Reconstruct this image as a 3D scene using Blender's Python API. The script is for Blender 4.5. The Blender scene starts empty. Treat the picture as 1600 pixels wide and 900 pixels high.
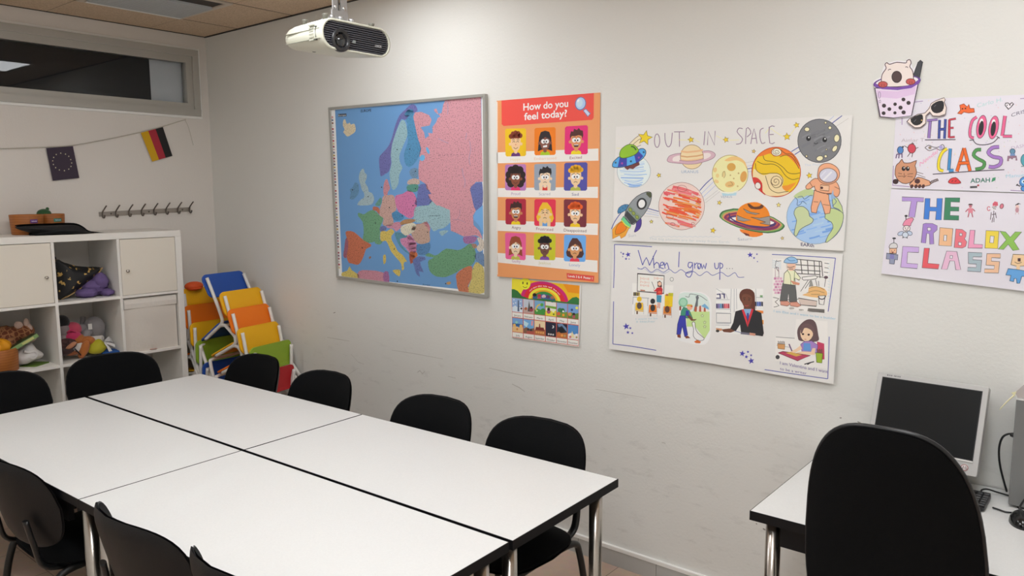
import bpy, bmesh, math, random
from math import sin, cos, pi, radians as rad
from mathutils import Vector, Matrix
from mathutils.geometry import tessellate_polygon

sc = bpy.context.scene
COL = sc.collection

# ------------------------------------------------------------------ camera, light level, exposure
CAM = Vector((5.02694, -2.87471, 1.68464))
CROT = (rad(82.94594), rad(0.27751), rad(39.22286))
FPX = 1205.86
cam = bpy.data.cameras.new('camera')
cam.sensor_width = 36.0
cam.lens = 36.0 * FPX / 1600.0
cam.clip_start = 0.05
camo = bpy.data.objects.new('camera', cam)
camo.location = CAM
camo.rotation_euler = CROT
COL.objects.link(camo)
sc.camera = camo

sc.view_settings.view_transform = 'Standard'
sc.view_settings.look = 'None'
sc.view_settings.gamma = 1.0
sc.view_settings.use_curve_mapping = False
sc.view_settings.exposure = 0.03

world = bpy.data.worlds.new('world')
sc.world = world
world.use_nodes = True
bg = world.node_tree.nodes['Background']
bg.inputs[0].default_value = (0.9, 0.95, 1.0, 1)
bg.inputs[1].default_value = 0.03

LAMP = 20.0                      # strength of the ceiling LED panels
LAMP_COLOR = (0.955, 0.978, 1.0)
HC = 2.741                      # ceiling height
XR, YF = 6.3, -3.75             # right wall, front wall
# LED panels: centre x, y, relative strength
LAMPS = [(2.25, -0.66, 0.5), (4.75, -1.0, 0.75), (3.2, -1.9, 1.05), (4.75, -2.8, 1.2), (1.5, -2.7, 0.6)]  # last panel is an unseen fill, added to brighten the left side

# ------------------------------------------------------------------ helpers
_R = camo.rotation_euler.to_matrix()


def ray(px, py):
    return _R @ Vector(((px - 800.0) / FPX, -(py - 450.0) / FPX, -1.0))


def on(px, py, axis, v):
    """the point of the plane (axis = v) seen at a pixel of the photograph"""
    d = ray(px, py)
    return CAM + d * ((v - CAM[axis]) / d[axis])


def lin(c):
    c = c.lstrip('#')
    v = [int(c[i:i + 2], 16) / 255 for i in (0, 2, 4)]
    return [x / 12.92 if x <= 0.04045 else ((x + 0.055) / 1.055) ** 2.4 for x in v]


MATS = {}


def mat(name, color, rough=0.6, metal=0.0, bump=0.0, bscale=60.0, vary=0.0, vscale=8.0, spec=0.5, coat=0.0, sheen=0.0):
    """procedural principled material; colour is sRGB hex albedo"""
    if name in MATS:
        return MATS[name]
    m = bpy.data.materials.new(name)
    m.use_nodes = True
    nt = m.node_tree
    b = nt.nodes['Principled BSDF']
    rgb = lin(color) if isinstance(color, str) else list(color)
    b.inputs['Base Color'].default_value = (*rgb, 1)
    b.inputs['Roughness'].default_value = rough
    b.inputs['Metallic'].default_value = metal
    b.inputs['Specular IOR Level'].default_value = spec
    b.inputs['Coat Weight'].default_value = coat
    b.inputs['Sheen Weight'].default_value = sheen
    m.diffuse_color = (*rgb, 1)
    if bump or vary:
        tc = nt.nodes.new('ShaderNodeTexCoord')
    if vary:
        n = nt.nodes.new('ShaderNodeTexNoise')
        n.inputs['Scale'].default_value = vscale
        n.inputs['Detail'].default_value = 4
        r = nt.nodes.new('ShaderNodeValToRGB')
        r.color_ramp.elements[0].position = 0.3
        r.color_ramp.elements[1].position = 0.7
        r.color_ramp.elements[0].color = (*[max(0, x * (1 - vary)) for x in rgb], 1)
        r.color_ramp.elements[1].color = (*[min(1, x * (1 + vary)) for x in rgb], 1)
        nt.links.new(tc.outputs['Object'], n.inputs['Vector'])
        nt.links.new(n.outputs['Fac'], r.inputs['Fac'])
        nt.links.new(r.outputs['Color'], b.inputs['Base Color'])
    if bump:
        n = nt.nodes.new('ShaderNodeTexNoise')
        n.inputs['Scale'].default_value = bscale
        n.inputs['Detail'].default_value = 3
        bp = nt.nodes.new('ShaderNodeBump')
        bp.inputs['Strength'].default_value = bump
        bp.inputs['Distance'].default_value = 0.004
        nt.links.new(tc.outputs['Object'], n.inputs['Vector'])
        nt.links.new(n.outputs['Fac'], bp.inputs['Height'])
        nt.links.new(bp.outputs['Normal'], b.inputs['Normal'])
    MATS[name] = m
    return m


class MB:
    """collects shapes, builds them as one mesh object"""

    def __init__(s):
        s.v, s.f, s.m, s.sm, s.mats = [], [], [], [], []

    def mi(s, m):
        if m not in s.mats:
            s.mats.append(m)
        return s.mats.index(m)

    def add(s, verts, faces, m, smooth=False, M=None):
        o = len(s.v)
        k = s.mi(m)
        for p in verts:
            p = Vector(p)
            s.v.append(M @ p if M is not None else p)
        for f in faces:
            s.f.append([i + o for i in f])
            s.m.append(k)
            s.sm.append(smooth)
        return s

    def box(s, a, b, m, M=None):
        (x0, y0, z0), (x1, y1, z1) = [[min(a[i], b[i]) for i in range(3)], [max(a[i], b[i]) for i in range(3)]]
        V = [(x0, y0, z0), (x1, y0, z0), (x1, y1, z0), (x0, y1, z0), (x0, y0, z1), (x1, y0, z1), (x1, y1, z1), (x0, y1, z1)]
        F = [(0, 3, 2, 1), (4, 5, 6, 7), (0, 1, 5, 4), (1, 2, 6, 5), (2, 3, 7, 6), (3, 0, 4, 7)]
        return s.add(V, F, m, False, M)

    def tube(s, pts, r, m, seg=10, closed=False, cap=True, flat=1.0, M=None):
        pts = [Vector(p) for p in pts]
        n = len(pts)
        V, F = [], []
        up = None
        rr = r if isinstance(r, (list, tuple)) else [r] * n
        for i, p in enumerate(pts):
            if closed:
                t = (pts[(i + 1) % n] - pts[i - 1])
            else:
                t = pts[min(i + 1, n - 1)] - pts[max(i - 1, 0)]
            t.normalize()
            if up is None:
                up = Vector((0, 0, 1)) if abs(t.z) < 0.9 else Vector((0, 1, 0))
            a = t.cross(up)
            if a.length < 1e-6:
                a = t.cross(Vector((1, 0.3, 0.1)))
            a.normalize()
            b = a.cross(t).normalized()
            up = b
            for j in range(seg):
                w = 2 * pi * j / seg
                V.append(p + a * (rr[i] * cos(w)) + b * (rr[i] * flat * sin(w)))
        R = n if closed else n - 1
        for i in range(R):
            for j in range(seg):
                i2, j2 = (i + 1) % n, (j + 1) % seg
                F.append((i * seg + j, i * seg + j2, i2 * seg + j2, i2 * seg + j))
        s.add(V, F, m, True, M)
        if cap and not closed:
            o = [tuple(range(seg))[::-1], tuple((n - 1) * seg + j for j in range(seg))]
            s.add(V, o, m, False, M)
        return s

    def lathe(s, prof, m, seg=20, M=None, smooth=True, ax='z'):
        V, F = [], []
        n = len(prof)
        for r, z in prof:
            for j in range(seg):
                w = 2 * pi * j / seg
                V.append((r * cos(w), r * sin(w), z))
        for i in range(n - 1):
            for j in range(seg):
                j2 = (j + 1) % seg
                F.append((i * seg + j, i * seg + j2, (i + 1) * seg + j2, (i + 1) * seg + j))
        if prof[0][0] > 1e-5:
            F.append(tuple(range(seg))[::-1])
        if prof[-1][0] > 1e-5:
            F.append(tuple((n - 1) * seg + j for j in range(seg)))
        return s.add(V, F, m, smooth, M)

    def prism(s, pts, d0, d1, m, fn=None, M=None, smooth=False, mside=None):
        """closed outline pts (a,b) extruded from depth d0 to d1; fn(a,b,d) -> xyz"""
        fn = fn or (lambda a, b, d: (a, b, d))
        n = len(pts)
        V = [fn(a, b, d0) for a, b in pts] + [fn(a, b, d1) for a, b in pts]
        s.add(V, [tuple(range(n))[::-1], tuple(range(n, 2 * n))], m, False, M)
        return s.add(V, [(i, (i + 1) % n, n + (i + 1) % n, n + i) for i in range(n)], mside or m, smooth, M)

    def blob(s, c, r, m, seg=14, rings=8, M=None, fn=None):
        V, F = [], []
        c = Vector(c)
        r = (r, r, r) if isinstance(r, (int, float)) else r
        for i in range(rings + 1):
            th = pi * i / rings
            for j in range(seg):
                w = 2 * pi * j / seg
                p = Vector((sin(th) * cos(w), sin(th) * sin(w), cos(th)))
                k = fn(p) if fn else 1.0
                q = Vector((p.x * r[0] * k, p.y * r[1] * k, p.z * r[2] * k))
                if M is not None:
                    q = M @ q
                V.append(c + q)
        for i in range(rings):
            for j in range(seg):
                j2 = (j + 1) % seg
                F.append((i * seg + j, (i + 1) * seg + j, (i + 1) * seg + j2, i * seg + j2))
        return s.add(V, F, m, True)

    def pillow(s, outline, front, back, m, rings=7, M=None, mback=None, p=2.6):
        """outline: closed list of (a,b); front/back(a,b,k) -> xyz where k is 1 in the middle and 0 on the rim"""
        n = len(outline)
        ca = sum(q[0] for q in outline) / n
        cb = sum(q[1] for q in outline) / n
        for fn, mm, flip in ((front, m, False), (back, mback or m, True)):
            V, F = [], []
            for i in range(rings + 1):
                t = 1 - (1 - i / rings) ** 1.6
                k = 1 - t ** p
                for a, b in outline:
                    A, B = ca + (a - ca) * t, cb + (b - cb) * t
                    V.append(fn(A, B, k))
            for i in range(rings):
                for j in range(n):
                    j2 = (j + 1) % n
                    q = (i * n + j, i * n + j2, (i + 1) * n + j2, (i + 1) * n + j)
                    F.append(q[::-1] if flip else q)
            s.add(V, F, mm, True, M)
        return s

    def build(s, name, parent=None, loc=None, bevel=0.0, seg=2, weld=True, sub=0, world=False):
        me = bpy.data.meshes.new(name)
        V = s.v
        if world and parent is not None:
            inv = WORLD[parent.name].inverted()
            V = [inv @ p for p in V]
        me.from_pydata([tuple(p) for p in V], [], s.f)
        for m in s.mats:
            me.materials.append(m)
        me.polygons.foreach_set('material_index', s.m)
        me.polygons.foreach_set('use_smooth', s.sm)
        bm = bmesh.new()
        bm.from_mesh(me)
        if weld:
            bmesh.ops.remove_doubles(bm, verts=bm.verts, dist=1e-6)
        bmesh.ops.recalc_face_normals(bm, faces=bm.faces)
        bm.to_mesh(me)
        bm.free()
        me.update()
        o = bpy.data.objects.new(name, me)
        COL.objects.link(o)
        if loc is not None:
            o.location = loc
        if parent is not None:
            o.parent = parent
        if bevel:
            b = o.modifiers.new('bevel', 'BEVEL')
            b.width = bevel
            b.segments = seg
            b.limit_method = 'ANGLE'
            b.angle_limit = rad(40)
        if sub:
            b = o.modifiers.new('sub', 'SUBSURF')
            b.levels = sub
            b.render_levels = sub
        WORLD[o.name] = (WORLD[parent.name] if parent is not None else Matrix.Identity(4)) @ Matrix.Translation(loc or (0, 0, 0))
        return o


WORLD = {}


def tag(o, label, cat, group=None):
    o['label'] = label
    o['category'] = cat
    if group:
        o['group'] = group
    return o


def thing(name, label, cat, loc=(0, 0, 0), rz=0.0, group=None, rot=None):
    o = bpy.data.objects.new(name, None)
    COL.objects.link(o)
    o.empty_display_size = 0.05
    o.location = loc
    o.rotation_euler = rot or (0, 0, rz)
    WORLD[o.name] = Matrix.Translation(loc) @ o.rotation_euler.to_matrix().to_4x4()
    return tag(o, label, cat, group)


def dup(root, loc, rot, label, group=None):
    r = root.copy()
    COL.objects.link(r)
    r.location = loc
    r.rotation_euler = rot
    r['label'] = label
    if group:
        r['group'] = group
    WORLD[r.name] = Matrix.Translation(loc) @ r.rotation_euler.to_matrix().to_4x4()
    for ch in list(root.children):
        c = ch.copy()
        COL.objects.link(c)
        c.parent = r
        for g in list(ch.children):
            d = g.copy()
            COL.objects.link(d)
            d.parent = c
    return r


def struct(mb, name, **k):
    o = mb.build(name, **k)
    o['kind'] = 'structure'
    return o


def rrect(w, h, r, n=5, cx=0.0, cy=0.0):
    """rounded rectangle outline, counter-clockwise"""
    out = []
    for sx, sy, a0 in ((1, 1, 0), (-1, 1, 90), (-1, -1, 180), (1, -1, 270)):
        for i in range(n + 1):
            a = rad(a0 + 90 * i / n)
            out.append((cx + sx * (w / 2 - r) + r * cos(a), cy + sy * (h / 2 - r) + r * sin(a)))
    return out


def smooth_path(pts, n=6, closed=False):
    pts = [Vector(p) for p in pts]
    out = []
    N = len(pts)
    rng = range(N) if closed else range(N - 1)
    for i in rng:
        p0 = pts[(i - 1) % N] if closed or i > 0 else pts[i]
        p1, p2 = pts[i], pts[(i + 1) % N]
        p3 = pts[(i + 2) % N] if closed or i + 2 < N else p2
        for k in range(n):
            t = k / n
            out.append(0.5 * ((2 * p1) + (p2 - p0) * t + (2 * p0 - 5 * p1 + 4 * p2 - p3) * t * t + (3 * p1 - p0 - 3 * p2 + p3) * t ** 3))
    if not closed:
        out.append(pts[-1])
    return out


# ------------------------------------------------------------------ materials
def wall_mat(name, base, scuff):
    m = mat(name, base, 0.75, bump=0.18, bscale=90)
    nt = m.node_tree
    b = nt.nodes['Principled BSDF']
    tc = next(n for n in nt.nodes if n.type == 'TEX_COORD')
    sep = nt.nodes.new('ShaderNodeSeparateXYZ')
    nt.links.new(tc.outputs['Object'], sep.inputs[0])
    mp = nt.nodes.new('ShaderNodeMapping')
    mp.inputs['Scale'].default_value = (2.2, 2.2, 7.0)
    nt.links.new(tc.outputs['Object'], mp.inputs['Vector'])
    n1 = nt.nodes.new('ShaderNodeTexNoise')
    n1.inputs['Scale'].default_value = 3.0
    n1.inputs['Detail'].default_value = 8
    n1.inputs['Roughness'].default_value = 0.7
    nt.links.new(mp.outputs[0], n1.inputs['Vector'])
    r1 = nt.nodes.new('ShaderNodeValToRGB')
    r1.color_ramp.elements[0].position = 0.55
    r1.color_ramp.elements[1].position = 0.85
    nt.links.new(n1.outputs['Fac'], r1.inputs['Fac'])
    mr = nt.nodes.new('ShaderNodeMapRange')          # dirt lives on the lower, touched part of the wall
    mr.inputs['From Min'].default_value = 1.15
    mr.inputs['From Max'].default_value = 0.55
    mr.inputs['To Min'].default_value = 0.0
    mr.inputs['To Max'].default_value = scuff
    nt.links.new(sep.outputs['Z'], mr.inputs['Value'])
    mu = nt.nodes.new('ShaderNodeMath')
    mu.operation = 'MULTIPLY'
    nt.links.new(mr.outputs[0], mu.inputs[0])
    nt.links.new(r1.outputs['Color'], mu.inputs[1])
    mx = nt.nodes.new('ShaderNodeMix')
    mx.data_type = 'RGBA'
    mx.inputs['A'].default_value = (*lin(base), 1)
    mx.inputs['B'].default_value = (*lin('#8a857c'), 1)
    nt.links.new(mu.outputs[0], mx.inputs['Factor'])
    nt.links.new(mx.outputs['Result'], b.inputs['Base Color'])
    return m


WALL = wall_mat('wall_paint', '#e4e3de', 0.45)
WALL2 = wall_mat('wall_paint_left', '#e3ddd6', 0.1)
WHITE = mat('white_lacquer', '#efebe4', 0.45)
DOORW = mat('door_cream', '#e9e1d3', 0.4)
ALU = mat('frame_grey', '#b3b0a8', 0.4, 0.1)
TRIMW = mat('trim_white', '#f3f2ee', 0.4)
SKIRT = mat('skirting_grey', '#bcbcb9', 0.45)
BLACK = mat('black_edge', '#0b0c10', 0.5, spec=0.3)
BLACKP = mat('black_plastic', '#161719', 0.42)
FABRIC = mat('black_fabric', '#08090b', 0.95, bump=0.3, bscale=500, spec=0.2)
SHELL = mat('charcoal_shell', '#151517', 0.5, bump=0.1, bscale=300, spec=0.35)
FRAMEB = mat('black_tube', '#101112', 0.35)
CHROME = mat('chrome', '#bdb7b0', 0.24, 1.0)
LAMIN = mat('white_laminate', '#dcdcda', 0.42, bump=0.05, bscale=200, vary=0.02, vscale=180)
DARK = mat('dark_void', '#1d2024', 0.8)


def floor_mat():
    m = mat('floor_tiles', '#b79a83', 0.4)
    nt = m.node_tree
    b = nt.nodes['Principled BSDF']
    tc = nt.nodes.new('ShaderNodeTexCoord')
    br = nt.nodes.new('ShaderNodeTexBrick')
    br.offset = 0.0
    br.inputs['Color1'].default_value = (*lin('#d6bda9'), 1)
    br.inputs['Color2'].default_value = (*lin('#cdb3a0'), 1)
    br.inputs['Mortar'].default_value = (*lin('#8d7a6c'), 1)
    br.inputs['Scale'].default_value = 1.0
    br.inputs['Mortar Size'].default_value = 0.002
    br.inputs['Brick Width'].default_value = 0.33
    br.inputs['Row Height'].default_value = 0.33
    nt.links.new(tc.outputs['Object'], br.inputs['Vector'])
    n = nt.nodes.new('ShaderNodeTexNoise')
    n.inputs['Scale'].default_value = 25
    n.inputs['Detail'].default_value = 5
    mx = nt.nodes.new('ShaderNodeMix')
    mx.data_type = 'RGBA'
    mx.blend_type = 'MULTIPLY'
    mx.inputs['Factor'].default_value = 0.25
    nt.links.new(tc.outputs['Object'], n.inputs['Vector'])
    nt.links.new(br.outputs['Color'], mx.inputs['A'])
    nt.links.new(n.outputs['Color'], mx.inputs['B'])
    nt.links.new(mx.outputs['Result'], b.inputs['Base Color'])
    return m


def tile_mat():
    m = mat('ceiling_tile', '#c4a483', 0.9, bump=0.35, bscale=150)
    nt = m.node_tree
    b = nt.nodes['Principled BSDF']
    tc = next(n for n in nt.nodes if n.type == 'TEX_COORD')
    n = nt.nodes.new('ShaderNodeTexNoise')
    n.inputs['Scale'].default_value = 160
    n.inputs['Detail'].default_value = 6
    r = nt.nodes.new('ShaderNodeValToRGB')
    r.color_ramp.elements[0].position = 0.35
    r.color_ramp.elements[1].position = 0.65
    r.color_ramp.elements[0].color = (*lin('#c4a98c'), 1)
    r.color_ramp.elements[1].color = (*lin('#e0c8ab'), 1)
    nt.links.new(tc.outputs['Object'], n.inputs['Vector'])
    nt.links.new(n.outputs['Fac'], r.inputs['Fac'])
    nt.links.new(r.outputs['Color'], b.inputs['Base Color'])
    return m


FLOOR = floor_mat()
TILE = tile_mat()

# ------------------------------------------------------------------ room shell
T = 0.12
struct(MB().box((-T, YF - T, -0.1), (XR + T, T, 0.0), FLOOR), 'floor')

# ceiling: fibre tiles laid between runners, thin butt joints across
cm = MB()
xs_run = [-0.2] + [0.405 + 0.59 * k for k in range(11)]
ys_joint = [0.0] + [-0.385 - 0.6 * k for k in range(7)]
for i in range(len(xs_run)):
    xa = max(0.0, xs_run[i]) + 0.007
    xb = min(XR, xs_run[i + 1] if i + 1 < len(xs_run) else XR) - 0.007
    if xb <= xa:
        continue
    for j in range(len(ys_joint)):
        ya = ys_joint[j] - 0.0022
        yb = (ys_joint[j + 1] if j + 1 < len(ys_joint) else YF) + 0.0022
        if yb < YF:
            yb = YF
        if abs(xa - 0.409) < 0.01 and j == 1:
            continue                                     # the air grille sits in this bay
        if ya > yb:
            cm.box((xa, ya, HC), (xb, yb, HC + 0.0012), TILE)
JOINT = mat('ceiling_joint', '#39322d', 0.7)
cm.box((-T, YF - T, HC + 0.0015), (XR + T, T, HC + 0.1), JOINT)
struct(cm, 'ceiling')

# back wall (long wall with the posters) with scuff marks rubbed into its paint
SCUFF = mat('scuff', '#cbc8c1', 0.8)
SCUFF2 = mat('scuff_dark', '#8f8a82', 0.8)
wb = MB()
wb.box((-T, 0, 0), (XR + T, T, HC), WALL)


def scuff(pts, w, m):
    P = [on(x, y, 1, -0.0004) for x, y in pts]
    V, F = [], []
    n = len(P)
    for i, p in enumerate(P):
        k = 1.25 * w * (0.35 + 0.65 * sin(pi * (i + 0.5) / n))
        V += [p + Vector((0, 0, k)), p - Vector((0, 0, k))]
    for i in range(n - 1):
        F.append((2 * i, 2 * i + 1, 2 * i + 3, 2 * i + 2))
    wb.add(V, F, m)


for pts, w, m in [
    ([(511, 527), (528, 530), (546, 533)], .0016, SCUFF), ([(764, 575), (790, 581), (815, 586), (838, 589)], .0018, SCUFF),
    ([(612, 547), (650, 553), (692, 561)], .0014, SCUFF), ([(930, 608), (970, 615), (1010, 622)], .0012, SCUFF),
    ([(652, 582), (656, 579), (660, 584), (664, 580)], .003, SCUFF), ([(700, 588), (712, 591)], .0016, SCUFF),
    ([(800, 600), (812, 606), (820, 612)], .0025, SCUFF), ([(521, 489), (524, 488)], .0022, SCUFF2),
    ([(548, 553), (560, 566), (569, 569)], .0012, SCUFF), ([(545, 585), (552, 580), (560, 575)], .0012, SCUFF),
    ([(1340, 659), (1345, 661)], .0022, SCUFF2), ([(1312, 653), (1315, 653)], .0018, SCUFF2),
    ([(1192, 826), (1196, 828)], .003, SCUFF2), ([(1181, 818), (1183, 819)], .002, SCUFF2), ([(1034, 691), (1040, 693)], .0022, SCUFF),
    ([(933, 738), (932, 728), (930, 722)], .0008, SCUFF), ([(470, 602), (480, 598), (490, 594)], .0016, SCUFF),
]:
    scuff(pts, w, m)
struct(wb, 'wall_back', weld=False)

# left wall with the long high interior window
WY0, WY1, WZ0, WZ1 = -2.6, -0.10, 2.208, 2.63
wl = MB()
wl.box((-T, YF - T, 0), (0, 0, WZ0), WALL2)
wl.box((-T, YF - T, WZ1), (0, 0, HC), WALL2)
wl.box((-T, WY1, WZ0), (0, 0, WZ1), WALL2)
wl.box((-T, YF - T, WZ0), (0, WY0, WZ1), WALL2)
struct(wl, 'wall_left')
struct(MB().box((XR, YF - T, 0), (XR + T, 0, HC), WALL), 'wall_right')
struct(MB().box((0, YF - T, 0), (XR, YF, HC), WALL), 'wall_front')

# window frame: flat outer casing, inner sash, pane, and what stands behind the pane
wf = MB()


def ring(mb, y0, y1, z0, z1, w, xa, xb, m):
    mb.box((xa, y0, z0), (xb, y1, z0 + w), m)
    mb.box((xa, y0, z1 - w), (xb, y1, z1), m)
    mb.box((xa, y0, z0 + w), (xb, y0 + w, z1 - w), m)
    mb.box((xa, y1 - w, z0 + w), (xb, y1, z1 - w), m)


ring(wf, WY0 - 0.04, -0.055, 2.190, 2.655, 0.016, 0.0, 0.010, TRIMW)
ring(wf, WY0 - 0.03, -0.071, 2.206, 2.639, 0.042, -0.03, 0.024, ALU)
ring(wf, WY0 + 0.005, -0.108, 2.240, 2.602, 0.048, -0.05, 0.012, ALU)
wfo = struct(wf, 'window_1', bevel=0.002)


def glass_mat():
    m = bpy.data.materials.new('pane_glass')
    m.use_nodes = True
    nt = m.node_tree
    nt.nodes.clear()
    out = nt.nodes.new('ShaderNodeOutputMaterial')
    mix = nt.nodes.new('ShaderNodeMixShader')
    tr = nt.nodes.new('ShaderNodeBsdfTransparent')
    tr.inputs[0].default_value = (0.93, 0.95, 0.96, 1)
    gl = nt.nodes.new('ShaderNodeBsdfGlossy')
    gl.inputs['Roughness'].default_value = 0.0
    fr = nt.nodes.new('ShaderNodeFresnel')
    fr.inputs['IOR'].default_value = 1.53
    nt.links.new(fr.outputs[0], mix.inputs[0])
    nt.links.new(tr.outputs[0], mix.inputs[1])
    nt.links.new(gl.outputs[0], mix.inputs[2])
    nt.links.new(mix.outputs[0], out.inputs[0])
    return m


GLASS = glass_mat()
pane = MB().add([(-0.018, WY0, 2.25), (-0.018, -0.12, 2.25), (-0.018, -0.12, 2.60), (-0.018, WY0, 2.60)], [(0, 1, 2, 3)], GLASS).build('pane', parent=wfo)
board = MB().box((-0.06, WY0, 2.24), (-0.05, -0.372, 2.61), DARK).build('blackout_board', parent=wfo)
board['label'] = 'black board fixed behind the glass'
PALE = mat('pale_board', '#f0f2f5', 0.7)
pb = MB().box((-0.075, -0.50, 2.24), (-0.065, -0.10, 2.61), PALE).build('backing_board', parent=wfo)
pb['label'] = 'pale grey board showing at the right end of the pane'

# skirting
sk = MB()
sk.box((0, -0.012, 0), (XR, 0, 0.075), SKIRT)
for x in [0.62 + 0.41 * k for k in range(14)]:
    sk.box((x, -0.0126, 0.0), (x + 0.002, -0.0115, 0.074), mat('skirting_joint', '#77766f', 0.7))
sk.box((0, -0.015, 0.075), (XR, 0, 0.091), TRIMW)
struct(sk, 'baseboard_back')
sk = MB()
sk.box((0, YF, 0), (0.012, -0.02, 0.075), SKIRT)
sk.box((0, YF, 0.075), (0.015, -0.02, 0.091), TRIMW)
struct(sk, 'baseboard_left')

# thin dark shadow-gap angle where wall and ceiling meet
sk = MB()
sk.box((0, -0.010, HC - 0.006), (XR, 0, HC), JOINT)
sk.box((0, YF, HC - 0.004), (0.006, -0.010, HC), JOINT)
struct(sk, 'trim_1')

# ------------------------------------------------------------------ ceiling lights
def lamp_mat(k):
    m = bpy.data.materials.new('lamp_diffuser')
    m.use_nodes = True
    b = m.node_tree.nodes['Principled BSDF']
    b.inputs['Base Color'].default_value = (0.9, 0.9, 0.9, 1)
    b.inputs['Emission Color'].default_value = (*LAMP_COLOR, 1)
    b.inputs['Emission Strength'].default_value = LAMP * k
    return m


LABEL_LAMP = ['white square ceiling light reflected in the high dark pane', 'white square ceiling light nearest the computer desk',
              'white square ceiling light beyond the projector over the joined tables', 'white square ceiling light above the camera side of the room', 'unseen square ceiling panel added to brighten the near left part of the room']
for (x, y, k), lab in zip(LAMPS, LABEL_LAMP):
    t = thing('ceiling_light', lab, 'light', (x, y, HC), 0, 'square ceiling lights')
    b = MB()
    for a0, b0, a1, b1 in ((-.3, -.3, .3, -.285), (-.3, .285, .3, .3), (-.3, -.285, -.285, .285), (.285, -.285, .3, .285)):
        b.box((a0, b0, -0.014), (a1, b1, -0.0005), TRIMW)
    b.build('frame', t)
    MB().box((-.285, -.285, -0.011), (.285, .285, -0.002), lamp_mat(k)).build('diffuser', t)

# air grille in the ceiling
t = thing('ceiling_vent', 'grey square air grille with white rim in the brown tiled ceiling', 'vent', (0.70, -0.685, HC))
b = MB()
for a0, b0, a1, b1 in ((-.29, -.298, .29, -.27), (-.29, .27, .29, .298), (-.29, -.27, -.262, .27), (.262, -.27, .29, .27)):
    b.box((a0, b0, -0.006), (a1, b1, 0.012), mat('vent_rim', '#cdbfae', 0.5))
b.build('frame', t)
VENT = mat('vent_grey', '#c2c4c3', 0.55)
b = MB()
b.box((-.232, -.268, -0.012), (.120, .268, 0.006), VENT)
for k in range(16):
    b.box((-.228 + .0218 * k, -.262, -0.0135), (-.228 + .0218 * k + .012, .262, -0.0115), mat('vent_slat', '#b2b4b3', 0.5))
b.build('panel', t)
b = MB()
n = 26
pts = [(-.236 + (0.0 if k % 2 else 0.009), -.268 + .536 * k / n) for k in range(n + 1)]
out = [(x, y) for x, y in pts] + [(-.252, y) for x, y in reversed(pts)]
b.prism(out, -0.014, -0.010, TRIMW)
b.build('edge_strip', t)

# ------------------------------------------------------------------ tables
def make_table(name, label, L, W, H, group, loc, rz, legs, apron=0.10):
    t = thing(name, label, 'table', loc, rz, group)
    b = MB()
    b.box((-L / 2 + .0022, -W / 2 + .0022, H - 0.004), (L / 2 - .0022, W / 2 - .0022, H), LAMIN)
    b.box((-L / 2 + .002, -W / 2 + .002, H - 0.026), (L / 2 - .002, W / 2 - .002, H - 0.004), mat('board_core', '#2a2a2c', 0.6))
    b.build('tabletop', t)
    b = MB()
    e = 0.0022
    for x0, y0, x1, y1 in ((-L / 2, -W / 2, L / 2, -W / 2 + e), (-L / 2, W / 2 - e, L / 2, W / 2), (-L / 2, -W / 2 + e, -L / 2 + e, W / 2 - e), (L / 2 - e, -W / 2 + e, L / 2, W / 2 - e)):
        b.box((x0, y0, H - 0.029), (x1, y1, H - 0.0002), BLACK)
    eb = b.build('edge_band', t)
    eb['label'] = 'black edge band'
    b = MB()
    i = 0.085 if name == 'computer_desk' else 0.16
    for x0, y0, x1, y1 in ((-L / 2 + i, -W / 2 + .03, L / 2 - i, -W / 2 + .05), (-L / 2 + i, W / 2 - .05, L / 2 - i, W / 2 - .03)):
        b.box((x0, y0, H - 0.026 - apron), (x1, y1, H - 0.026), BLACK)
    b.build('apron', t)
    for sx in (-1, 1):
        for sy in (-1, 1):
            b = MB()
            M = Matrix.Translation((sx * (L / 2 - 0.055), sy * (W / 2 - 0.055), 0))
            b.lathe([(0.0, 0.004), (0.018, 0.004), (0.0225, 0.012), (0.0225, H - 0.026)], CHROME, 20, M)
            lg = b.build('leg', t)
            lg['label'] = 'chrome tube leg'
            f = MB().lathe([(0.02, 0.0), (0.0235, 0.002), (0.0235, 0.02), (0.0, 0.021)], BLACKP, 16, M)
            f.build('foot_cap', lg)
    return t


TH = 0.0293
O = Vector((1.1328, -0.7764, 0))
TH_M = Matrix.Rotation(TH, 3, 'Z')
TW, TL, TZ = 0.5876, 1.289, 0.72


def tbl(u0, v0, L):
    c = O + TH_M @ Vector((u0 + L / 2, -(v0 + TW / 2), 0))
    return (c.x, c.y, 0)


GT = 'four white tables pushed together'
T1 = make_table('classroom_table', 'white table of the joined four, back row, nearest the cube shelving', TL + .004, TW, TZ, GT, tbl(0, 0, TL + .004), TH, 4)
T2 = make_table('classroom_table', 'white table of the joined four, back row, right-hand end', TL - .006, TW, TZ, GT, tbl(TL + .008, 0, TL - .006), TH, 4)
T3 = make_table('classroom_table', 'white table of the joined four, front row, at the left edge', TL + .004, TW, TZ, GT, tbl(0, TW + .012, TL + .004), TH, 4)
T4 = make_table('classroom_table', 'white table of the joined four, front row, nearest the camera', TL - .008, TW, TZ, GT, tbl(TL + .006, TW + .012, TL - .008), TH, 4)
DL = 1.6
DESK = make_table('computer_desk', 'white desk with black edge against the wall carrying the monitor', DL, 0.672, TZ, None, (4.162 + DL / 2, -0.006 - 0.336, 0), 0, 4, 0.075)
DESK['category'] = 'desk'


# ------------------------------------------------------------------ black visitor chairs
def back_outline(w, h, n=36, e=3.4, taper=0.10):
    out = []
    for i in range(n):
        a = 2 * pi * i / n
        c, s_ = cos(a), sin(a)
        x = abs(c) ** (2 / e) * (1 if c > 0 else -1)
        y = abs(s_) ** (2 / e) * (1 if s_ > 0 else -1)
        k = 1 - taper * max(0, -y) - 0.05 * max(0, y)
        out.append((x * w / 2 * k, y * h / 2))
    return out


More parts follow.
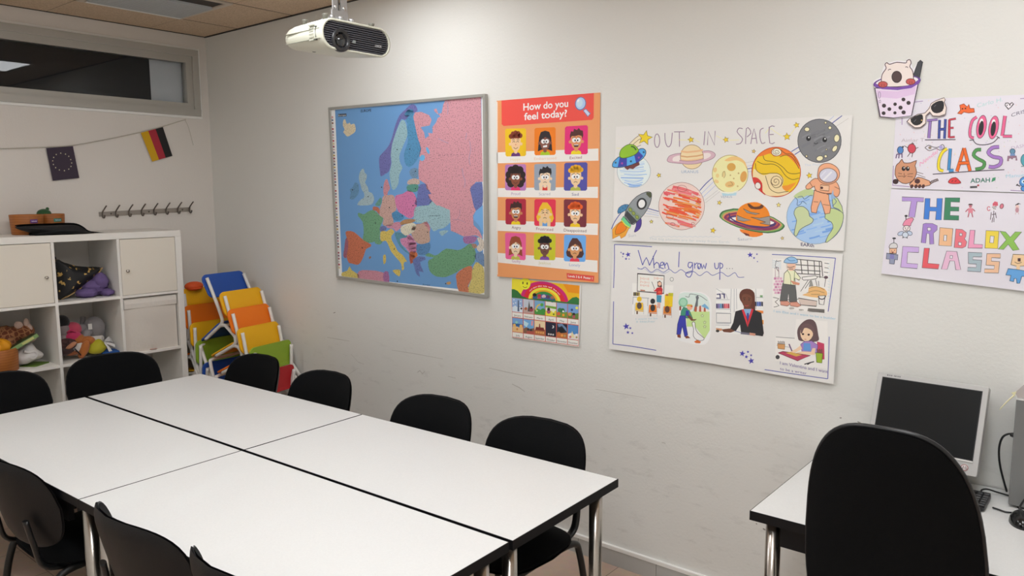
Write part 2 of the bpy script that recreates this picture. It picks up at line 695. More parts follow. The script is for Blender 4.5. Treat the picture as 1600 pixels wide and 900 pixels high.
def make_chair(label, loc, rz, group):
    t = thing('visitor_chair', label, 'chair', loc, rz, group)
    # seat: padded cushion over a plastic pan
    so = back_outline(0.47, 0.42, 36, 4.0, 0.08)
    b = MB()
    b.pillow(so, lambda a, y, k: (a, y, 0.445 + 0.028 * k + 0.012 * max(0, 1 - ((y - .21) / .03) ** 2 if y > .18 else 0) * 0), lambda a, y, k: (a, y, 0.445 - 0.006 * k), FABRIC)
    b.build('seat', t)
    b = MB()
    b.pillow(back_outline(0.475, 0.425, 36, 4.0, 0.08), lambda a, y, k: (a, y, 0.441), lambda a, y, k: (a, y, 0.438 - 0.022 * k), SHELL)
    b.build('seat_pan', t)

    def bk(a, z, d):
        # d: distance in front (+) of the back's mid surface; curved round the sitter and reclined
        zz = z + 0.655
        y = -0.225 - 0.075 * ((zz - 0.5) / 0.3) + 0.078 * (a / 0.23) ** 2
        return (a, y + d, zz)
    bo = back_outline(0.470, 0.315, 40, 3.7, 0.10)
    b = MB()
    b.pillow(bo, lambda a, z, k: bk(a, z, 0.004 + 0.024 * k), lambda a, z, k: bk(a, z, 0.003), FABRIC)
    b.build('backrest', t)
    so = back_outline(0.478, 0.325, 40, 3.7, 0.10)
    b = MB()
    b.pillow(so, lambda a, z, k: bk(a, z, 0.002), lambda a, z, k: bk(a, z, -0.005 - 0.018 * k), SHELL, p=7)
    b.build('back_shell', t)
    # frame: two inverted-U sides, two supports for the back
    for s in (-1, 1):
        P = smooth_path([(s * .225, .245, 0.008), (s * .218, .225, .20), (s * .208, .205, .38), (s * .205, .170, .425), (s * .2, .0, .428)], 5)
        MB().tube(P, 0.0125, FRAMEB).build('leg', t)
        P = smooth_path([(s * .225, -.265, 0.008), (s * .218, -.235, .20), (s * .208, -.205, .37), (s * .205, -.165, .424), (s * .2, .0, .428)], 5)
        MB().tube(P, 0.0125, FRAMEB).build('leg', t)
        P = smooth_path([(s * .17, -.06, .425), (s * .17, -.16, .428), (s * .17, -.225, .455), (s * .168, -.245, .53), (s * .16, -.262, .62)], 5)
        MB().tube(P, 0.016, FRAMEB, flat=0.55).build('back_support', t)
    b = MB()
    b.tube([(-.2, .1, .422), (.2, .1, .422)], 0.01, FRAMEB)
    b.tube([(-.2, -.12, .422), (.2, -.12, .422)], 0.01, FRAMEB)
    b.build('crossbar', t)
    for s in (-1, 1):
        for y in (.245, -.265):
            pass
    return t


GC = 'black chairs around the joined tables'
CH = make_chair('black chair at the poster wall nearest the table corner with a visible chrome leg', (3.31, -0.85, 0), pi, GC)
for lab, x, y, rz in [
    ('black chair at the poster wall under the map frame\'s right-hand corner', 2.765, -0.86, pi),
    ('black chair at the poster wall under the left half of the map', 2.01, -0.86, pi),
    ('black chair directly in front of the stacked children\'s chairs', 1.40, -0.84, pi),
    ('black chair in front of the fabric storage bin of the cube shelving', 0.965, -1.10, -pi / 2 - .15),
    ('black chair at the left edge of the photo in front of the orange pot', 0.99, -1.66, -pi / 2 - .1),
    ('black chair seen from behind, leftmost of those along the near table edge', 2.09, -1.75, 0.0),
    ('black chair seen from behind with a chrome table leg at its left', 2.905, -1.715, 0.0),
    ('black chair at the bottom edge, only its curved top corner showing', 3.39, -1.69, 0.0),
]:
    dup(CH, (x, y, 0), (0, 0, rz), lab)

# ------------------------------------------------------------------ office chair at the desk
t = thing('office_chair', 'large black office chair with tall rounded back in front of the monitor', 'chair', (4.585, -0.62, 0), 0.0)


def ob(a, z, d):
    zz = z + 0.785
    return (a, -0.205 - 0.10 * (zz - 0.56) / 0.55 + 0.035 * (a / 0.22) ** 2 + 0.03 * cos((zz - 0.75) * 5) + d, zz)


oo = []
for a, z in back_outline(0.420, 0.66, 60, 3.3, 0.0):
    oo.append((a * (1.0 - 0.15 * max(0, (z + 0.1) / 0.43) ** 1.5), z))
MB().pillow(oo, lambda a, z, k: ob(a, z, 0.008 + 0.035 * k), lambda a, z, k: ob(a, z, 0.006), FABRIC).build('backrest', t)
MB().pillow([(a * 1.015, z * 1.015) for a, z in oo], lambda a, z, k: ob(a, z, 0.008), lambda a, z, k: ob(a, z, -0.010 - 0.022 * k), FABRIC, p=5).build('back_cover', t)
rim = [ob(a * 1.018, z * 1.018, 0.002) for a, z in oo]
r = MB().tube(rim, 0.0065, mat('rim_trim', '#1d1e20', 0.35), 8, closed=True).build('back_rim', t)
r['label'] = 'smooth black piping round the backrest'
so = back_outline(0.48, 0.46, 40, 3.4, 0.08)
MB().pillow(so, lambda a, y, k: (a, y + .02, 0.45 + 0.04 * k), lambda a, y, k: (a, y + .02, 0.445 - 0.02 * k), FABRIC).build('seat', t)
MB().tube(smooth_path([(0, .0, .41), (0, -.2, .41), (0, -.27, .45), (0, -.262, .52), (0, -.255, .60)], 5), 0.03, BLACKP, flat=0.4).build('back_bar', t)
b = MB()
b.box((-.1, -.1, .395), (.1, .12, .43), BLACKP)
b.lathe([(0.028, 0.11), (0.028, 0.27), (0.02, 0.27), (0.02, 0.40)], BLACKP, 16)
b.build('gas_lift', t)
for k in range(5):
    a = 2 * pi * k / 5 + .3
    M = Matrix.Rotation(a, 4, 'Z')
    MB().tube([(0.0, 0, .125), (0.12, 0, .105), (0.27, 0, .075)], [0.03, 0.024, 0.016], BLACKP, M=M).build('base_arm', t)
    c = MB()
    for s in (-1, 1):
        Mw = M @ Matrix.Translation((0.27, s * 0.014, 0.027)) @ Matrix.Rotation(pi / 2, 4, 'X')
        c.lathe([(0.0, -.009), (0.025, -.009), (0.027, 0), (0.025, .009), (0.0, .009)], BLACKP, 14, Mw)
    c.tube([(0.27, 0, .03), (0.27, 0, .075)], 0.008, BLACKP, M=M)
    c.build('caster', t)

# ------------------------------------------------------------------ cube shelving
KX0, KX1, KYR, KZ = 0.010, 0.400, -0.4612, 1.4632
t = KAL = thing('shelving_unit', 'white cube shelving unit with doors and soft toys against the left wall', 'shelf', (0.2, KYR - 0.735, 0))
KW = 1.47


def kbox(y0, y1, z0, z1, x0=KX0, x1=KX1, m=WHITE):
    # y measured from the right end towards the camera side, z measured down from the top
    return MB().box((x0, KYR - y0, KZ - z0), (x1, KYR - y1, KZ - z1), m)


def kpart(mb, name, bev=0.0015):
    return mb.build(name, t, world=True, bevel=bev)


cells = [0.038 + 0.351 * k for k in range(4)]
kpart(kbox(0, KW, 0, 0.038), 'top_panel')
kpart(kbox(0, KW, KZ - 0.038, KZ), 'bottom_panel')
kpart(kbox(0, 0.038, 0.038, KZ - 0.038), 'side_panel')
kpart(kbox(KW - 0.038, KW, 0.038, KZ - 0.038), 'side_panel')
for k in (1, 2, 3):
    y = 0.038 + 0.351 * k - 0.016
    kpart(kbox(y, y + 0.016, 0.038, KZ - 0.038, x1=KX1 - 0.002), 'divider')
for k in (1, 2, 3):
    z = 0.038 + 0.351 * k - 0.016
    kpart(kbox(0.038, KW - 0.038, z, z + 0.016, x1=KX1 - 0.003), 'shelf_board')


def kdoor(col, row, hinge_side):
    y0, z0 = 0.038 + .351 * col, 0.038 + .351 * row
    d = kpart(kbox(y0 + .002, y0 + .333, z0 + .003, z0 + .333, x0=KX1 - 0.022, x1=KX1 - 0.004, m=DOORW), 'door', 0.001)
    yk = y0 + (0.300 if hinge_side > 0 else 0.035)
    M = Matrix.Translation((KX1 - 0.004, KYR - yk, KZ - z0 - 0.19)) @ Matrix.Rotation(pi / 2, 4, 'Y')
    MB().lathe([(0.0075, 0), (0.006, .004), (0.0085, .012), (0.0085, .016), (0.004, .019), (0, .0195)], CHROME, 14, M).build('knob', d, world=True)
    # dark shadow gap round the door comes from the real 2 mm clearance


kdoor(0, 0, 1)
kdoor(2, 0, -1)
t = None

# ------------------------------------------------------------------ stacked children's chairs in the corner
KWHITE = mat('kid_white_steel', '#e6e2dc', 0.35)
KCOL = {'blue': '#1f4fa8', 'yellow': '#f2b40a', 'orange': '#f57b0c', 'green': '#8fae2f', 'red': '#bf1f26'}


def kid_chair(color, label, top, tilt, rz, group):
    m = mat('kid_' + color, KCOL[color], 0.5)
    R = Matrix.Rotation(rz, 3, 'Z') @ Matrix.Rotation(-rad(tilt), 3, 'X')
    loc = Vector(top) - R @ Vector((0, -.20, .60))
    if loc.z < 0.03:
        loc.z = 0.0
    t = thing('kids_chair', label, 'chair', loc, 0, group, (-rad(tilt), 0, rz))
    b = MB()
    oo = rrect(0.335, 0.155, 0.035, 5)
    b.prism(oo, -.006, .006, m, lambda a, z, d: (a, -.178 - (z) * 0.13 + d + 0.35 * a * a - .004, .555 + z))
    b.build('backrest', t, bevel=.002)
    b = MB()
    b.prism(rrect(0.29, 0.24, 0.035, 5), 0, .010, m, lambda a, y, d: (a, y + .005, .322 + d))
    b.build('seat', t, bevel=.002)
    for s in (-1, 1):
        P = smooth_path([(s * .148, -.203, .60), (s * .148, -.178, .46), (s * .148, -.155, .35), (s * .148, -.13, .312), (s * .148, -.05, .308), (s * .148, .06, .308)], 5)
        MB().tube(P, .0105, KWHITE).build('back_post', t)
        P = smooth_path([(s * .155, -.225, 0.002), (s * .150, -.16, .25), (s * .148, -.135, .295), (s * .148, -.10, .308)], 5)
        MB().tube(P, .0105, KWHITE).build('leg', t)
        P = smooth_path([(s * .155, .185, 0.002), (s * .145, .140, .27), (s * .125, .130, .308), (s * .03, .130, .310), (0, .130, .310)], 5)
        MB().tube(P, .0105, KWHITE).build('leg', t)
    MB().tube([(-.148, -.10, .308), (.148, -.10, .308)], .009, KWHITE).build('crossbar', t)
    return t


G1, G2 = 'coloured children\'s chairs stacked by the poster wall', 'coloured children\'s chairs stacked beside the shelving'
RZ = pi / 2 + 0.2
for c, lab, tx, tz, ti in [
    ('red', 'red backed child\'s chair, lowest of the stack by the poster wall', 1.03, .60, 0),
    ('green', 'green backed child\'s chair just above the red one', 1.01, .755, 7),
    ('yellow', 'yellow backed child\'s chair between the orange and green ones in the wall-side stack', .885, .862, 21),
    ('orange', 'orange backed child\'s chair between two yellow ones, wall-side stack', .79, .968, 25),
    ('yellow', 'yellow backed child\'s chair right under the blue one, wall-side stack', .71, 1.068, 27),
    ('blue', 'blue backed child\'s chair tipped on top of the wall-side stack', .515, 1.165, 36),
]:
    kid_chair(c, lab, (tx, -.24, tz), ti, RZ, G1)
for c, lab, tx, tz, ti in [
    ('blue', 'dark blue backed child\'s chair, lowest of the stack tucked beside the shelving', .53, .60, 0),
    ('green', 'green backed child\'s chair above the dark blue one beside the shelving', .46, .735, 6),
    ('yellow', 'yellow backed child\'s chair under the orange one, stack beside the shelving', .40, .842, 9),
    ('orange', 'orange backed child\'s chair half hidden by the shelving side panel', .335, .948, 13),
    ('yellow', 'yellow backed child\'s chair on top of the stack beside the shelving', .29, 1.05, 15),
]:
    kid_chair(c, lab, (tx, -.262, tz), ti, pi / 2 + .06, G2)
ORT = mat('orange_toy', '#e2571b', 0.6)
p = on(303, 446, 1, -.33)
t = thing('toy_hat', 'small orange rounded hat lying on the left stack of children\'s chairs', 'toy', (p.x, p.y, p.z - .022))
MB().blob((0, 0, 0.018), (.045, .062, .030), ORT).build('crown', t)
MB().lathe([(0.0, 0.0), (.050, 0.0), (.052, .006), (.03, .012)], ORT, 18).build('brim', t)

# ------------------------------------------------------------------ contents of the shelving
def cell_floor(row):
    return KZ - 0.038 - 0.351 * row - 0.335


FAB = mat('bin_fabric', '#ddd5cb', 0.9, bump=0.9, bscale=14)
t = thing('storage_bin', 'off-white fabric storage bin filling a cube below the right-hand door', 'box', (.22, KYR - .2055, cell_floor(1)))
b = MB()
y0, y1, h = -.160, .160, .328
N = 14
V, F = [], []
for i in range(N + 1):
    for j in range(N + 1):
        u, v = i / N, j / N
        bulge = .010 * sin(pi * u) * sin(pi * v) + .004 * sin(9 * v + 2 * u) * sin(pi * u)
        V.append((.155 + bulge, y0 + (y1 - y0) * u, h * v))
for i in range(N):
    for j in range(N):
        F.append((i * (N + 1) + j, (i + 1) * (N + 1) + j, (i + 1) * (N + 1) + j + 1, i * (N + 1) + j + 1))
b.add(V, F, FAB, True)
b.box((-.18, y0, 0), (.15, y0 + .004, h), FAB)
b.box((-.18, y1 - .004, 0), (.15, y1, h), FAB)
b.box((-.18, y0, 0), (-.176, y1, h), FAB)
b.box((-.18, y0, 0), (.15, y1, .004), FAB)
b.build('bin_body', t)
b = MB()
out = [(.158, 0.0), (.166, .002), (.169, .03), (.166, .056), (.158, .06)]
b.prism([(x, z + h - .062) for x, z in out], y0, y1, mat('bin_band', '#e4ddd4', 0.9, bump=0.4, bscale=60), lambda a, z, d: (a + .003 * sin(d * 40), d, z))
b.build('top_band', t)
b = MB().box((.155, -.02, .004), (.171, .02, .007), mat('bin_tab', '#c59c92', 0.8))
b.build('pull_tab', t)

GOLDF = mat('hat_gold_print', '#0d0d10', 0.55)
nt = GOLDF.node_tree
pb_ = nt.nodes['Principled BSDF']
tc = nt.nodes.new('ShaderNodeTexCoord')
nz = nt.nodes.new('ShaderNodeTexNoise')
nz.inputs['Scale'].default_value = 38
nz.inputs['Detail'].default_value = 2
rr = nt.nodes.new('ShaderNodeValToRGB')
rr.color_ramp.elements[0].position = 0.60
rr.color_ramp.elements[1].position = 0.64
rr.color_ramp.elements[0].color = (*lin('#0d0d10'), 1)
rr.color_ramp.elements[1].color = (*lin('#c9a35a'), 1)
nt.links.new(tc.outputs['Object'], nz.inputs['Vector'])
nt.links.new(nz.outputs['Fac'], rr.inputs['Fac'])
nt.links.new(rr.outputs['Color'], pb_.inputs['Base Color'])
GOLD = mat('gold_braid', '#caa76a', 0.45, 0.3)
PURPLE = mat('purple_cloth', '#6b5788', 0.9, bump=0.6, bscale=60)


def px_outline(pts, x, closed=True, n=4):
    """pixel outline laid in the upright plane at distance x from the left wall, smoothed; returns (y, z)"""
    P = [on(a, b, 0, x) for a, b in pts]
    P = smooth_path([(0, q.y, q.z) for q in P], n, closed)
    return [(q.y, q.z) for q in P]


# witch hat with gold trim
hx = .25
base = Vector((hx, -1.01, cell_floor(0)))
t = thing('costume_hat', 'black witch hat with gold print and gold edge in the middle cube', 'hat', base)
oo = px_outline([(84, 409), (98, 410), (116, 415), (136, 417), (156, 418), (150, 428), (138, 439), (122, 450), (106, 460), (92, 467), (86, 466)], hx)
MB().pillow(oo, lambda a, z, k: (hx + .02 + .055 * k - .05 * (a + 1.0), a, z), lambda a, z, k: (hx - .02 - .06 * k - .05 * (a + 1.0), a, z), GOLDF).build('brim', t, world=True)
ed = px_outline([(158, 418), (150, 429), (138, 440), (122, 451), (106, 461), (92, 467)], hx, closed=False)
g = MB().tube([(hx + .022 - .05 * (a + 1.0), a, z) for a, z in ed], .003, GOLD, 8).build('edge_trim', t, world=True)
g['label'] = 'gold edge trim'
MB().lathe([(.09, 0), (.06, .07), (.02, .15), (0, .17)], GOLDF, 16, Matrix.Translation((hx - .10, -1.13, cell_floor(0) + .16)) @ Matrix.Rotation(rad(70), 4, 'X')).build('crown', t, world=True)
t = thing('folded_cloth', 'crumpled purple cloth stuffed under the witch hat', 'cloth', (.24, -.93, cell_floor(0)))


def lump(a, f, s):
    return lambda p: 1 + a * sin(f * p.x + s) * cos(f * p.y + 1.7 * s) + .5 * a * sin(2.3 * f * p.z + s)


b = MB()
b.blob((-.02, .0, .062), (.10, .085, .062), PURPLE, 26, 14, fn=lump(.10, 6, 1))
b.blob((.03, .02, .085), (.06, .045, .055), PURPLE, 20, 12, fn=lump(.14, 7, 2))
b.blob((.05, -.06, .028), (.06, .06, .028), PURPLE, 20, 12, fn=lump(.12, 7, 3))
b.blob((.06, .045, .022), (.06, .035, .022), PURPLE, 20, 12, fn=lump(.12, 7, 4))
b.build('cloth_folds', t)

# soft toys in the middle cube of the second row
ZF = cell_floor(1)


def plush(name, col, bump=.7):
    return mat(name, col, 0.95, bump=bump, bscale=180, sheen=0.2)


def at(px, py, x):
    return on(px, py, 0, x)


TY = 'soft toys heaped in the middle cube'
# grey elephant
gp = plush('plush_grey', '#8d8889')
c = at(141, 516, .17)
t = thing('soft_toy', 'grey elephant soft toy with floppy ears and white tag at the back of the heap', 'toy', (.17, c.y, ZF), 0, TY)
rel = lambda px, py, x: at(px, py, x) - Vector((.17, c.y, ZF))
MB().blob(rel(143, 522, .17), (.06, .075, .085), gp, 20, 12).build('body', t)
h = MB().blob(rel(147, 512, .20), (.055, .06, .068), gp, 20, 12).build('head', t)
MB().blob(rel(130, 516, .21), (.022, .045, .035), gp, 16, 10, Matrix.Rotation(rad(-38), 3, 'X')).build('ear', t)
MB().blob(rel(151, 514, .235), (.016, .034, .042), gp, 16, 10).build('ear', t)
MB().tube(smooth_path([rel(137, 519, .235), rel(135, 523, .255), rel(136, 528, .262)], 5), [.026] * 5 + [.021] * 6, gp, 12).build('trunk', t)
MB().tube([rel(128, 508, .15), rel(130, 496, .13)], [.012, .016], gp, 10).build('foot', t)
b = MB()
a0 = rel(141, 510, .262)
b.box((a0.x, a0.y - .012, a0.z - .018), (a0.x + .001, a0.y + .010, a0.z + .016), mat('tag_white', '#d8d4cf', 0.7), None)
b.build('tag', t)['label'] = 'white fabric tag'
# pink doll
pk = plush('plush_pink', '#c64a62')
c0 = Vector((.22, at(112, 520, .22).y, ZF))
t = thing('soft_toy', 'pink knitted soft toy left of the grey elephant', 'toy', c0, 0, TY)
r2 = lambda px, py, x: at(px, py, x) - c0
MB().blob(r2(113, 515, .22), (.045, .05, .045), pk, 18, 12).build('head', t)
MB().blob(r2(111, 526, .24), (.05, .055, .04), plush('plush_magenta', '#c53461'), 18, 12, fn=lump(.08, 9, 1)).build('dress', t)
MB().tube(smooth_path([r2(105, 520, .27), r2(111, 516, .285), r2(119, 519, .27)], 5), .006, plush('plush_magenta', '#c53461'), 8).build('scarf', t)
# black headed doll
bk_ = plush('plush_black', '#1a1718')
c1 = Vector((.22, at(96, 510, .22).y, ZF))
t = thing('soft_toy', 'dark headed grey doll at the left end of the heap', 'toy', c1, 0, TY)
r3 = lambda px, py, x: at(px, py, x) - c1
MB().blob(r3(97, 503, .22), (.045, .038, .040), bk_, 16, 10).build('head', t)
MB().blob(r3(99, 518, .23), (.04, .034, .055), plush('plush_taupe', '#8a7d7c'), 16, 10).build('body', t)
MB().blob(r3(98, 529, .24), (.035, .03, .03), plush('plush_taupe', '#8a7d7c'), 16, 10).build('foot', t)
# brown teddy lying down
br = plush('plush_tan', '#b0672f')
c2 = Vector((.27, at(128, 535, .27).y, ZF))
t = thing('soft_toy', 'orange-brown teddy sprawled in front of the pink toy', 'toy', c2, 0, TY)
r4 = lambda px, py, x: at(px, py, x) - c2
MB().blob(r4(119, 531, .25), (.045, .048, .042), br, 16, 10).build('body', t)
MB().blob(r4(135, 532, .27), (.032, .045, .028), br, 16, 10).build('arm', t)
MB().blob(r4(141, 533, .28), (.028, .028, .026), br, 16, 10).build('paw', t)
MB().blob(r4(131, 546, .30), (.028, .026, .055), br, 16, 10, Matrix.Rotation(rad(-28), 3, 'X')).build('leg', t)
MB().blob(r4(123, 545, .27), (.04, .038, .045), plush('plush_cream', '#d5cdc5'), 16, 10).build('belly', t)
# patterned doll
c3 = Vector((.29, at(104, 545, .29).y, ZF))
t = thing('soft_toy', 'small dark patterned doll at the lower left of the heap', 'toy', c3, 0, TY)
r5 = lambda px, py, x: at(px, py, x) - c3
MB().blob(r5(104, 538, .28), (.035, .055, .035), mat('plush_pattern', '#4a3230', 0.95, vary=.9, vscale=45), 16, 10).build('body', t)
MB().blob(r5(103, 550, .30), (.035, .045, .022), plush('plush_dark', '#3a2526'), 16, 10).build('legs', t)
MB().blob(r5(111, 540, .31), (.02, .034, .014), plush('plush_peach', '#c98a66'), 14, 8, Matrix.Rotation(rad(30), 3, 'X')).build('arm', t)
MB().blob(r5(112, 552, .31), (.025, .042, .014), plush('plush_brown', '#8d5230'), 14, 8).build('foot', t)
# white plush behind, yellow gift bag, ribbon, blue cloth, pencil
c4 = Vector((.21, at(148, 531, .21).y, ZF))
t = thing('soft_toy', 'cream soft toy wedged between elephant and yellow bag', 'toy', c4, 0, TY)
MB().blob(at(148, 531, .21) - c4, (.045, .055, .038), plush('plush_cream', '#d5cdc5'), 18, 10).build('body', t)
MB().blob(at(141, 528, .20) - c4, (.03, .03, .028), plush('plush_cream', '#d5cdc5'), 14, 10).build('head', t)
MB().blob(at(148, 539, .23) - c4, (.03, .05, .05), plush('plush_cream', '#d5cdc5'), 14, 10).build('leg', t)
c5 = Vector((.29, at(152, 545, .29).y, ZF))
t = thing('gift_bag', 'yellow-green gathered cloth bag tied with white ribbon', 'bag', c5)
oo = px_outline([(138, 546), (143, 536), (152, 530), (158, 531), (165, 538), (167, 543), (160, 551), (150, 553), (140, 552)], .30)
MB().pillow(oo, lambda a, z, k: (.30 + .04 * k, a, z), lambda a, z, k: (.30 - .05 * k, a, z), mat('bag_yellow', '#b3ab22', 0.7, bump=.3, bscale=30)).build('bag_body', t, world=True)
WR = mat('ribbon_white', '#e4e0dc', 0.6)
oo = px_outline([(162, 534), (168, 527), (171, 526), (177, 533), (178, 537), (170, 536)], .27)
MB().pillow(oo, lambda a, z, k: (.27 + .015 * k, a, z), lambda a, z, k: (.27 - .01 * k, a, z), mat('ribbon_net', '#b9b6b4', 0.7)).build('bag_neck', t, world=True)
for pts in ([(163, 535), (170, 537), (180, 540)], [(164, 536), (169, 542), (173, 549)]):
    P = [on(a, b2, 0, .33) for a, b2 in pts]
    V = []
    F = []
    for i, p in enumerate(P):
        w = .004 + .003 * i
        d = Vector((0, 0, 1)) if pts[-1][0] > 175 else Vector((0, 1, 0))
        V += [p + d * w, p - d * w]
    V += [p - Vector((.0015, 0, 0)) for p in V]
    n = len(P)
    for i in range(n - 1):
        F += [(2 * i, 2 * i + 1, 2 * i + 3, 2 * i + 2), (2 * n + 2 * i, 2 * n + 2 * i + 2, 2 * n + 2 * i + 3, 2 * n + 2 * i + 1)]
    MB().add(V, F, WR, True).build('ribbon_tail', t, world=True)
c6 = Vector((.29, at(172, 551, .29).y, ZF))
t = tag(MB().blob((0, 0, .013), (.06, .055, .013), mat('cloth_blue', '#1f4f94', 0.85, bump=.4), 20, 8, fn=lump(.12, 6, 2)).build('folded_cloth', loc=c6), 'small blue cloth flat on the shelf beside the yellow bag', 'cloth')
p0, p1 = on(117, 545, 0, .34), on(130, 558.5, 2, ZF + .006)
t = thing('pencil', 'thin dark pencil with red end leaning out of the soft toys', 'pencil', p1)
MB().tube([p0, p0 + (p1 - p0) * .72], .0035, BLACKP, 8).build('shaft', t, world=True)
MB().tube([p0 + (p1 - p0) * .72, p1], .0038, mat('pencil_red', '#a8222c', 0.4), 8).build('red_end', t, world=True)

# things in the left cube of the second row
gm = mat('plush_giraffe', '#8a5233', 0.95, bump=.6, bscale=120)
nt = gm.node_tree
vo = nt.nodes.new('ShaderNodeTexVoronoi')
vo.inputs['Scale'].default_value = 42
vo.feature = 'DISTANCE_TO_EDGE'
rp = nt.nodes.new('ShaderNodeValToRGB')
rp.color_ramp.elements[0].position = 0.06
rp.color_ramp.elements[1].position = 0.14
rp.color_ramp.elements[0].color = (*lin('#a3704a'), 1)
rp.color_ramp.elements[1].color = (*lin('#6d3b25'), 1)
tcg = next(n for n in nt.nodes if n.type == 'TEX_COORD')
nt.links.new(tcg.outputs['Object'], vo.inputs['Vector'])
nt.links.new(vo.outputs['Distance'], rp.inputs['Fac'])
nt.links.new(rp.outputs['Color'], nt.nodes['Principled BSDF'].inputs['Base Color'])
g0 = Vector((.2, at(20, 525, .2).y, ZF))
t = thing('soft_toy', 'brown giraffe soft toy lying on books in the left cube', 'toy', g0)
q = lambda px, py, x: at(px, py, x) - g0
MB().tube(smooth_path([q(-22, 534, .19), q(2, 527, .19), q(26, 523, .2)], 5), [.05] * 3 + [.06] * 5 + [.05] * 3, gm, 16).build('body', t)
MB().blob(q(36, 519, .21), (.055, .058, .052), gm, 18, 12).build('head', t)
CR = plush('plush_ear', '#c7ab9c')
MB().blob(q(45, 518, .235), (.022, .022, .048), CR, 14, 10).build('face', t)
MB().blob(q(48, 528, .22), (.025, .03, .026), CR, 14, 10).build('muzzle', t)
MB().blob(q(29, 508, .24), (.012, .024, .021), CR, 14, 8, Matrix.Rotation(rad(-35), 3, 'X')).build('ear', t)
MB().blob(q(41, 504, .24), (.012, .015, .024), CR, 14, 8).build('ear', t)
MB().tube([q(20, 534, .25), q(2, 540, .27)], .03, gm, 12).build('leg', t)
MB().tube([q(24, 535, .17), q(8, 541, .16)], .03, gm, 12).build('leg', t)
GB = mat('book_green', '#55762f', 0.5)
p = at(30, 537, .28)
M = Matrix.Translation(p) @ Matrix.Rotation(rad(26), 4, 'X') @ Matrix.Rotation(rad(-8), 4, 'Y')
t = thing('book', 'dark green book tilted over the white bag in the left cube', 'book', p)
MB().box((-.085, -.085, -.011), (.07, .085, .011), mat('book_dark', '#2f4222', 0.5), M).build('cover', t, world=True, bevel=.001)
MB().box((.0695, -.083, -.010), (.072, .085, .010), mat('book_spine', '#7d9b5c', 0.5), M).build('spine', t, world=True)
MB().box((.0715, -.005, -.006), (.0735, .06, .006), mat('book_label', '#c8c27a', 0.5), M).build('spine_label', t, world=True)
p = Vector((.27, at(45, 557, .27).y, ZF))
t = thing('plastic_bag', 'crumpled white bag in the left cube beside the orange pot', 'bag', p)
oo = px_outline([(24, 553), (36, 540), (50, 537), (57, 545), (68, 553), (58, 562), (46, 567), (30, 569), (22, 565)], .28)
BAGW = mat('bag_white', '#d2cdc9', 0.6, bump=.9, bscale=22)
b = MB()
b.pillow(oo, lambda a, z, k: (.28 + .05 * k + .014 * sin(60 * a + 50 * z) * (1 - k), a, z), lambda a, z, k: (.28 - .09 * k, a, max(z, ZF)), BAGW, rings=9)
b.build('bag_body', t, world=True)
P = [on(a, c_, 0, .322) for a, c_ in [(37, 549), (46, 551), (54, 549), (58, 554), (52, 560), (44, 557)]]
MB().tube(smooth_path(P, 5), .008, BAGW, 10).build('bag_fold', t, world=True)
p = on(55, 569.5, 2, ZF + .002)
t = tag(MB().prism(rrect(.10, .12, .012, 4), 0, .004, mat('leaf_green', '#64822e', 0.6), M=Matrix.Rotation(.6, 4, 'Z')).build('notebook', loc=(p.x - .01, p.y, ZF + .0005)), 'thin green notebook flat on the shelf under the white bag', 'book')
WOOD = mat('pot_wood', '#a8622a', 0.55)
nt = WOOD.node_tree
wv = nt.nodes.new('ShaderNodeTexWave')
wv.bands_direction = 'Z'
wv.inputs['Scale'].default_value = 22
wv.inputs['Distortion'].default_value = 1.5
wv.inputs['Detail'].default_value = 3
rw = nt.nodes.new('ShaderNodeValToRGB')
rw.color_ramp.elements[0].color = (*lin('#9c5a24'), 1)
rw.color_ramp.elements[1].color = (*lin('#ac682b'), 1)
tcw = nt.nodes.new('ShaderNodeTexCoord')
nt.links.new(tcw.outputs['Object'], wv.inputs['Vector'])
nt.links.new(wv.outputs['Fac'], rw.inputs['Fac'])
nt.links.new(rw.outputs['Color'], nt.nodes['Principled BSDF'].inputs['Base Color'])


def pot(label, c, rt, rb, h, group):
    t = thing('wooden_pot', label, 'pot', c, 0, group)
    MB().lathe([(0, 0), (rb, 0), (rb + .003, .004), (rt, h - .003), (rt - .002, h), (rt - .006, h), (rt - .009, h - .006), (rb - .005, .008), (0, .008)], WOOD, 32).build('pot_body', t)
    return t


c = on(0, 545, 0, .31)
yb = on(32, 560, 0, .32).y
tp = pot('orange-brown wooden pot holding a yellow pumpkin in the left cube', (.285, yb - .105, ZF), .105, .098, .125, 'orange-brown wooden pots')
PUMP = mat('pumpkin_yellow', '#e0960f', 0.6)
t = thing('toy_pumpkin', 'yellow ribbed toy pumpkin sitting in the pot in the left cube', 'toy', (.30, yb - .105, ZF + .112))
b = MB()
b.blob((0, -.005, .022), (.07, .075, .045), PUMP, 40, 12, fn=lambda p: 1 + .07 * cos(8 * math.atan2(p.y, p.x)))
b.build('pumpkin_body', t)
MB().tube([(0, 0, .06), (.008, .01, .085)], [.009, .006], mat('stem_green', '#5c6b2a', 0.8), 8).build('stem', t)

# on top of the shelving
ztop = KZ
ya, yb_ = on(19, 345, 0, .17).y, on(64, 345, 0, .17).y
p1 = pot('larger wooden pot with a purple name sticker on top of the shelving', (.155, (ya + yb_) / 2 + .004, ztop), .084, .074, .112, 'orange-brown wooden pots')
ya, yb_ = on(62, 345, 0, .12).y, on(101, 345, 0, .12).y
p2 = pot('smaller wooden pot with a teal name sticker on top of the shelving', (.10, (ya + yb_) / 2, ztop), .072, .064, .112, 'orange-brown wooden pots')


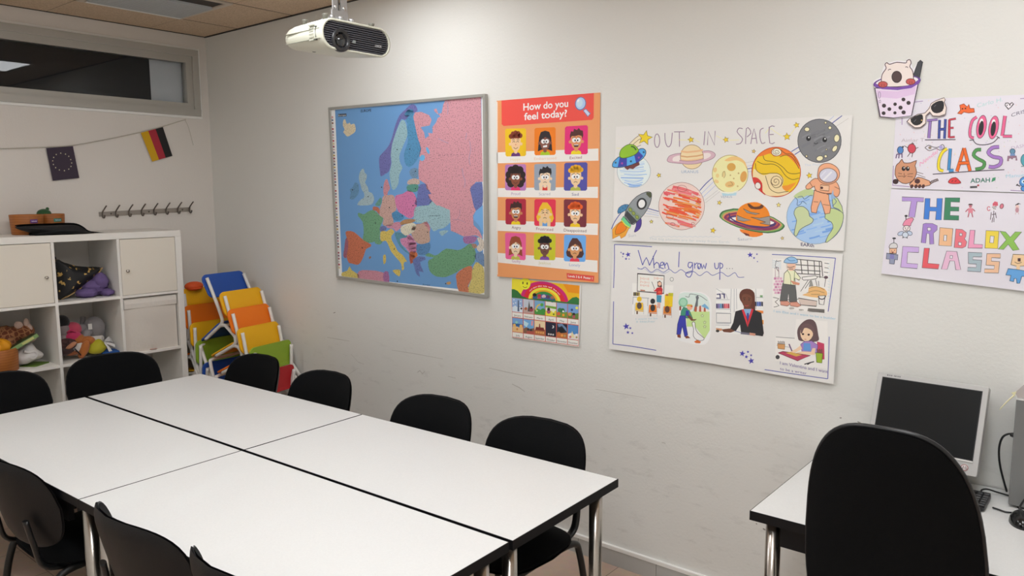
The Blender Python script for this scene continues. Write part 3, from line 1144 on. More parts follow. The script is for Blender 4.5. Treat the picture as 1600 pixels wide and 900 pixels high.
def sticker(root, col, px0, py0, px1, py1, word, R):
    """a name sticker wrapped on the pot's front, with pale handwriting"""
    o = Vector(root.location)
    b = MB()
    V, F = [], []
    n = 8
    zt, zb = on(px0, py0, 0, o.x + R).z, on(px0, py1, 0, o.x + R).z
    s0, s1 = on(px0, py0, 0, o.x + R * .9).y - o.y, on(px1, py0, 0, o.x + R * .9).y - o.y
    for i in range(n + 1):
        y = s0 + (s1 - s0) * i / n
        y = max(-R * .97, min(R * .97, y))
        x = math.sqrt(R * R - y * y) + .002
        V += [(x, y, zt - o.z), (x, y, zb - o.z)]
    for i in range(n):
        F.append((2 * i, 2 * i + 1, 2 * i + 3, 2 * i + 2))
    b.add(V, F, mat('sticker_' + col[1:], col, 0.5), True)
    V2 = []
    for i in range(n + 1):
        t_ = i / n
        y = s0 + (s1 - s0) * (.15 + .7 * t_)
        y = max(-R * .97, min(R * .97, y))
        zm = (zt + zb) / 2 - o.z + .003 * sin(t_ * 20)
        V2.append((math.sqrt(R * R - y * y) + .0028, y, zm))
    b.tube(V2, .0018, mat('sticker_ink', '#e3d6ea', 0.5), 6)
    b.build('name_sticker', root)


sticker(p1, '#6d3f86', 46, 343, 58, 349, '', .083)
sticker(p2, '#2f8a78', 83, 341.5, 96, 346.5, '', .071)
g = on(70, 336, 0, .11)
t = thing('soft_toy', 'green soft toy peeping over the rims of the two wooden pots', 'toy', (.10, g.y, ztop + .085))
GR = plush('plush_green', '#2f5a34')
MB().blob((0, 0, .028), (.035, .038, .028), GR, 16, 10).build('head', t)
MB().blob((.005, .018, .055), (.01, .009, .01), GR, 10, 8).build('eye_bump', t)
hat = Vector((.27, on(90, 360, 0, .27).y, ztop))
t = thing('costume_hat', 'flat black cloth hat lying across the top of the shelving', 'hat', hat)
HB = mat('hat_black', '#17171a', 0.8, bump=.5, bscale=25)
oo = px_outline([(21, 352), (40, 350), (75, 349), (100, 348), (117, 349), (128, 354), (136, 360), (148, 362), (163, 364), (150, 367), (120, 367), (95, 368), (70, 367.5), (45, 367), (44, 364), (52, 363), (38, 359), (28, 356)], .27, n=3)
MB().pillow(oo, lambda a, z, k: (.29 + .07 * k, a, max(z - .01 * (1 - k), ztop + .0005)), lambda a, z, k: (.29 - .07 * k, a, max(z, ztop + .0005)), HB).build('crown', t, world=True)
b = MB()
b.pillow([(.05 * cos(a) * 1.7, .17 * sin(a)) for a in [2 * pi * i / 32 for i in range(32)]], lambda x, y, k: (.30 + x, hat.y + .02 + y, ztop + .006 + .006 * k), lambda x, y, k: (.30 + x, hat.y + .02 + y, ztop + .001), HB)
b.build('brim', t, world=True)

# ------------------------------------------------------------------ coat rack
STEEL = mat('rack_steel', '#a59d94', 0.4, 0.55)
STEELD = mat('hook_steel', '#6f665f', 0.35, 0.6)
a, b_ = on(155, 335, 0, .006), on(298, 327, 0, .006)
t = thing('coat_rack', 'steel rail with eight coat hooks on the wall above the shelving', 'coat rack', (0, (a.y + b_.y) / 2, (a.z + b_.z) / 2))
L = (b_ - a).length
an = math.atan2(b_.z - a.z, b_.y - a.y)
M = Matrix.Rotation(an, 4, 'X')
MB().box((0.001, -L / 2, -.0145), (.007, L / 2, .0145), STEEL, M).build('rail', t, bevel=.001)
for k in range(8):
    y = -L / 2 + .018 + (L - .03) * k / 7
    P = smooth_path([(.050, y + .012, .052), (.035, y + .006, .036), (.014, y, .012), (.011, y, -.012), (.018, y, -.022), (.032, y, -.021), (.037, y, -.012)], 4)
    h = MB().tube(P, .0042, STEELD, 8, M=M)
    h.blob(M @ Vector((.038, y, -.010)), .0065, STEELD, 8, 6)
    h.build('hook', t)
for k in (-.38, 0.02, .40):
    MB().lathe([(.0055, 0), (.005, .002), (0, .0026)], STEELD, 10, M @ Matrix.Translation((.007, k * L, 0)) @ Matrix.Rotation(pi / 2, 4, 'Y')).build('screw', t)

# ------------------------------------------------------------------ string with two flags
P = [on(x, y, 0, .008) for x, y in [(-60, 232), (0, 232), (40, 231), (75, 229.5), (113, 227), (160, 219), (222, 206), (256, 197), (287, 187.5), (290, 187)]]
STR = mat('cord_white', '#c9c2b6', 0.8)
P = smooth_path(P, 5)
b = MB()
b.tube(P, .003, STR, 6)
b.tube(smooth_path([on(289, 187, 0, .008), on(295, 200, 0, .008), on(302, 227, 0, .008)], 4), .0014, STR, 6)
b.build('x')
o = bpy.data.objects['x']
o.name = 'bunting_string'
tag(o, 'pale string drooping across the left wall carrying two small flags', 'string')
EU = mat('flag_navy', '#3b2f40', 0.7)


def flag(name, label, quads, x=.0125, pole=None):
    return None


def wallquad(b, pts, x, m, th=.0006):
    P = [on(px, py, 0, x) for px, py in pts]
    n = len(P)
    Q = [p - Vector((th, 0, 0)) for p in P]
    b.add(P + Q, [tuple(range(n)), tuple(range(n, 2 * n))[::-1]] + [(i, (i + 1) % n, n + (i + 1) % n, n + i) for i in range(n)], m)


c = on(98, 254, 0, .012)
t = thing('paper_flag', 'dark blue paper flag with a ring of pale stars hanging from the string', 'flag', (.012, c.y, c.z))
b = MB()
wallquad(b, [(72, 231.5), (114, 228.5), (124, 278), (82.5, 282.5)], .012, EU)
b.build('flag_sheet', t, world=True)
b = MB()
ST = mat('flag_star', '#e8e0bb', 0.6)
for X, Y in [(262, 445), (318, 456), (356, 482), (379, 520), (390, 560), (382, 600), (356, 632), (305, 650), (246, 641), (202, 614), (176, 577), (168, 535), (179, 495), (209, 461)]:
    px, py = 60 + X / 7.5, 180 + Y / 7.5
    pts = []
    for i in range(10):
        r = (1.25 if i % 2 == 0 else .55)
        pts.append((px + r * sin(2 * pi * i / 10), py - r * cos(2 * pi * i / 10)))
    wallquad(b, pts, .0125, ST, .0003)
b.build('star_ring', t, world=True)
c = on(245, 226, 0, .012)
t = thing('paper_flag', 'paper flag with black, red and yellow upright bands hanging from the string', 'flag', (.012, c.y, c.z))
q = [(220, 207.5), (254.5, 198.5), (269.5, 243.5), (238, 252.5)]
lerp = lambda a, b2, k: (a[0] + (b2[0] - a[0]) * k, a[1] + (b2[1] - a[1]) * k)
for i, (nm, col) in enumerate([('yellow_band', '#d8a80c'), ('red_band', '#b02a3c'), ('black_band', '#1c1a1b')]):
    k0, k1 = i / 3, (i + 1) / 3
    b = MB()
    wallquad(b, [lerp(q[0], q[1], k0), lerp(q[0], q[1], k1), lerp(q[3], q[2], k1), lerp(q[3], q[2], k0)], .012, mat('flag_' + nm, col, 0.7))
    b.build(nm, t, world=True)

# ------------------------------------------------------------------ projector on its ceiling mount
PX = 3.0
pa, pb2 = on(502.5, 60, 0, PX), on(610, 72, 0, PX)
PYC, PW = (pa.y + pb2.y) / 2, abs(pa.y - pb2.y)
zt, zb = on(548, 34, 0, PX).z, on(548, 81.5, 0, PX).z
PZC, PH = (zt + zb) / 2, zt - zb
PD = 0.225
CREAM = mat('projector_cream', '#d6d6c6', 0.4)
t = thing('projector', 'cream ceiling projector with black louvred front and round lens', 'projector', (PX, PYC, PZC))
# body: stadium section swept backwards, shoulders rounded at the rear


def stadium(w, h, n=10):
    return rrect(w, h, h / 2 - .0005, n)


b = MB()
secs = [(0.0, 1.0), (-.003, 1.012), (-.02, 1.02), (-.10, 1.0), (-.18, .965), (-.205, .92), (-PD, .78)]
V, F = [], []
oo = stadium(PW, PH)
n = len(oo)
for x, k in secs:
    for a, z in oo:
        V.append((x, a * (k if k < 1 else 1 + (k - 1) * .3), z * k if z > 0 else z * k * (1 + 1.9 * x)))
for i in range(len(secs) - 1):
    for j in range(n):
        j2 = (j + 1) % n
        F.append((i * n + j, i * n + j2, (i + 1) * n + j2, (i + 1) * n + j))
b.add(V, F, CREAM, True)
b.add(V[-n:], [tuple(range(n))], CREAM)
# front rim ring
inn = [(a, z) for a, z in stadium(PW - .014, PH - .012)]
b.add([(0, a, z) for a, z in oo] + [(.002, a, z) for a, z in inn] + [(-.012, a, z) for a, z in inn],
      [(i, (i + 1) % n, n + (i + 1) % n, n + i) for i in range(n)] + [(n + i, n + (i + 1) % n, 2 * n + (i + 1) % n, 2 * n + i) for i in range(n)], CREAM, True)
b.build('body', t)
b = MB()
PBK = mat('grille_black', '#09090b', 0.5)
b.add([(-.008, a, z) for a, z in inn], [tuple(range(n))], PBK)
W2, H2 = PW - .016, PH - .014
nl = 12
for k in range(nl):
    z = -H2 / 2 + H2 * (k + .5) / nl
    hw = W2 / 2 - H2 / 2 + math.sqrt(max(0, (H2 / 2) ** 2 - z * z))
    b.box((-.008, -hw + .001, z - .0014), (-.001, hw - .001, z + .0014), mat('grille_slat', '#55555d', 0.35))
b.build('front_grille', t)
b = MB()
ly = on(532.5, 64, 0, PX).y - PYC
lz = on(532.5, 63, 0, PX).z - PZC
M = Matrix.Translation((0, ly, lz)) @ Matrix.Rotation(pi / 2, 4, 'Y')
b.lathe([(.036, -.01), (.036, .004), (.033, .006), (.027, .006), (.024, .002), (.024, -.004), (.0, -.004)], mat('lens_ring', '#2b2b2d', 0.3), 28, M)
lens = b.build('lens_barrel', t)
MB().lathe([(.0235, -.002), (.018, .002), (.010, .0045), (0, .0055)], mat('lens_glass', '#232629', 0.06, coat=1.0), 24, M).build('lens', lens)
iy = on(553.5, 65.5, 0, PX).y - PYC
iz = on(553.5, 65.5, 0, PX).z - PZC
MB().box((-.004, iy - .005, iz - .005), (.0012, iy + .005, iz + .005), mat('sensor_window', '#8a9090', 0.2)).build('sensor', t)
# maker's lettering, upside down because the projector hangs inverted


def text_shapes(s, bold=False):
    cu = bpy.data.curves.new('txt', 'FONT')
    cu.body = s
    cu.fill_mode = 'FRONT'
    cu.resolution_u = 3
    if bold:
        cu.offset = 0.018
    ob_ = bpy.data.objects.new('txt', cu)
    COL.objects.link(ob_)
    dg = bpy.context.evaluated_depsgraph_get()
    me = ob_.evaluated_get(dg).to_mesh()
    V = [(v.co.x, v.co.y) for v in me.vertices]
    F = [tuple(p.vertices) for p in me.polygons]
    ob_.evaluated_get(dg).to_mesh_clear()
    bpy.data.objects.remove(ob_)
    bpy.data.curves.remove(cu)
    return V, F


V, F = text_shapes('SONY', True)
mx = max(v[0] for v in V)
ty = on(590.5, 72.2, 0, PX)
k = .030 / mx
MB().add([(.0008, ty.y - PYC + (mx / 2 - v[0]) * k, ty.z - PZC + (.35 - v[1]) * k) for v in V], F, mat('logo_silver', '#d6d6d8', 0.3)).build('lettering', t)
# seams, side vent and feet
b = MB()
for zz in (.012, -.018):
    b.box((-.19, -PW / 2 - .0008, zz), (-.01, -PW / 2 + .006, zz + .0012), mat('seam_grey', '#a9a99b', 0.6))
for k in range(6):
    b.box((-.062, -PW / 2 - .0015, -.022 + .009 * k), (-.04, -PW / 2 + .006, -.018 + .009 * k), mat('seam_grey', '#a9a99b', 0.6))
b.box((-.034, -PW / 2 - .0015, .018), (-.026, -PW / 2 + .006, .021), mat('vent_dark', '#4b4b45', 0.6))
b.box((-.034, -PW / 2 - .0015, -.022), (-.026, -PW / 2 + .006, -.019), mat('vent_dark', '#4b4b45', 0.6))
b.box((-.030, -PW / 2 - .0012, -.014), (-.028, -PW / 2 + .006, .016), mat('vent_dark', '#4b4b45', 0.6))
b.build('side_vent', t)
for x, y in ((-.03, -PW / 2 + .04), (-.03, PW / 2 - .055), (-.15, -PW / 2 + .05), (-.15, PW / 2 - .05)):
    MB().lathe([(.008, -.004), (.008, .010), (.010, .012), (.010, .016), (0, .017)], mat('foot_grey', '#77756c', 0.5), 12, Matrix.Translation((x, y, PH / 2))).build('foot', t)
b = MB()
b.lathe([(0, 0), (.006, 0), (.006, .008), (0, .010)], mat('knob_dark', '#3a3935', 0.5), 12, Matrix.Translation((-.15, -.06, -PH * .36)))
b.build('underside_knob', t)
m_ = on(529, 20, 0, PX - .05)
GALV = mat('galvanised', '#b5b5b6', 0.35, 0.75)
t = thing('ceiling_mount', 'perforated galvanised bracket fixing the projector to the ceiling', 'bracket', (PX - .05, m_.y, HC))
zb_ = PZC + PH / 2 - HC
b = MB()
for y0_, w in ((-.024, .020), (.008, .026)):
    b.box((-.002, y0_, zb_ + .035), (.002, y0_ + w, 0), GALV)
    for k in range(12):
        z = zb_ + .05 + .045 * k
        if z < -.03:
            b.lathe([(.0055, 0), (.0055, .003), (0, .0032)], mat('bolt_bright', '#dcdcdc', 0.2, 0.8), 10, Matrix.Translation((.002, y0_ + w / 2, z)) @ Matrix.Rotation(pi / 2, 4, 'Y'))
b.build('strap', t)
b = MB()
b.tube([(-.006, 0, zb_ + .03), (-.006, 0, 0)], .006, mat('rod_dark', '#6c6c6e', 0.3, 0.8), 10)
b.build('threaded_rod', t)
b = MB()
b.box((-.03, -.045, -.006), (.03, .045, 0), GALV)
b.build('ceiling_plate', t)
b = MB()
b.box((-.02, -.055, zb_ + .004), (.02, .06, zb_ + .009), GALV)
b.box((-.003, -.028, zb_ + .009), (.003, .036, zb_ + .04), GALV)
for y in (-.035, .0, .045):
    b.lathe([(.009, 0), (.009, .008), (.006, .012), (0, .012)], GALV, 8, Matrix.Translation((.01, y, zb_ + .009)))
b.build('swivel_plate', t)

# ------------------------------------------------------------------ computer on the desk
SILV = mat('monitor_silver', '#b9b8b6', 0.38, 0.25)
SCR = mat('screen_black', '#0c0f11', 0.3, spec=0.3)
yaw, tl = rad(-3), rad(19.5)
MW, MH = .330, .284
M = Matrix.Translation((4.360, -.078, 1.071)) @ Matrix.Rotation(yaw, 4, 'Z') @ Matrix.Rotation(-tl, 4, 'X')
mc = M @ Vector((MW / 2, .05, -MH))
t = thing('monitor', 'silver flat monitor with dark screen on the desk behind the office chair', 'monitor', (mc.x, mc.y, TZ))
b = MB()
b.prism(rrect(MW, MH, .006, 3, MW / 2, -MH / 2), 0.0, .028, SILV, lambda a, z, d: (a, d, z), M)
b.prism(rrect(MW - .05, MH - .06, .02, 3, MW / 2, -MH / 2), 0.028, .055, SILV, lambda a, z, d: (a, d, z), M)
b.build('case', t, world=True, bevel=.0015)
b = MB()
b.box((.016, -.001, -MH + .046), (MW - .016, .002, -.016), mat('bezel_inner', '#2a2c2e', 0.4), M)
b.box((.0185, -.0016, -MH + .0485), (MW - .0185, .001, -.0185), SCR, M)
b.build('screen', t, world=True)
b = MB()
b.box((.016, -.004, -MH + .041), (MW - .016, .0, -MH + .046), mat('bezel_light', '#d8d7d4', 0.35), M)
b.build('lower_lip', t, world=True)
V, F = text_shapes('VIEWMASTER', True)
V, F = text_shapes('\u2022\u2022\u2022 \u2022\u2022\u2022\u2022', True) if False else (V, F)
mx = max(v[0] for v in V)
b = MB()
b.lathe([(.011, 0), (.011, .0008), (0, .0009)], mat('sticker_pale', '#e0d8d6', 0.5), 20, M @ Matrix.Translation((MW - .036, -.0002, -MH + .022)) @ Matrix.Rotation(pi / 2, 4, 'X'))
b.tube([M @ Vector((MW - .036 + .0095 * cos(2 * pi * i / 20), -.0012, -MH + .022 + .0095 * sin(2 * pi * i / 20))) for i in range(20)], .0009, mat('sticker_red', '#9a4a48', 0.5), 6, closed=True)
b.tube([M @ Vector((MW - .041, -.0014, -MH + .017)), M @ Vector((MW - .039, -.0014, -MH + .027)), M @ Vector((MW - .036, -.0014, -MH + .019)), M @ Vector((MW - .033, -.0014, -MH + .027)), M @ Vector((MW - .031, -.0014, -MH + .017))], .0009, mat('sticker_ink2', '#3c3838', 0.5), 6)
b.build('round_sticker', t, world=True)
b = MB()
x0_ = .030
for k, w in enumerate((.006, .004, .003, .005, 0, .004, .006, .003, .004, .005)):
    if w:
        b.box((x0_, -.0006, -.0105), (x0_ + w * .55, .0005, -.0065), mat('brand_ink', '#55555a', 0.4), M)
    x0_ += w * .8 + .001 + (.002 if not w else 0)
b.build('brand_lettering', t, world=True)
b = MB()
ft = Vector((mc.x + .0, -.075, TZ))
b.lathe([(0, 0), (.085, 0), (.088, .004), (.080, .012), (.03, .018), (0, .018)], SILV, 28, Matrix.Translation(ft))
b.build('base', t, world=True)
b = MB()
b.tube([ft + Vector((0, .02, .012)), ft + Vector((0, .030, .10)), M @ Vector((MW / 2, .045, -MH * .55))], [.024, .022, .026], SILV, 12)
b.build('stand', t, world=True)

# tower case
t = thing('computer_tower', 'grey computer tower on the desk at the right edge of the photo', 'computer', (4.95, -.09, TZ))
TG = mat('tower_grey', '#7e7e7d', 0.45, 0.2)
b = MB()
b.box((4.768, -.160, TZ + .008), (5.15, -.006, TZ + .338), TG)
b.build('case', t, world=True, bevel=.003)
b = MB()
b.box((4.766, -.162, TZ + .338), (5.15, -.004, TZ + .342), mat('tower_top', '#dad8d6', 0.4))
b.build('top_cover', t, world=True)
b = MB()
for x in (4.80, 5.11):
    for y in (-.145, -.025):
        b.lathe([(.01, 0), (.01, .008), (0, .008)], BLACKP, 10, Matrix.Translation((x, y, TZ)))
b.build('feet', t, world=True)

# paper with a pale tie on the tower
PAP = mat('tie_pale', '#e2dcb2', 0.6)
t = thing('paper_tie', 'pale yellow paper twist sticking out from the top of the computer tower', 'paper', (4.78, -.15, TZ + .345))
P = [on(1562, 640, 1, -.165), on(1572, 629, 1, -.165), on(1584, 618, 1, -.165)]
b = MB()
b.tube(smooth_path(P, 4), [.0028, .003, .0032, .0034, .0036, .0038, .004, .004, .004], PAP, 8, flat=.5)
b.build('twist_tail', t, world=True)
V = [on(1580, 613.5, 1, -.165), on(1588, 612, 1, -.165), on(1585, 620, 1, -.165)]
V2 = [v + Vector((0, .003, 0)) for v in V]
MB().add(V + V2, [(0, 1, 2), (5, 4, 3), (0, 3, 4, 1), (1, 4, 5, 2), (2, 5, 3, 0)], PAP).build('twist_end', t, world=True)
V = [on(1586, 613, 1, -.16), on(1600, 601, 1, -.16), on(1625, 590, 1, -.16), on(1625, 622, 1, -.16), on(1590, 621.5, 1, -.16)]
V2 = [v + Vector((0, .002, 0)) for v in V]
MB().add(V + V2, [(0, 1, 2, 3, 4), (9, 8, 7, 6, 5)] + [(i, (i + 1) % 5, 5 + (i + 1) % 5, 5 + i) for i in range(5)], mat('paper_grey', '#b8b0ad', 0.7)).build('folded_paper', t, world=True)

# keyboard
KBD = mat('keyboard_black', '#17181a', 0.35)
KEY = mat('key_black', '#1d1e20', 0.4)
kr = on(1550, 772, 2, TZ + .012)
t = thing('keyboard', 'black keyboard on the desk, partly hidden by the office chair', 'keyboard', (kr.x - .22, -.185, TZ))
b = MB()
b.prism(rrect(.44, .150, .018, 4), .002, .016, KBD)
b.build('keyboard_base', t, bevel=.003)
rows = 6
for blk, (x0_, nx) in {'main': (-.205, 15), 'nav': (.085, 3), 'pad': (.147, 4)}.items():
    for r_ in range(rows):
        y = .052 - .0205 * r_ - (.004 if r_ else 0)
        for c_ in range(nx):
            w = .0165
            x = x0_ + c_ * .0185
            if blk == 'nav' and r_ == 3:
                continue
            kb = MB().box((x, y - .0085, .015), (x + w, y + .0085, .0205), KEY)
            if blk != 'main' or True:
                if c_ == 0:
                    acc = MB()
                acc.v, acc.f, acc.m, acc.sm, acc.mats = acc.v, acc.f, acc.m, acc.sm, acc.mats
                acc.box((x, y - .0085, .0145), (x + w, y + .0085, .0205), KEY)
        if nx and acc.f:
            acc.build('key_row', t, bevel=.0015, seg=1)
            acc = MB()
MB().tube(smooth_path([(.190, .070, .012), (.192, .082, .018), (.205, .098, .018), (.23, .112, .010), (.262, .12, .004)], 5), .0028, BLACKP, 8).build('cable', t)

# mouse and cables
mp_ = on(1592, 808, 2, TZ + .015)
t = thing('computer_mouse', 'glossy black mouse on the desk in front of the computer tower', 'mouse', (mp_.x + .008, mp_.y - .005, TZ), rad(12))
GLB = mat('mouse_black', '#0e0f10', 0.18)
MB().blob((0, 0, .0), (.032, .056, .036), GLB, 24, 16, fn=lambda p: 1.0 if p.z > 0 else (1.0 if p.z > -.02 else max(.02, 0.04 / max(abs(p.z), .04)))).build('mouse_body', t)
MB().lathe([(.006, -.002), (.0065, 0), (.006, .002)], BLACKP, 12, Matrix.Translation((0, .034, .029)) @ Matrix.Rotation(pi / 2, 4, 'Y')).build('scroll_wheel', t)
P = [(mp_.x + .01, mp_.y + .055, TZ + .008), (4.80, -.185, TZ + .012), (4.815, -.175, TZ + .05), (4.83, -.17, TZ + .075), (4.86, -.168, TZ + .06), (4.90, -.18, TZ + .004)]
o = MB().tube(smooth_path(P, 6), .0028, BLACKP, 8).build('mouse_cable')
tag(o, 'black mouse cable looping up against the tower\'s grey side', 'cable')
P = [on(1551, 793, 2, TZ + .004), on(1560, 796, 2, TZ + .004), on(1572, 800, 2, TZ + .004), on(1586, 801, 2, TZ + .004)]
o = MB().tube(smooth_path(P, 5), .0026, BLACKP, 8).build('usb_cable')
tag(o, 'black cable lying on the desk between keyboard and mouse', 'cable')
P = [on(1584, 680, 1, -.09), on(1576, 678, 1, -.09), on(1566, 684, 1, -.09), on(1561, 702, 1, -.08), on(1563, 730, 1, -.06), on(1573, 768, 1, -.03)]
t = thing('power_cable', 'black power cable plugged into the tower and dropping behind the desk', 'cable', P[0])
MB().tube(smooth_path(P, 6) , .0032, BLACKP, 8).build('cord', t, world=True)
MB().tube([P[0] + Vector((.004, 0, 0)), P[1] + Vector((.004, 0, -.001))], [.009, .0055], BLACKP, 10).build('plug', t, world=True)

# ------------------------------------------------------------------ posters and drawings on the long wall
GAIN = 0.80


def ink(col, rough=0.55):
    key = 'ink_' + col[1:]
    if key in MATS:
        return MATS[key]
    rgb = [min(0.9, x / GAIN) for x in lin(col)]
    return mat(key, rgb, rough)


def paper(name, col, wrinkle=0.35, scale=7.0, rough=0.6, vary=0.0, vscale=8):
    rgb = [min(0.88, x / GAIN) for x in lin(col)]
    m = mat(name, rgb, rough, bump=wrinkle, bscale=scale, vary=vary, vscale=vscale)
    if wrinkle:
        for n in m.node_tree.nodes:
            if n.type == 'BUMP':
                n.inputs['Distance'].default_value = 0.02
    return m


class Sheet:
    """a sheet of paper on the wall: a plane that stands a little further off the wall at its lower edge"""

    def __init__(s, name, label, cat, corners, d0, d1, m, group=None, th=.0004):
        P = [on(x, y, 1, 0) for x, y in corners]
        s.zt, s.zb = max(p.z for p in P), min(p.z for p in P)
        s.d0, s.d1 = d0, d1
        s.lay = 0
        Q = [s.at(x, y, 0) for x, y in corners]
        c = sum(Q, Vector()) / len(Q)
        s.root = thing(name, label, cat, (c.x, c.y, min(q.z for q in Q)), 0, group)
        b = MB()
        n = len(Q)
        B = [q + Vector((0, th, 0)) for q in Q]
        b.add(Q + B, [tuple(range(n)), tuple(range(n, 2 * n))[::-1]] + [(i, (i + 1) % n, n + (i + 1) % n, n + i) for i in range(n)], m)
        s.sheet = b.build('paper_sheet', s.root, world=True)

    def at(s, x, y, lay):
        p = on(x, y, 1, 0)
        for _ in range(3):
            k = (s.zt - p.z) / max(1e-6, s.zt - s.zb)
            p = on(x, y, 1, -(s.d0 + (s.d1 - s.d0) * k) - lay * 2.2e-5)
        return p


def nxt(A, name, label=None):
    """close one drawing and start the next on the same sheet, above it"""
    A.done()
    B = Art(A.sh, A.c, name, A.l)
    if label:
        B.label = label
    return B


class Art:
    """drawing on a sheet; coordinates are those of an enlargement (x0, y0, scale) of the photograph"""

    def __init__(s, sheet, crop, name, base=1):
        s.sh, s.c, s.name, s.b, s.l = sheet, crop, name, MB(), base

    def px(s, X, Y):
        return s.c[0] + X / s.c[2], s.c[1] + Y / s.c[2]

    def P(s, X, Y):
        return s.sh.at(*s.px(X, Y), s.l)

    def use(s, crop):
        s.c = crop
        return s

    def poly(s, pts, col, sm=0, keep=False):
        if sm:
            pts = [(p.x, p.y) for p in smooth_path([(a, b, 0) for a, b in pts], sm, True)]
        V = [s.P(a, b) for a, b in pts]
        T = tessellate_polygon([[Vector((a, b, 0)) for a, b in pts]])
        s.b.add(V, [tuple(t) for t in T], ink(col))
        if not keep:
            s.l += 1
        return s

    def ell(s, cx, cy, rx, ry, col, rot=0, n=22, keep=False):
        c, q = cos(rad(rot)), sin(rad(rot))
        pts = [(cx + rx * cos(2 * pi * i / n) * c - ry * sin(2 * pi * i / n) * q, cy + rx * cos(2 * pi * i / n) * q + ry * sin(2 * pi * i / n) * c) for i in range(n)]
        V = [s.P(a, b) for a, b in pts]
        s.b.add(V, [tuple(range(n))], ink(col))
        if not keep:
            s.l += 1
        return s

    def ring(s, cx, cy, rx, ry, w, col, rot=0, n=36, a0=0, a1=360):
        pts = []
        for i in range(n + 1):
            a = rad(a0 + (a1 - a0) * i / n)
            c, q = cos(rad(rot)), sin(rad(rot))
            pts.append((cx + rx * cos(a) * c - ry * sin(a) * q, cy + rx * cos(a) * q + ry * sin(a) * c))
        return s.line(pts, w, col)

    def line(s, pts, w, col, sm=0, closed=False, keep=False):
        if sm:
            pts = [(p.x, p.y) for p in smooth_path([(a, b, 0) for a, b in pts], sm, closed)]
        if closed:
            pts = list(pts) + [pts[0], pts[1]]
        L, R_ = [], []
        n = len(pts)
        for i in range(n):
            a, b = pts[max(i - 1, 0)], pts[min(i + 1, n - 1)]
            dx, dy = b[0] - a[0], b[1] - a[1]
            d = math.hypot(dx, dy) or 1
            k = 1.0
            if 0 < i < n - 1:
                e = (pts[i][0] - a[0], pts[i][1] - a[1])
                el = math.hypot(*e) or 1
                cs = abs(e[0] * dx + e[1] * dy) / (el * d)
                k = min(1.6, 1 / max(cs, .3))
            ox, oy = -dy / d * w / 2 * k, dx / d * w / 2 * k
            L.append(s.P(pts[i][0] + ox, pts[i][1] + oy))
            R_.append(s.P(pts[i][0] - ox, pts[i][1] - oy))
        s.b.add(L + R_, [(i, i + 1, n + i + 1, n + i) for i in range(n - 1)], ink(col))
        if not keep:
            s.l += 1
        return s

    def lines(s, segs, w, col, sm=0):
        for g in segs:
            s.line(g, w, col, sm, keep=True)
        s.l += 1
        return s

    def shape(s, pts, col, stroke='#2a2526', w=3, sm=0):
        s.poly(pts, col, sm)
        return s.line(pts, w, stroke, sm, closed=True)

    def blobs(s, cx, cy, rx, ry, col, stroke='#2a2526', w=3, rot=0):
        s.ell(cx, cy, rx, ry, col, rot)
        return s.ring(cx, cy, rx, ry, w, stroke, rot)

    def star(s, cx, cy, r, col, stroke=None, w=2, rot=0, inner=.45):
        pts = []
        for i in range(10):
            q = r if i % 2 == 0 else r * inner
            a = rad(rot + 36 * i)
            pts.append((cx + q * sin(a), cy - q * cos(a)))
        s.poly(pts, col)
        if stroke:
            s.line(pts, w, stroke, closed=True)
        return s

    def text(s, t, x0, y0, x1, y1, h, col, bold=False):
        """text from baseline start to baseline end, h = capital height"""
        V, F = text_shapes(t, bold)
        if not V:
            return s
        mn, mx_ = min(v[0] for v in V), max(v[0] for v in V)
        W = mx_ - mn
        dx, dy = (x1 - x0) / W, (y1 - y0) / W
        s.b.add([s.P(x0 + (v[0] - mn) * dx, y0 + (v[0] - mn) * dy - v[1] / .73 * h) for v in V], F, ink(col))
        s.l += 1
        return s

    def done(s, label=None):
        o = s.b.build(s.name, s.sh.root, world=True, weld=False)
        if label:
            o['label'] = label
        return o


# ---- framed map of Europe
MAPF = mat('map_frame', '#b4b3ad', 0.35, 0.35)
mc4 = [(513, 168), (758, 146.5), (761, 465), (525.5, 434)]
PT = [on(x, y, 1, -.020) for x, y in mc4]
x0m, x1m = (PT[0].x + PT[3].x) / 2, (PT[1].x + PT[2].x) / 2
z1m, z0m = (PT[0].z + PT[1].z) / 2, (PT[2].z + PT[3].z) / 2
cor = [on(x, y, 1, -.012) for x, y in mc4]
sh = Sheet('wall_map', 'large framed map of Europe with coloured countries on blue sea', 'map', [(516, 169.5), (755, 150), (758, 462), (527.5, 432)], .012, .012, paper('map_paper', '#e9e6e2', .05))
b = MB()
for i in range(4):
    a, c = PT[i], PT[(i + 1) % 4]
    d = (c - a).normalized()
    ctr = sum(PT, Vector()) / 4
    inn_ = (ctr - (a + c) / 2)
    inn_ = (inn_ - d * inn_.dot(d)).normalized()
    w = .013 if i in (0, 2) else .016
    Q = [a, c, c + inn_ * w - d * w, a + inn_ * w + d * w]
    F4 = [Vector((q.x, -.021, q.z)) for q in Q]
    B4 = [Vector((q.x, -.002, q.z)) for q in Q]
    b.add(F4 + B4, [(0, 1, 2, 3), (7, 6, 5, 4)] + [(k, (k + 1) % 4, 4 + (k + 1) % 4, 4 + k) for k in range(4)], MAPF)
b.build('frame', sh.root, world=True, bevel=.0015)['label'] = 'grey aluminium frame'
M1, M2, M3, M4 = (510, 145, 5.623), (635, 140, 5.623), (515, 295, 5.623), (635, 310, 5.623)
C6 = (500, 140, 2.648)
A = Art(sh, C6, 'sea')
A.poly([(62, 84), (668, 32), (676, 836), (92, 775)], '#6390bf')
A.done()
SPK = {}


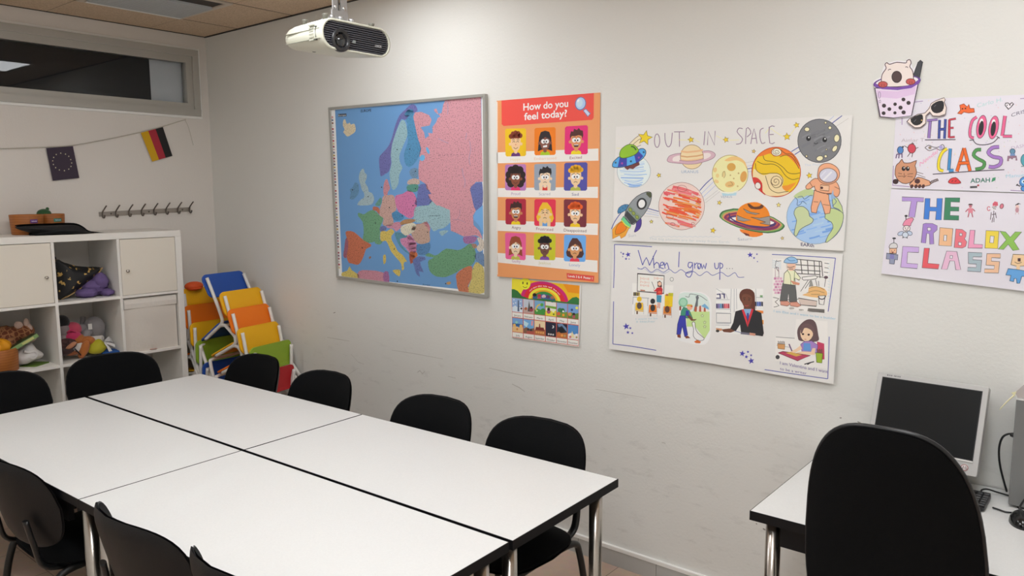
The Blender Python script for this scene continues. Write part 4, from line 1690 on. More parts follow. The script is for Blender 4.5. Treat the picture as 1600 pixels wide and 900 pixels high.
def country(name, crop, pts, col, sm=2):
    key = 'ink_' + col[1:]
    if key not in MATS:
        rgb = [min(.85, x * .9 + .035) for x in lin(col)]
        m_ = mat(key, rgb, .5, vary=.3, vscale=150)
        r_ = next(n for n in m_.node_tree.nodes if n.type == 'VALTORGB').color_ramp
        r_.elements[0].position, r_.elements[1].position = .38, .46
        r_.elements[0].color = (*[x * .55 for x in rgb], 1)
        r_.elements[1].color = (*rgb, 1)
    a = Art(sh, crop, 'country', base=3)
    a.poly(pts, col, sm)
    return a


RUS = [(345, 88), (490, 75), (655, 60), (660, 300), (668, 640), (672, 810), (610, 812), (580, 850), (555, 900), (560, 930), (200, 960), (180, 880), (170, 830), (110, 790), (105, 720), (110, 660), (120, 600), (105, 560), (130, 520), (105, 440), (90, 380), (75, 310), (60, 240), (75, 200), (130, 195), (200, 225), (222, 265), (205, 315), (150, 325), (125, 330), (155, 375), (165, 430), (200, 405), (190, 380), (230, 385), (228, 330), (260, 290), (275, 250), (300, 235), (250, 195), (240, 175), (265, 165), (280, 215), (310, 205), (325, 130)]
country('ru', M2, RUS, '#dc9aa6', 0).poly([(268, 1020), (520, 960), (600, 1040), (610, 1065), (585, 1105), (590, 1190), (640, 1240), (668, 1300), (660, 1305), (610, 1280), (500, 1290), (440, 1260), (390, 1240), (385, 1120), (380, 1030), (200, 950)], '#dc9aa6').poly([(190, 920), (560, 880), (600, 1060), (520, 1260), (390, 1240), (385, 1060), (290, 1020), (215, 965)], '#dc9aa6').done()
L = [
    (M1, [(148, 245), (165, 232), (175, 265), (190, 272), (205, 262), (215, 280), (245, 272), (258, 320), (245, 350), (215, 370), (185, 385), (160, 360), (148, 345), (160, 320), (145, 290)], '#e3d3b0'),
    (M1, [(480, 735), (470, 690), (462, 600), (470, 555), (510, 510), (550, 460), (580, 380), (600, 300), (640, 200), (690, 150), (731, 110), (760, 100), (790, 120), (800, 160), (760, 180), (720, 210), (690, 240), (660, 230), (630, 290), (600, 380), (575, 470), (565, 560), (570, 620), (550, 690), (520, 710)], '#6c6db2'),
    (M1, [(660, 240), (690, 250), (705, 300), (712, 370), (690, 430), (660, 500), (640, 560), (650, 620), (668, 660), (640, 720), (632, 800), (600, 850), (575, 840), (560, 760), (555, 700), (572, 620), (565, 540), (572, 470), (600, 380), (630, 300)], '#9bc3cd'),
    (M2, [(0, 190), (40, 170), (65, 190), (60, 240), (75, 310), (90, 380), (105, 440), (130, 520), (105, 600), (60, 660), (20, 680), (-15, 640), (-20, 560), (0, 500), (15, 440), (-5, 380), (10, 300), (-20, 240)], '#4a94c4'),
    (M1, [(310, 672), (330, 668), (335, 700), (355, 720), (350, 760), (340, 790), (365, 830), (372, 870), (400, 880), (420, 930), (400, 980), (330, 990), (270, 985), (300, 940), (330, 920), (330, 880), (310, 850), (300, 810), (285, 760), (290, 710)], '#a9c3cb'),
    (M1, [(250, 790), (280, 800), (285, 850), (280, 890), (240, 935), (205, 930), (215, 880), (205, 850), (230, 830)], '#5d93bd'),
    (M1, [(515, 770), (535, 760), (548, 800), (560, 840), (540, 870), (535, 900), (505, 900), (500, 830)], '#d18d98'),
    (M3, [(420, 110), (450, 75), (460, 110), (440, 150), (400, 145)], '#5b9a8c'),
    (M3, [(385, 155), (430, 165), (440, 200), (435, 225), (410, 195), (380, 185)], '#c46c4e'),
    (M3, [(470, 65), (520, 55), (565, 60), (580, 130), (585, 190), (545, 215), (560, 270), (555, 320), (500, 330), (465, 310), (475, 260), (440, 235), (440, 180), (460, 120)], '#cfa79c'),
    (M3, [(580, 60), (640, 45), (690, 15), (731, 30), (760, 80), (765, 160), (740, 240), (700, 260), (650, 230), (610, 205), (590, 170), (575, 110)], '#da7aae'),
    (M3, [(545, 220), (575, 195), (620, 215), (655, 240), (640, 270), (590, 285), (555, 260)], '#3f8cc0'),
    (M3, [(620, 295), (660, 270), (720, 265), (760, 275), (720, 300), (660, 310), (630, 320)], '#bb8a58'),
    (M3, [(500, 320), (560, 300), (600, 290), (630, 300), (625, 340), (585, 375), (560, 350), (510, 345)], '#d590a8'),
    (M3, [(630, 330), (690, 305), (735, 300), (760, 320), (745, 370), (700, 400), (665, 410), (625, 375)], '#e2dcc4'),
    (M3, [(440, 335), (480, 325), (500, 345), (490, 365), (455, 375), (435, 360)], '#6b78b0'),
    (M3, [(255, 210), (300, 225), (330, 205), (385, 185), (440, 235), (472, 260), (455, 310), (440, 350), (445, 380), (440, 440), (465, 465), (440, 490), (400, 480), (395, 465), (350, 475), (290, 455), (300, 390), (290, 290), (250, 240)], '#6aa57c'),
    (M3, [(140, 385), (160, 370), (215, 380), (285, 440), (340, 475), (365, 490), (360, 510), (320, 530), (300, 590), (270, 650), (240, 668), (190, 655), (170, 650), (150, 605), (155, 560), (165, 500), (160, 460), (150, 430)], '#cf6f49'),
    (M3, [(140, 440), (160, 440), (165, 500), (155, 560), (145, 610), (120, 590), (130, 520)], '#a55a72'),
    (M3, [(445, 390), (465, 365), (500, 375), (540, 350), (570, 380), (545, 410), (545, 450), (575, 500), (600, 550), (640, 580), (680, 640), (660, 640), (650, 670), (655, 700), (635, 720), (630, 660), (590, 610), (540, 550), (515, 490), (490, 455), (450, 465)], '#e0c65e'),
    (M3, [(555, 715), (615, 710), (622, 740), (610, 770), (570, 740)], '#e0c65e'),
    (M3, [(470, 590), (492, 580), (495, 640), (475, 662)], '#e0c65e'),
    (M3, [(575, 385), (620, 385), (680, 405), (670, 430), (620, 435), (625, 480), (670, 540), (720, 580), (690, 570), (620, 510), (585, 440)], '#4f93a8'),
    (M3, [(620, 440), (670, 430), (690, 410), (725, 430), (760, 470), (770, 520), (745, 560), (700, 560), (670, 520), (635, 490)], '#d88bb4'),
    (M3, [(700, 560), (731, 550), (750, 600), (735, 650), (710, 640)], '#c96a4a'),
    (M2, [(15, 800), (60, 780), (110, 790), (115, 830), (60, 835), (10, 830)], '#cdb3a6'),
    (M2, [(5, 845), (60, 830), (105, 840), (100, 890), (50, 900), (10, 890)], '#4f9787'),
    (M2, [(25, 720), (60, 690), (105, 700), (100, 770), (50, 775)], '#6e95b8'),
    (M2, [(120, 835), (175, 830), (195, 880), (235, 950), (200, 1010), (110, 1020), (70, 1000), (95, 940), (100, 880)], '#6470b4'),
    (M4, [(80, 75), (200, 60), (200, 30), (240, 20), (300, 70), (390, 80), (400, 160), (385, 210), (330, 260), (280, 270), (240, 290), (205, 240), (190, 210), (130, 215), (70, 205), (65, 150)], '#9cc2cb'),
    (M4, [(290, 290), (330, 280), (370, 285), (340, 310), (315, 330), (295, 310)], '#9cc2cb'),
    (M4, [(60, 235), (130, 220), (175, 205), (200, 260), (205, 330), (205, 380), (150, 400), (100, 395), (60, 350), (40, 300)], '#c7a594'),
    (M4, [(150, 215), (180, 205), (208, 250), (205, 290), (185, 260)], '#d8909c'),
    (M4, [(90, 410), (150, 400), (205, 390), (210, 440), (180, 490), (130, 500), (95, 480)], '#4d86bb'),
    (M4, [(5, 330), (40, 325), (80, 390), (90, 460), (60, 480), (20, 440)], '#d88bb4'),
    (M4, [(45, 480), (85, 470), (98, 505), (60, 530), (40, 510)], '#d5713c'),
    (M4, [(25, 490), (40, 490), (50, 545), (40, 580), (28, 540)], '#c75b45'),
    (M4, [(55, 540), (110, 510), (160, 515), (165, 540), (120, 560), (140, 620), (150, 650), (110, 640), (120, 690), (85, 660), (70, 600)], '#6276b8'),
    (M4, [(165, 490), (200, 480), (245, 500), (280, 490), (350, 440), (450, 455), (510, 430), (560, 395), (600, 440), (610, 520), (570, 590), (480, 620), (440, 650), (350, 690), (290, 690), (250, 680), (205, 640), (190, 570), (200, 540), (240, 520), (180, 510)], '#69a47a'),
    (M4, [(440, 665), (500, 615), (575, 595), (575, 700), (540, 770), (550, 825), (460, 815), (440, 720)], '#d07850'),
    (M4, [(575, 640), (610, 560), (650, 580), (680, 620), (684, 830), (550, 825), (545, 775), (575, 700)], '#dccb74'),
    (M4, [(600, 500), (640, 470), (680, 490), (684, 600), (640, 570), (610, 540)], '#6d90bd'),
    (M4, [(500, 340), (560, 330), (620, 340), (600, 385), (540, 400), (505, 385)], '#a86fa8'),
    (M4, [(570, 400), (610, 400), (620, 430), (590, 440)], '#b48a72'),
    (M4, [(620, 350), (655, 345), (680, 380), (680, 440), (640, 470), (615, 430), (640, 400)], '#e0d6c6'),
    (M2, [(560, 870), (590, 830), (640, 815), (668, 830), (672, 990), (640, 1060), (610, 1065), (590, 1040), (540, 985)], '#6572b5'),
    (M3, [(110, 735), (155, 720), (175, 680), (195, 715), (255, 755), (252, 790), (115, 775)], '#dfca68'),
    (M3, [(258, 725), (330, 715), (470, 735), (475, 818), (255, 790)], '#d490a2'),
    (M3, [(475, 735), (515, 730), (525, 822), (475, 818)], '#a969a0'),
    (M4, [(350, 740), (385, 730), (390, 750), (365, 760)], '#c9995a'),
    (M3, [(345, 600), (360, 592), (365, 605), (350, 618)], '#b57a58'),
]
for i, (cr, pts, col) in enumerate(L):
    country('c', cr, pts, col).done()
A = Art(sh, M4, 'inland_waters', base=8)
A.poly([(590, 165), (610, 110), (672, 60), (676, 320), (640, 240), (595, 190)], '#6a9fd2')
A.use(M2).ell(140, 600, 22, 28, '#5fa3cf', 20).ell(188, 535, 12, 32, '#5fa3cf', -20)
A.lines([[(350, 90), (365, 150), (360, 220)], [(555, 450), (565, 530), (550, 600), (560, 660)], [(490, 690), (500, 760), (515, 800), (510, 860)], [(280, 430), (340, 460), (370, 470)], [(530, 380), (520, 440)]], 4, '#8a8aa8', 3)
A.use(M4).lines([[(470, 90), (465, 150), (440, 190)], [(400, 185), (470, 190), (520, 215)]], 4, '#a07f96', 3)
A.done()
A = Art(sh, M1, 'map_lettering', base=9)
A.text('EUROPE', 302, 172, 394, 164, 24, '#1c2433', True)
A.poly([(102, 186), (176, 182), (177, 206), (104, 211)], '#2b3240')
A.text('Europe', 106, 205, 172, 202, 14, '#d8dce4')
A.use(M2).text('R U S S I A N', 280, 583, 500, 575, 9, '#5c4450')
A.use(M4).text('UKRAINE', 190, 160, 300, 155, 12, '#3b5560')
A.text('Europe', 145, 762, 208, 768, 14, '#20304a')
rnd = random.Random(4)
A = nxt(A, 'city_dots')
A.use(C6)
for (X, Y) in [(319, 248), (371, 246), (199, 443), (255, 404), (287, 488), (175, 655), (307, 660), (229, 552), (385, 480), (340, 523), (395, 338), (395, 410), (445, 590), (320, 793), (135, 415), (520, 803)]:
    A.ell(X, Y, 2.6, 2.6, '#1d2226', keep=True, n=8)
A.done()
A = Art(sh, C6, 'flag_column', base=3)
for k in range(52):
    t_ = (k + .5) / 54
    x0_, y0_ = 42 + (72 - 42) * t_, 104 + (762 - 104) * t_
    c = ['#a8434a', '#47506f', '#c7c2bf', '#7c5a4a', '#8c3c4a', '#5c6c86', '#b9a04c'][(k * 5 + k // 3) % 7]
    A.poly([(x0_, y0_), (x0_ + 12, y0_ + .8), (x0_ + 12.4, y0_ + 8.4), (x0_ + .4, y0_ + 7.6)], c, keep=True)
    A.poly([(x0_, y0_ + 2.5), (x0_ + 12, y0_ + 3.3), (x0_ + 12.4, y0_ + 5.6), (x0_ + .4, y0_ + 4.8)], ['#d8d4d0', '#6a4a50', '#a33f44'][k % 3])
    A.l -= 1
A.done()

# ---- orange feelings poster
F7 = (765, 130, 2.811)
sh = Sheet('portrait_poster', 'orange poster with twelve cartoon faces and a red title panel beside the map', 'poster',
           [(776, 157.5), (938, 144.5), (935, 442), (853, 437.5), (777, 432)], .003, .010, paper('orange_print', '#ec935e', .30, 5, .35))
A = Art(sh, F7, 'white_band')
for q in ([(30, 304), (478, 287), (478, 340), (30, 352)], [(30, 461), (476, 455), (476, 504), (30, 500)], [(30, 602), (476, 617), (475, 667), (30, 648)], [(31, 745), (474, 779), (474, 831), (32, 787)]):
    A.poly(q, '#dcd8d3', keep=True)
A.poly([(31, 82), (35, 81.6), (36, 840), (33, 839)], '#e8cfc2', keep=True)
A.done()
A = Art(sh, F7, 'title_panel', 2)
A.poly([(52, 76), (458, 43), (457, 152), (450, 161), (62, 188), (53, 180)], '#dd4a40')
A.done('red title panel')
A = Art(sh, F7, 'title_lettering', 4)
A.text('How do you', 148, 120, 345, 103, 32, '#f4ece8', True)
A.text('feel today?', 152, 162, 340, 146, 32, '#f4ece8', True)
A.done()
A = Art(sh, (850, 140, 6.25 * 1.2), 'magnifier_picture', 4)
A.poly([(455, 245), (490, 222), (548, 278), (512, 322)], '#5a6a9a').poly([(465, 248), (490, 230), (538, 282), (514, 310)], '#b6c3e6')
A.ell(428, 164, 66, 80, '#5a6a9a', 10).ell(428, 162, 56, 70, '#a4bfe2', 10).ell(418, 158, 34, 48, '#b9cfec', 10).ell(400, 130, 12, 20, '#e4eefa', 25)
A.done()


def face(A, R4, bgc, skin, hair, style, shirt, mouth, brow=0, hands=False):
    a, b_, c, d = R4

    def q(u, v):
        X = (a[0] * (1 - u) + b_[0] * u) * (1 - v) + (d[0] * (1 - u) + c[0] * u) * v
        Y = (a[1] * (1 - u) + b_[1] * u) * (1 - v) + (d[1] * (1 - u) + c[1] * u) * v
        return X, Y
    W = abs(b_[0] - a[0])
    H = abs(d[1] - a[1])

    def E(u, v, ru, rv, col, keep=False, n=20):
        x, y = q(u, v)
        A.ell(x, y, ru * W, rv * H, col, n=n, keep=keep)

    def PL(pts, col):
        A.poly([q(*p) for p in pts], col)

    def LN(pts, w, col, sm=3):
        A.line([q(*p) for p in pts], w * W, col, sm)
    rr_ = [(.06, 0), (.94, 0), (1, .05), (1, .95), (.94, 1), (.06, 1), (0, .95), (0, .05)]
    PL(rr_, bgc)
    OUT = '#3a2420'
    if style == 'long':
        PL([(.22, .34), (.30, .16), (.5, .11), (.70, .16), (.79, .36), (.84, .86), (.66, .80), (.34, .80), (.16, .86)], hair)
    if style == 'wavy':
        PL([(.25, .30), (.38, .12), (.6, .12), (.78, .30), (.86, .52), (.92, .70), (.84, .84), (.66, .86), (.30, .86), (.14, .80), (.10, .66), (.18, .5)], hair)
    if style == 'afro':
        for u, v in ((.30, .22), (.5, .16), (.70, .22), (.20, .40), (.80, .40), (.20, .60), (.80, .60), (.28, .74), (.72, .74), (.5, .4)):
            E(u, v, .18, .15, hair, keep=True)
        A.l += 1
    PL([(.27, 1), (.30, .90), (.42, .85), (.58, .85), (.70, .90), (.73, 1)], shirt)
    PL([(.43, .74), (.57, .74), (.58, .88), (.5, .91), (.42, .88)], skin)
    E(.225, .56, .055, .055, skin, keep=True)
    E(.775, .56, .055, .055, skin)
    PL([(.27, .36), (.5, .30), (.73, .36), (.74, .56), (.67, .74), (.55, .83), (.45, .83), (.33, .74), (.26, .56)], skin)
    if style == 'short':
        PL([(.23, .46), (.22, .32), (.27, .18), (.36, .20), (.40, .10), (.52, .15), (.60, .08), (.68, .16), (.78, .18), (.80, .34), (.76, .46), (.72, .36), (.60, .33), (.45, .36), (.30, .36)], hair)
    if style == 'curly':
        for u, v in ((.28, .28), (.38, .19), (.5, .16), (.62, .18), (.72, .26), (.5, .27), (.38, .28), (.62, .28)):
            E(u, v, .11, .09, hair, keep=True)
        A.l += 1
    if style == 'afro':
        PL([(.27, .42), (.35, .30), (.65, .30), (.73, .42), (.62, .36), (.38, .36)], hair)
    if style in ('long', 'wavy'):
        PL([(.25, .50), (.26, .32), (.38, .20), (.6, .20), (.74, .32), (.75, .50), (.70, .42), (.52, .34), (.36, .40)], hair)
    if mouth == 'closed':
        LN([(.35, .50), (.41, .455), (.47, .50)], .022, OUT)
        LN([(.53, .50), (.59, .455), (.65, .50)], .022, OUT)
    elif mouth == 'squeeze':
        LN([(.34, .46), (.47, .50)], .02, OUT)
        LN([(.66, .46), (.53, .50)], .02, OUT)
        LN([(.34, .53), (.47, .50)], .02, OUT)
        LN([(.66, .53), (.53, .50)], .02, OUT)
    else:
        E(.41, .50, .095, .085, '#f2eeea', keep=True)
        E(.59, .50, .095, .085, '#f2eeea')
        E(.45, .51, .032, .036, '#1d1a1c', keep=True, n=10)
        E(.56, .51, .032, .036, '#1d1a1c', n=10)
    LN([(.32, .41 - .03 * brow), (.46, .40 + .03 * brow)], .022, OUT, 0)
    LN([(.68, .41 - .03 * brow), (.54, .40 + .03 * brow)], .022, OUT, 0)
    nose = [x * .82 for x in lin(skin)]
    E(.5, .58, .03, .022, '#c47a5e' if skin > '#b' else '#5a3226', n=10)
    if mouth in ('smile', 'closed'):
        LN([(.40, .68), (.5, .73), (.60, .68)], .022, OUT)
    elif mouth == 'open':
        PL([(.38, .65), (.62, .65), (.58, .74), (.42, .74)], '#3b1a1c')
        PL([(.40, .655), (.60, .655), (.59, .68), (.41, .68)], '#f2eeea')
    elif mouth == 'teeth':
        PL([(.40, .66), (.60, .63), (.60, .71), (.41, .72)], '#f2eeea')
    else:
        LN([(.42, .71), (.5, .68), (.58, .71)], .022, OUT)
    if hands:
        PL([(.24, 1), (.22, .74), (.34, .66), (.40, .80), (.38, 1)], skin)
        PL([(.76, 1), (.78, .74), (.66, .66), (.60, .80), (.62, 1)], skin)
    return A


FACES = [
    ([(68, 200), (160, 198), (160, 320), (70, 322)], '#f0b416', '#f0b78f', '#7c3420', 'curly', '#5b2b6a', 'closed', 0, 0, 'yellow'),
    ([(197, 197), (290, 193), (290, 315), (197, 317)], '#e6750f', '#7c4a3c', '#231b20', 'long', '#9cb81e', 'teeth', -1, 0, 'orange'),
    ([(331, 190), (432, 184), (431, 312), (329, 313)], '#d3276f', '#d08a5a', '#4a2420', 'short', '#f0c81c', 'open', -.5, 0, 'magenta'),
    ([(68, 357), (160, 355), (160, 472), (68, 470)], '#aa70ac', '#7f4630', '#2a1d1c', 'afro', '#cf2f66', 'smile', 0, 0, 'mauve'),
    ([(196, 355), (292, 353), (290, 472), (196, 470)], '#8d97a6', '#f0c4a6', '#1d1b20', 'short', '#c8372e', 'frown', -1, 1, 'grey'),
    ([(328, 350), (430, 347), (428, 472), (326, 472)], '#4b4a98', '#f0bd94', '#eea31c', 'curly', '#a9ad48', 'frown', -1, 0, 'indigo'),
    ([(70, 507), (160, 508), (160, 622), (70, 620)], '#a2223a', '#b97a50', '#3c2220', 'short', '#ecc220', 'open', 1.2, 0, 'crimson'),
    ([(197, 509), (291, 510), (289, 630), (196, 626)], '#d2304c', '#efbb8e', '#eeb02a', 'wavy', '#5f93cc', 'squeeze', .6, 1, 'red'),
    ([(326, 509), (427, 513), (425, 633), (326, 630)], '#6f2935', '#efb58c', '#dc5a20', 'curly', '#eeb81c', 'frown', -1, 0, 'maroon'),
    ([(68, 656), (160, 660), (158, 778), (70, 772)], '#d8588e', '#f0c2a0', '#8b4426', 'long', '#b3b04a', 'frown', -1, 0, 'pink'),
    ([(195, 660), (290, 663), (288, 778), (195, 775)], '#b9b824', '#6a443a', '#211c22', 'curly', '#77479a', 'frown', .3, 0, 'lime'),
    ([(327, 665), (424, 668), (421, 785), (326, 782)], '#649fdb', '#c9905f', '#4c2c28', 'wavy', '#d0364e', 'frown', -1, 0, 'sky blue'),
]
for R4, bgc, skin, hair, style, shirt, mouth, brow, hands, nm in FACES:
    A = Art(sh, F7, 'portrait', 4)
    face(A, R4, bgc, skin, hair, style, shirt, mouth, brow, hands)
    A.done('cartoon face on %s ground' % nm)
A = Art(sh, F7, 'caption_lettering', 4)
for t_, x0_, y0_, x1_, y1_, c in [
    ('Happy', 92, 342, 137, 339, '#d9c89a'), ('Embarrassed', 196, 338, 293, 334, '#d8b49a'), ('Excited', 352, 334, 405, 331, '#8a4a58'),
    ('Proud', 95, 492, 134, 491, '#a892b0'), ('Scared', 217, 493, 266, 492, '#a6a4ae'), ('Sad', 361, 494, 391, 494, '#6a6890'),
    ('Angry', 97, 639, 137, 641, '#6d4048'), ('Frustrated', 205, 645, 279, 649, '#8e4a56'), ('Disappointed', 326, 651, 425, 655, '#5c3a42'),
    ('Guilty', 98, 786, 136, 789, '#a87ca0'), ('Jealous', 215, 794, 268, 797, '#c3bf8e'), ('Lonely', 350, 803, 398, 806, '#8a9cc0')]:
    A.text(t_, x0_, y0_, x1_, y1_, 13, c)
    A.l -= 1
A.done()
A = Art(sh, F7, 'level_tab', 3)
A.poly([(338, 834), (460, 846), (458, 871), (340, 858)], '#d04a3e')
A.text('Levels 3 & 4  Poster 1', 345, 851, 452, 862, 10, '#f2dcd6', True)
A.done('red corner tab')

# ---- calendar poster of the months
C8 = (780, 420, 6.427)
sh = Sheet('calendar_poster', 'small bright calendar poster with a rainbow, a smiling sun and twelve month pictures', 'poster',
           [(798.5, 434.5), (908, 446), (904.5, 542.5), (799, 527.5)], .003, .007, paper('calendar_white', '#e4d6cf', .15, 8, .35))
A = Art(sh, C8, 'rainbow_picture')
A.poly([(128, 96), (808, 168), (802, 362), (125, 288)], '#f0ac18')
A.poly([(128, 98), (300, 116), (250, 250), (128, 230)], '#f2d032')
A.poly([(640, 150), (808, 168), (804, 250), (690, 235)], '#e08a10')


def arc(r0, r1, col, cx=455, cy=320, k=.80, a0=180, a1=360):
    n = 24
    pts = [(cx + r0 * cos(rad(a0 + (a1 - a0) * i / n)), cy + .11 * (r0 * cos(rad(a0 + (a1 - a0) * i / n))) + r0 * k * sin(rad(a0 + (a1 - a0) * i / n))) for i in range(n + 1)]
    pts += [(cx + r1 * cos(rad(a1 + (a0 - a1) * i / n)), cy + .11 * (r1 * cos(rad(a1 + (a0 - a1) * i / n))) + r1 * k * sin(rad(a1 + (a0 - a1) * i / n))) for i in range(n + 1)]
    A.poly(pts, col)


arc(240, 205, '#c01f6a')
arc(206, 160, '#cf2330')
arc(162, 132, '#f0d43a')
arc(133, 112, '#e8a01c')
arc(113, 80, '#2d7d3c')
arc(81, 8, '#3a5aa0')
for x, y, c in ((355, 262, '#1d1a1e'), (402, 270, '#a8323c'), (448, 278, '#c9b0b0'), (490, 282, '#5a3a58'), (535, 290, '#9a6a50')):
    A.ell(x, y, 20, 18, c, keep=True).ell(x, y + 28, 20, 20, '#34588a' if c != '#a8323c' else '#b04a5a')
A.poly([(125, 205), (150, 205), (185, 222), (230, 275), (300, 300), (125, 290)], '#2c6a34', 0)
A.poly([(300, 300), (430, 300), (560, 320), (680, 335), (735, 290), (775, 282), (803, 300), (802, 362), (125, 288)], '#2f7038')
A.ell(262, 150, 52, 58, '#f6da2e').ell(238, 142, 6, 14, '#2a2416', keep=True).ell(281, 148, 6, 14, '#2a2416')
A.line([(238, 176), (258, 190), (280, 182)], 5, '#2a2416', 3)
for i, w in enumerate(["Let's", 'learn', 'the', 'months', 'of', 'the', 'year!']):
    a0, a1 = 212 + i * 17.5, 212 + i * 17.5 + 14
    p, q2 = [(455 + 176 * cos(rad(a)), 320 + .11 * 176 * cos(rad(a)) + 176 * .8 * sin(rad(a))) for a in (a0, a1)]
    A.text(w, p[0], p[1], q2[0], q2[1], 15, '#f4e6e0', True)
A.done()
names = ['January', 'February', 'March', 'April', 'May', 'June', 'July', 'August', 'September', 'October', 'November', 'December']
skies = ['#8aa6cc', '#b6bcc6', '#6f9ec0', '#d6d4cc', '#7f9cc6', '#6d95c6', '#6c98c8', '#6aa2d0', '#dcc9a2', '#1f2338', '#20283a', '#4a83bd']
grnd = ['#c9d4e2', '#b49a92', '#3f8a3e', '#d8cc3c', '#6c8c3a', '#5a7a3a', '#d8b27c', '#7a5a44', '#a86a3e', '#20222e', '#b06a38', '#d4cfcc']
TLc, TRc, BRc, BLc = (125, 288), (800, 362), (796, 778), (132, 688)


def cellq(u, v):
    X = (TLc[0] * (1 - u) + TRc[0] * u) * (1 - v) + (BLc[0] * (1 - u) + BRc[0] * u) * v
    Y = (TLc[1] * (1 - u) + TRc[1] * u) * (1 - v) + (BLc[1] * (1 - u) + BRc[1] * u) * v
    return X, Y


for i in range(12):
    c, r_ = i % 6, i // 6
    A = Art(sh, C8, 'month_picture', 2)
    u0, u1 = c / 6, (c + 1) / 6
    v0 = r_ * .5

    def Q(u, v):
        return cellq(u0 + (u1 - u0) * u, v0 + .5 * v)

    def PP(pts, col):
        A.poly([Q(*p) for p in pts], col)

    def EE(u, v, r0, col):
        x, y = Q(u, v)
        A.ell(x, y, r0, r0 * 1.05, col, n=12)
    PP([(0, 0), (1, 0), (1, 1), (0, 1)], '#b8554a')
    PP([(.03, .01), (.97, .01), (.97, .70), (.03, .70)], skies[i])
    PP([(.03, .48), (.3, .40), (.6, .46), (.97, .40), (.97, .70), (.03, .70)], grnd[i])
    PP([(.03, .73), (.97, .73), (.97, .97), (.03, .97)], '#e6dad4')
    if i == 0:
        PP([(.54, .1), (.64, .1), (.68, .66), (.5, .66)], '#50607c')
        for a, b2 in ((.2, .1), (.35, .25), (.15, .3), (.8, .15), (.75, .35), (.3, .42)):
            EE(a, b2, 6, '#dbe6f2')
        EE(.85, .5, 10, '#4a2e2a')
    if i == 1:
        PP([(.55, .06), (.62, .3), (.68, .6), (.42, .6), (.49, .3)], '#4c4a44')
        EE(.25, .48, 14, '#a45a38'), EE(.75, .5, 20, '#8e3a48'), EE(.75, .40, 12, '#2e2020')
    if i == 2:
        A.ring(*Q(.55, .5), 44, 62, 12, '#e0b93a', 0, 20, 185, 300)
        EE(.7, .2, 16, '#4a9a3e'), EE(.8, .5, 26, '#3c8a3a'), EE(.25, .52, 9, '#a9c98e')
    if i == 3:
        PP([(.03, .2), (.97, .22), (.97, .34), (.03, .30)], '#6fa03a')
        EE(.3, .5, 20, '#9a4a6a'), EE(.3, .38, 15, '#2a1d1c'), EE(.72, .45, 13, '#e4e2b0'), EE(.75, .6, 9, '#5a7a2c')
    if i == 4:
        EE(.3, .36, 22, '#3a7a4a'), EE(.55, .36, 22, '#2f6a44'), EE(.2, .54, 17, '#d05a3a'), EE(.6, .40, 9, '#d8e0e0'), EE(.62, .58, 13, '#d8902c')
    if i == 5:
        EE(.82, .16, 14, '#e8d85a'), EE(.38, .28, 12, '#2c3c74'), EE(.2, .5, 18, '#c98a4a'), EE(.56, .48, 14, '#2c2024'), EE(.56, .6, 15, '#a84a5a')
    if i == 6:
        PP([(.03, .28), (.97, .28), (.97, .42), (.03, .42)], '#2c5a8a')
        EE(.4, .22, 13, '#8ac0b0'), EE(.2, .38, 15, '#e4b060'), EE(.8, .38, 15, '#e4b060'), EE(.45, .56, 10, '#c87a2c')
    if i == 7:
        PP([(.05, .08), (.5, .2), (.3, .4), (.05, .3)], '#b6d4ea')
        PP([(.75, .05), (.9, .05), (.85, .3), (.7, .28)], '#d88a90')
        EE(.45, .5, 12, '#33303a'), EE(.7, .52, 12, '#33303a')
        PP([(.3, .58), (.97, .56), (.97, .70), (.3, .70)], '#a85044')
    if i == 8:
        PP([(.15, .32), (.85, .32), (.92, .48), (.08, .48)], '#742a26')
        PP([(.45, .15), (.52, .15), (.56, .34), (.41, .34)], '#8c3c34')
        for a in (.2, .4, .6, .8):
            EE(a, .58, 10, '#d49a5a')
    if i == 9:
        EE(.66, .22, 14, '#e6e4da'), EE(.58, .22, 12, skies[9])
        for a in (.3, .5, .7):
            EE(a, .60, 9, '#c9c4c4')
    if i == 10:
        PP([(.1, .05), (.5, .0), (.9, .2), (.97, .4), (.8, .3), (.5, .12), (.2, .2)], '#6a86a8')
        EE(.45, .34, 26, '#14181e'), EE(.25, .56, 13, '#c86a34'), EE(.5, .58, 13, '#d8964a'), EE(.75, .58, 11, '#a89a6c')
    if i == 11:
        PP([(.42, .3), (.66, .62), (.25, .62)], '#d9cda0')
        EE(.2, .5, 11, '#e4e4e8'), EE(.25, .60, 12, '#c06a70'), EE(.8, .45, 9, '#e4e4e8'), EE(.82, .58, 10, '#9c8a58')
    w = [.18, .14, .24, .28, .3, .26, .32, .18, .10, .14, .08, .08][i]
    p, q2 = Q(w, .92), Q(1 - w, .92)
    A.text(names[i], p[0], p[1], q2[0], q2[1], 20, '#4a3a3c')
    A.done()

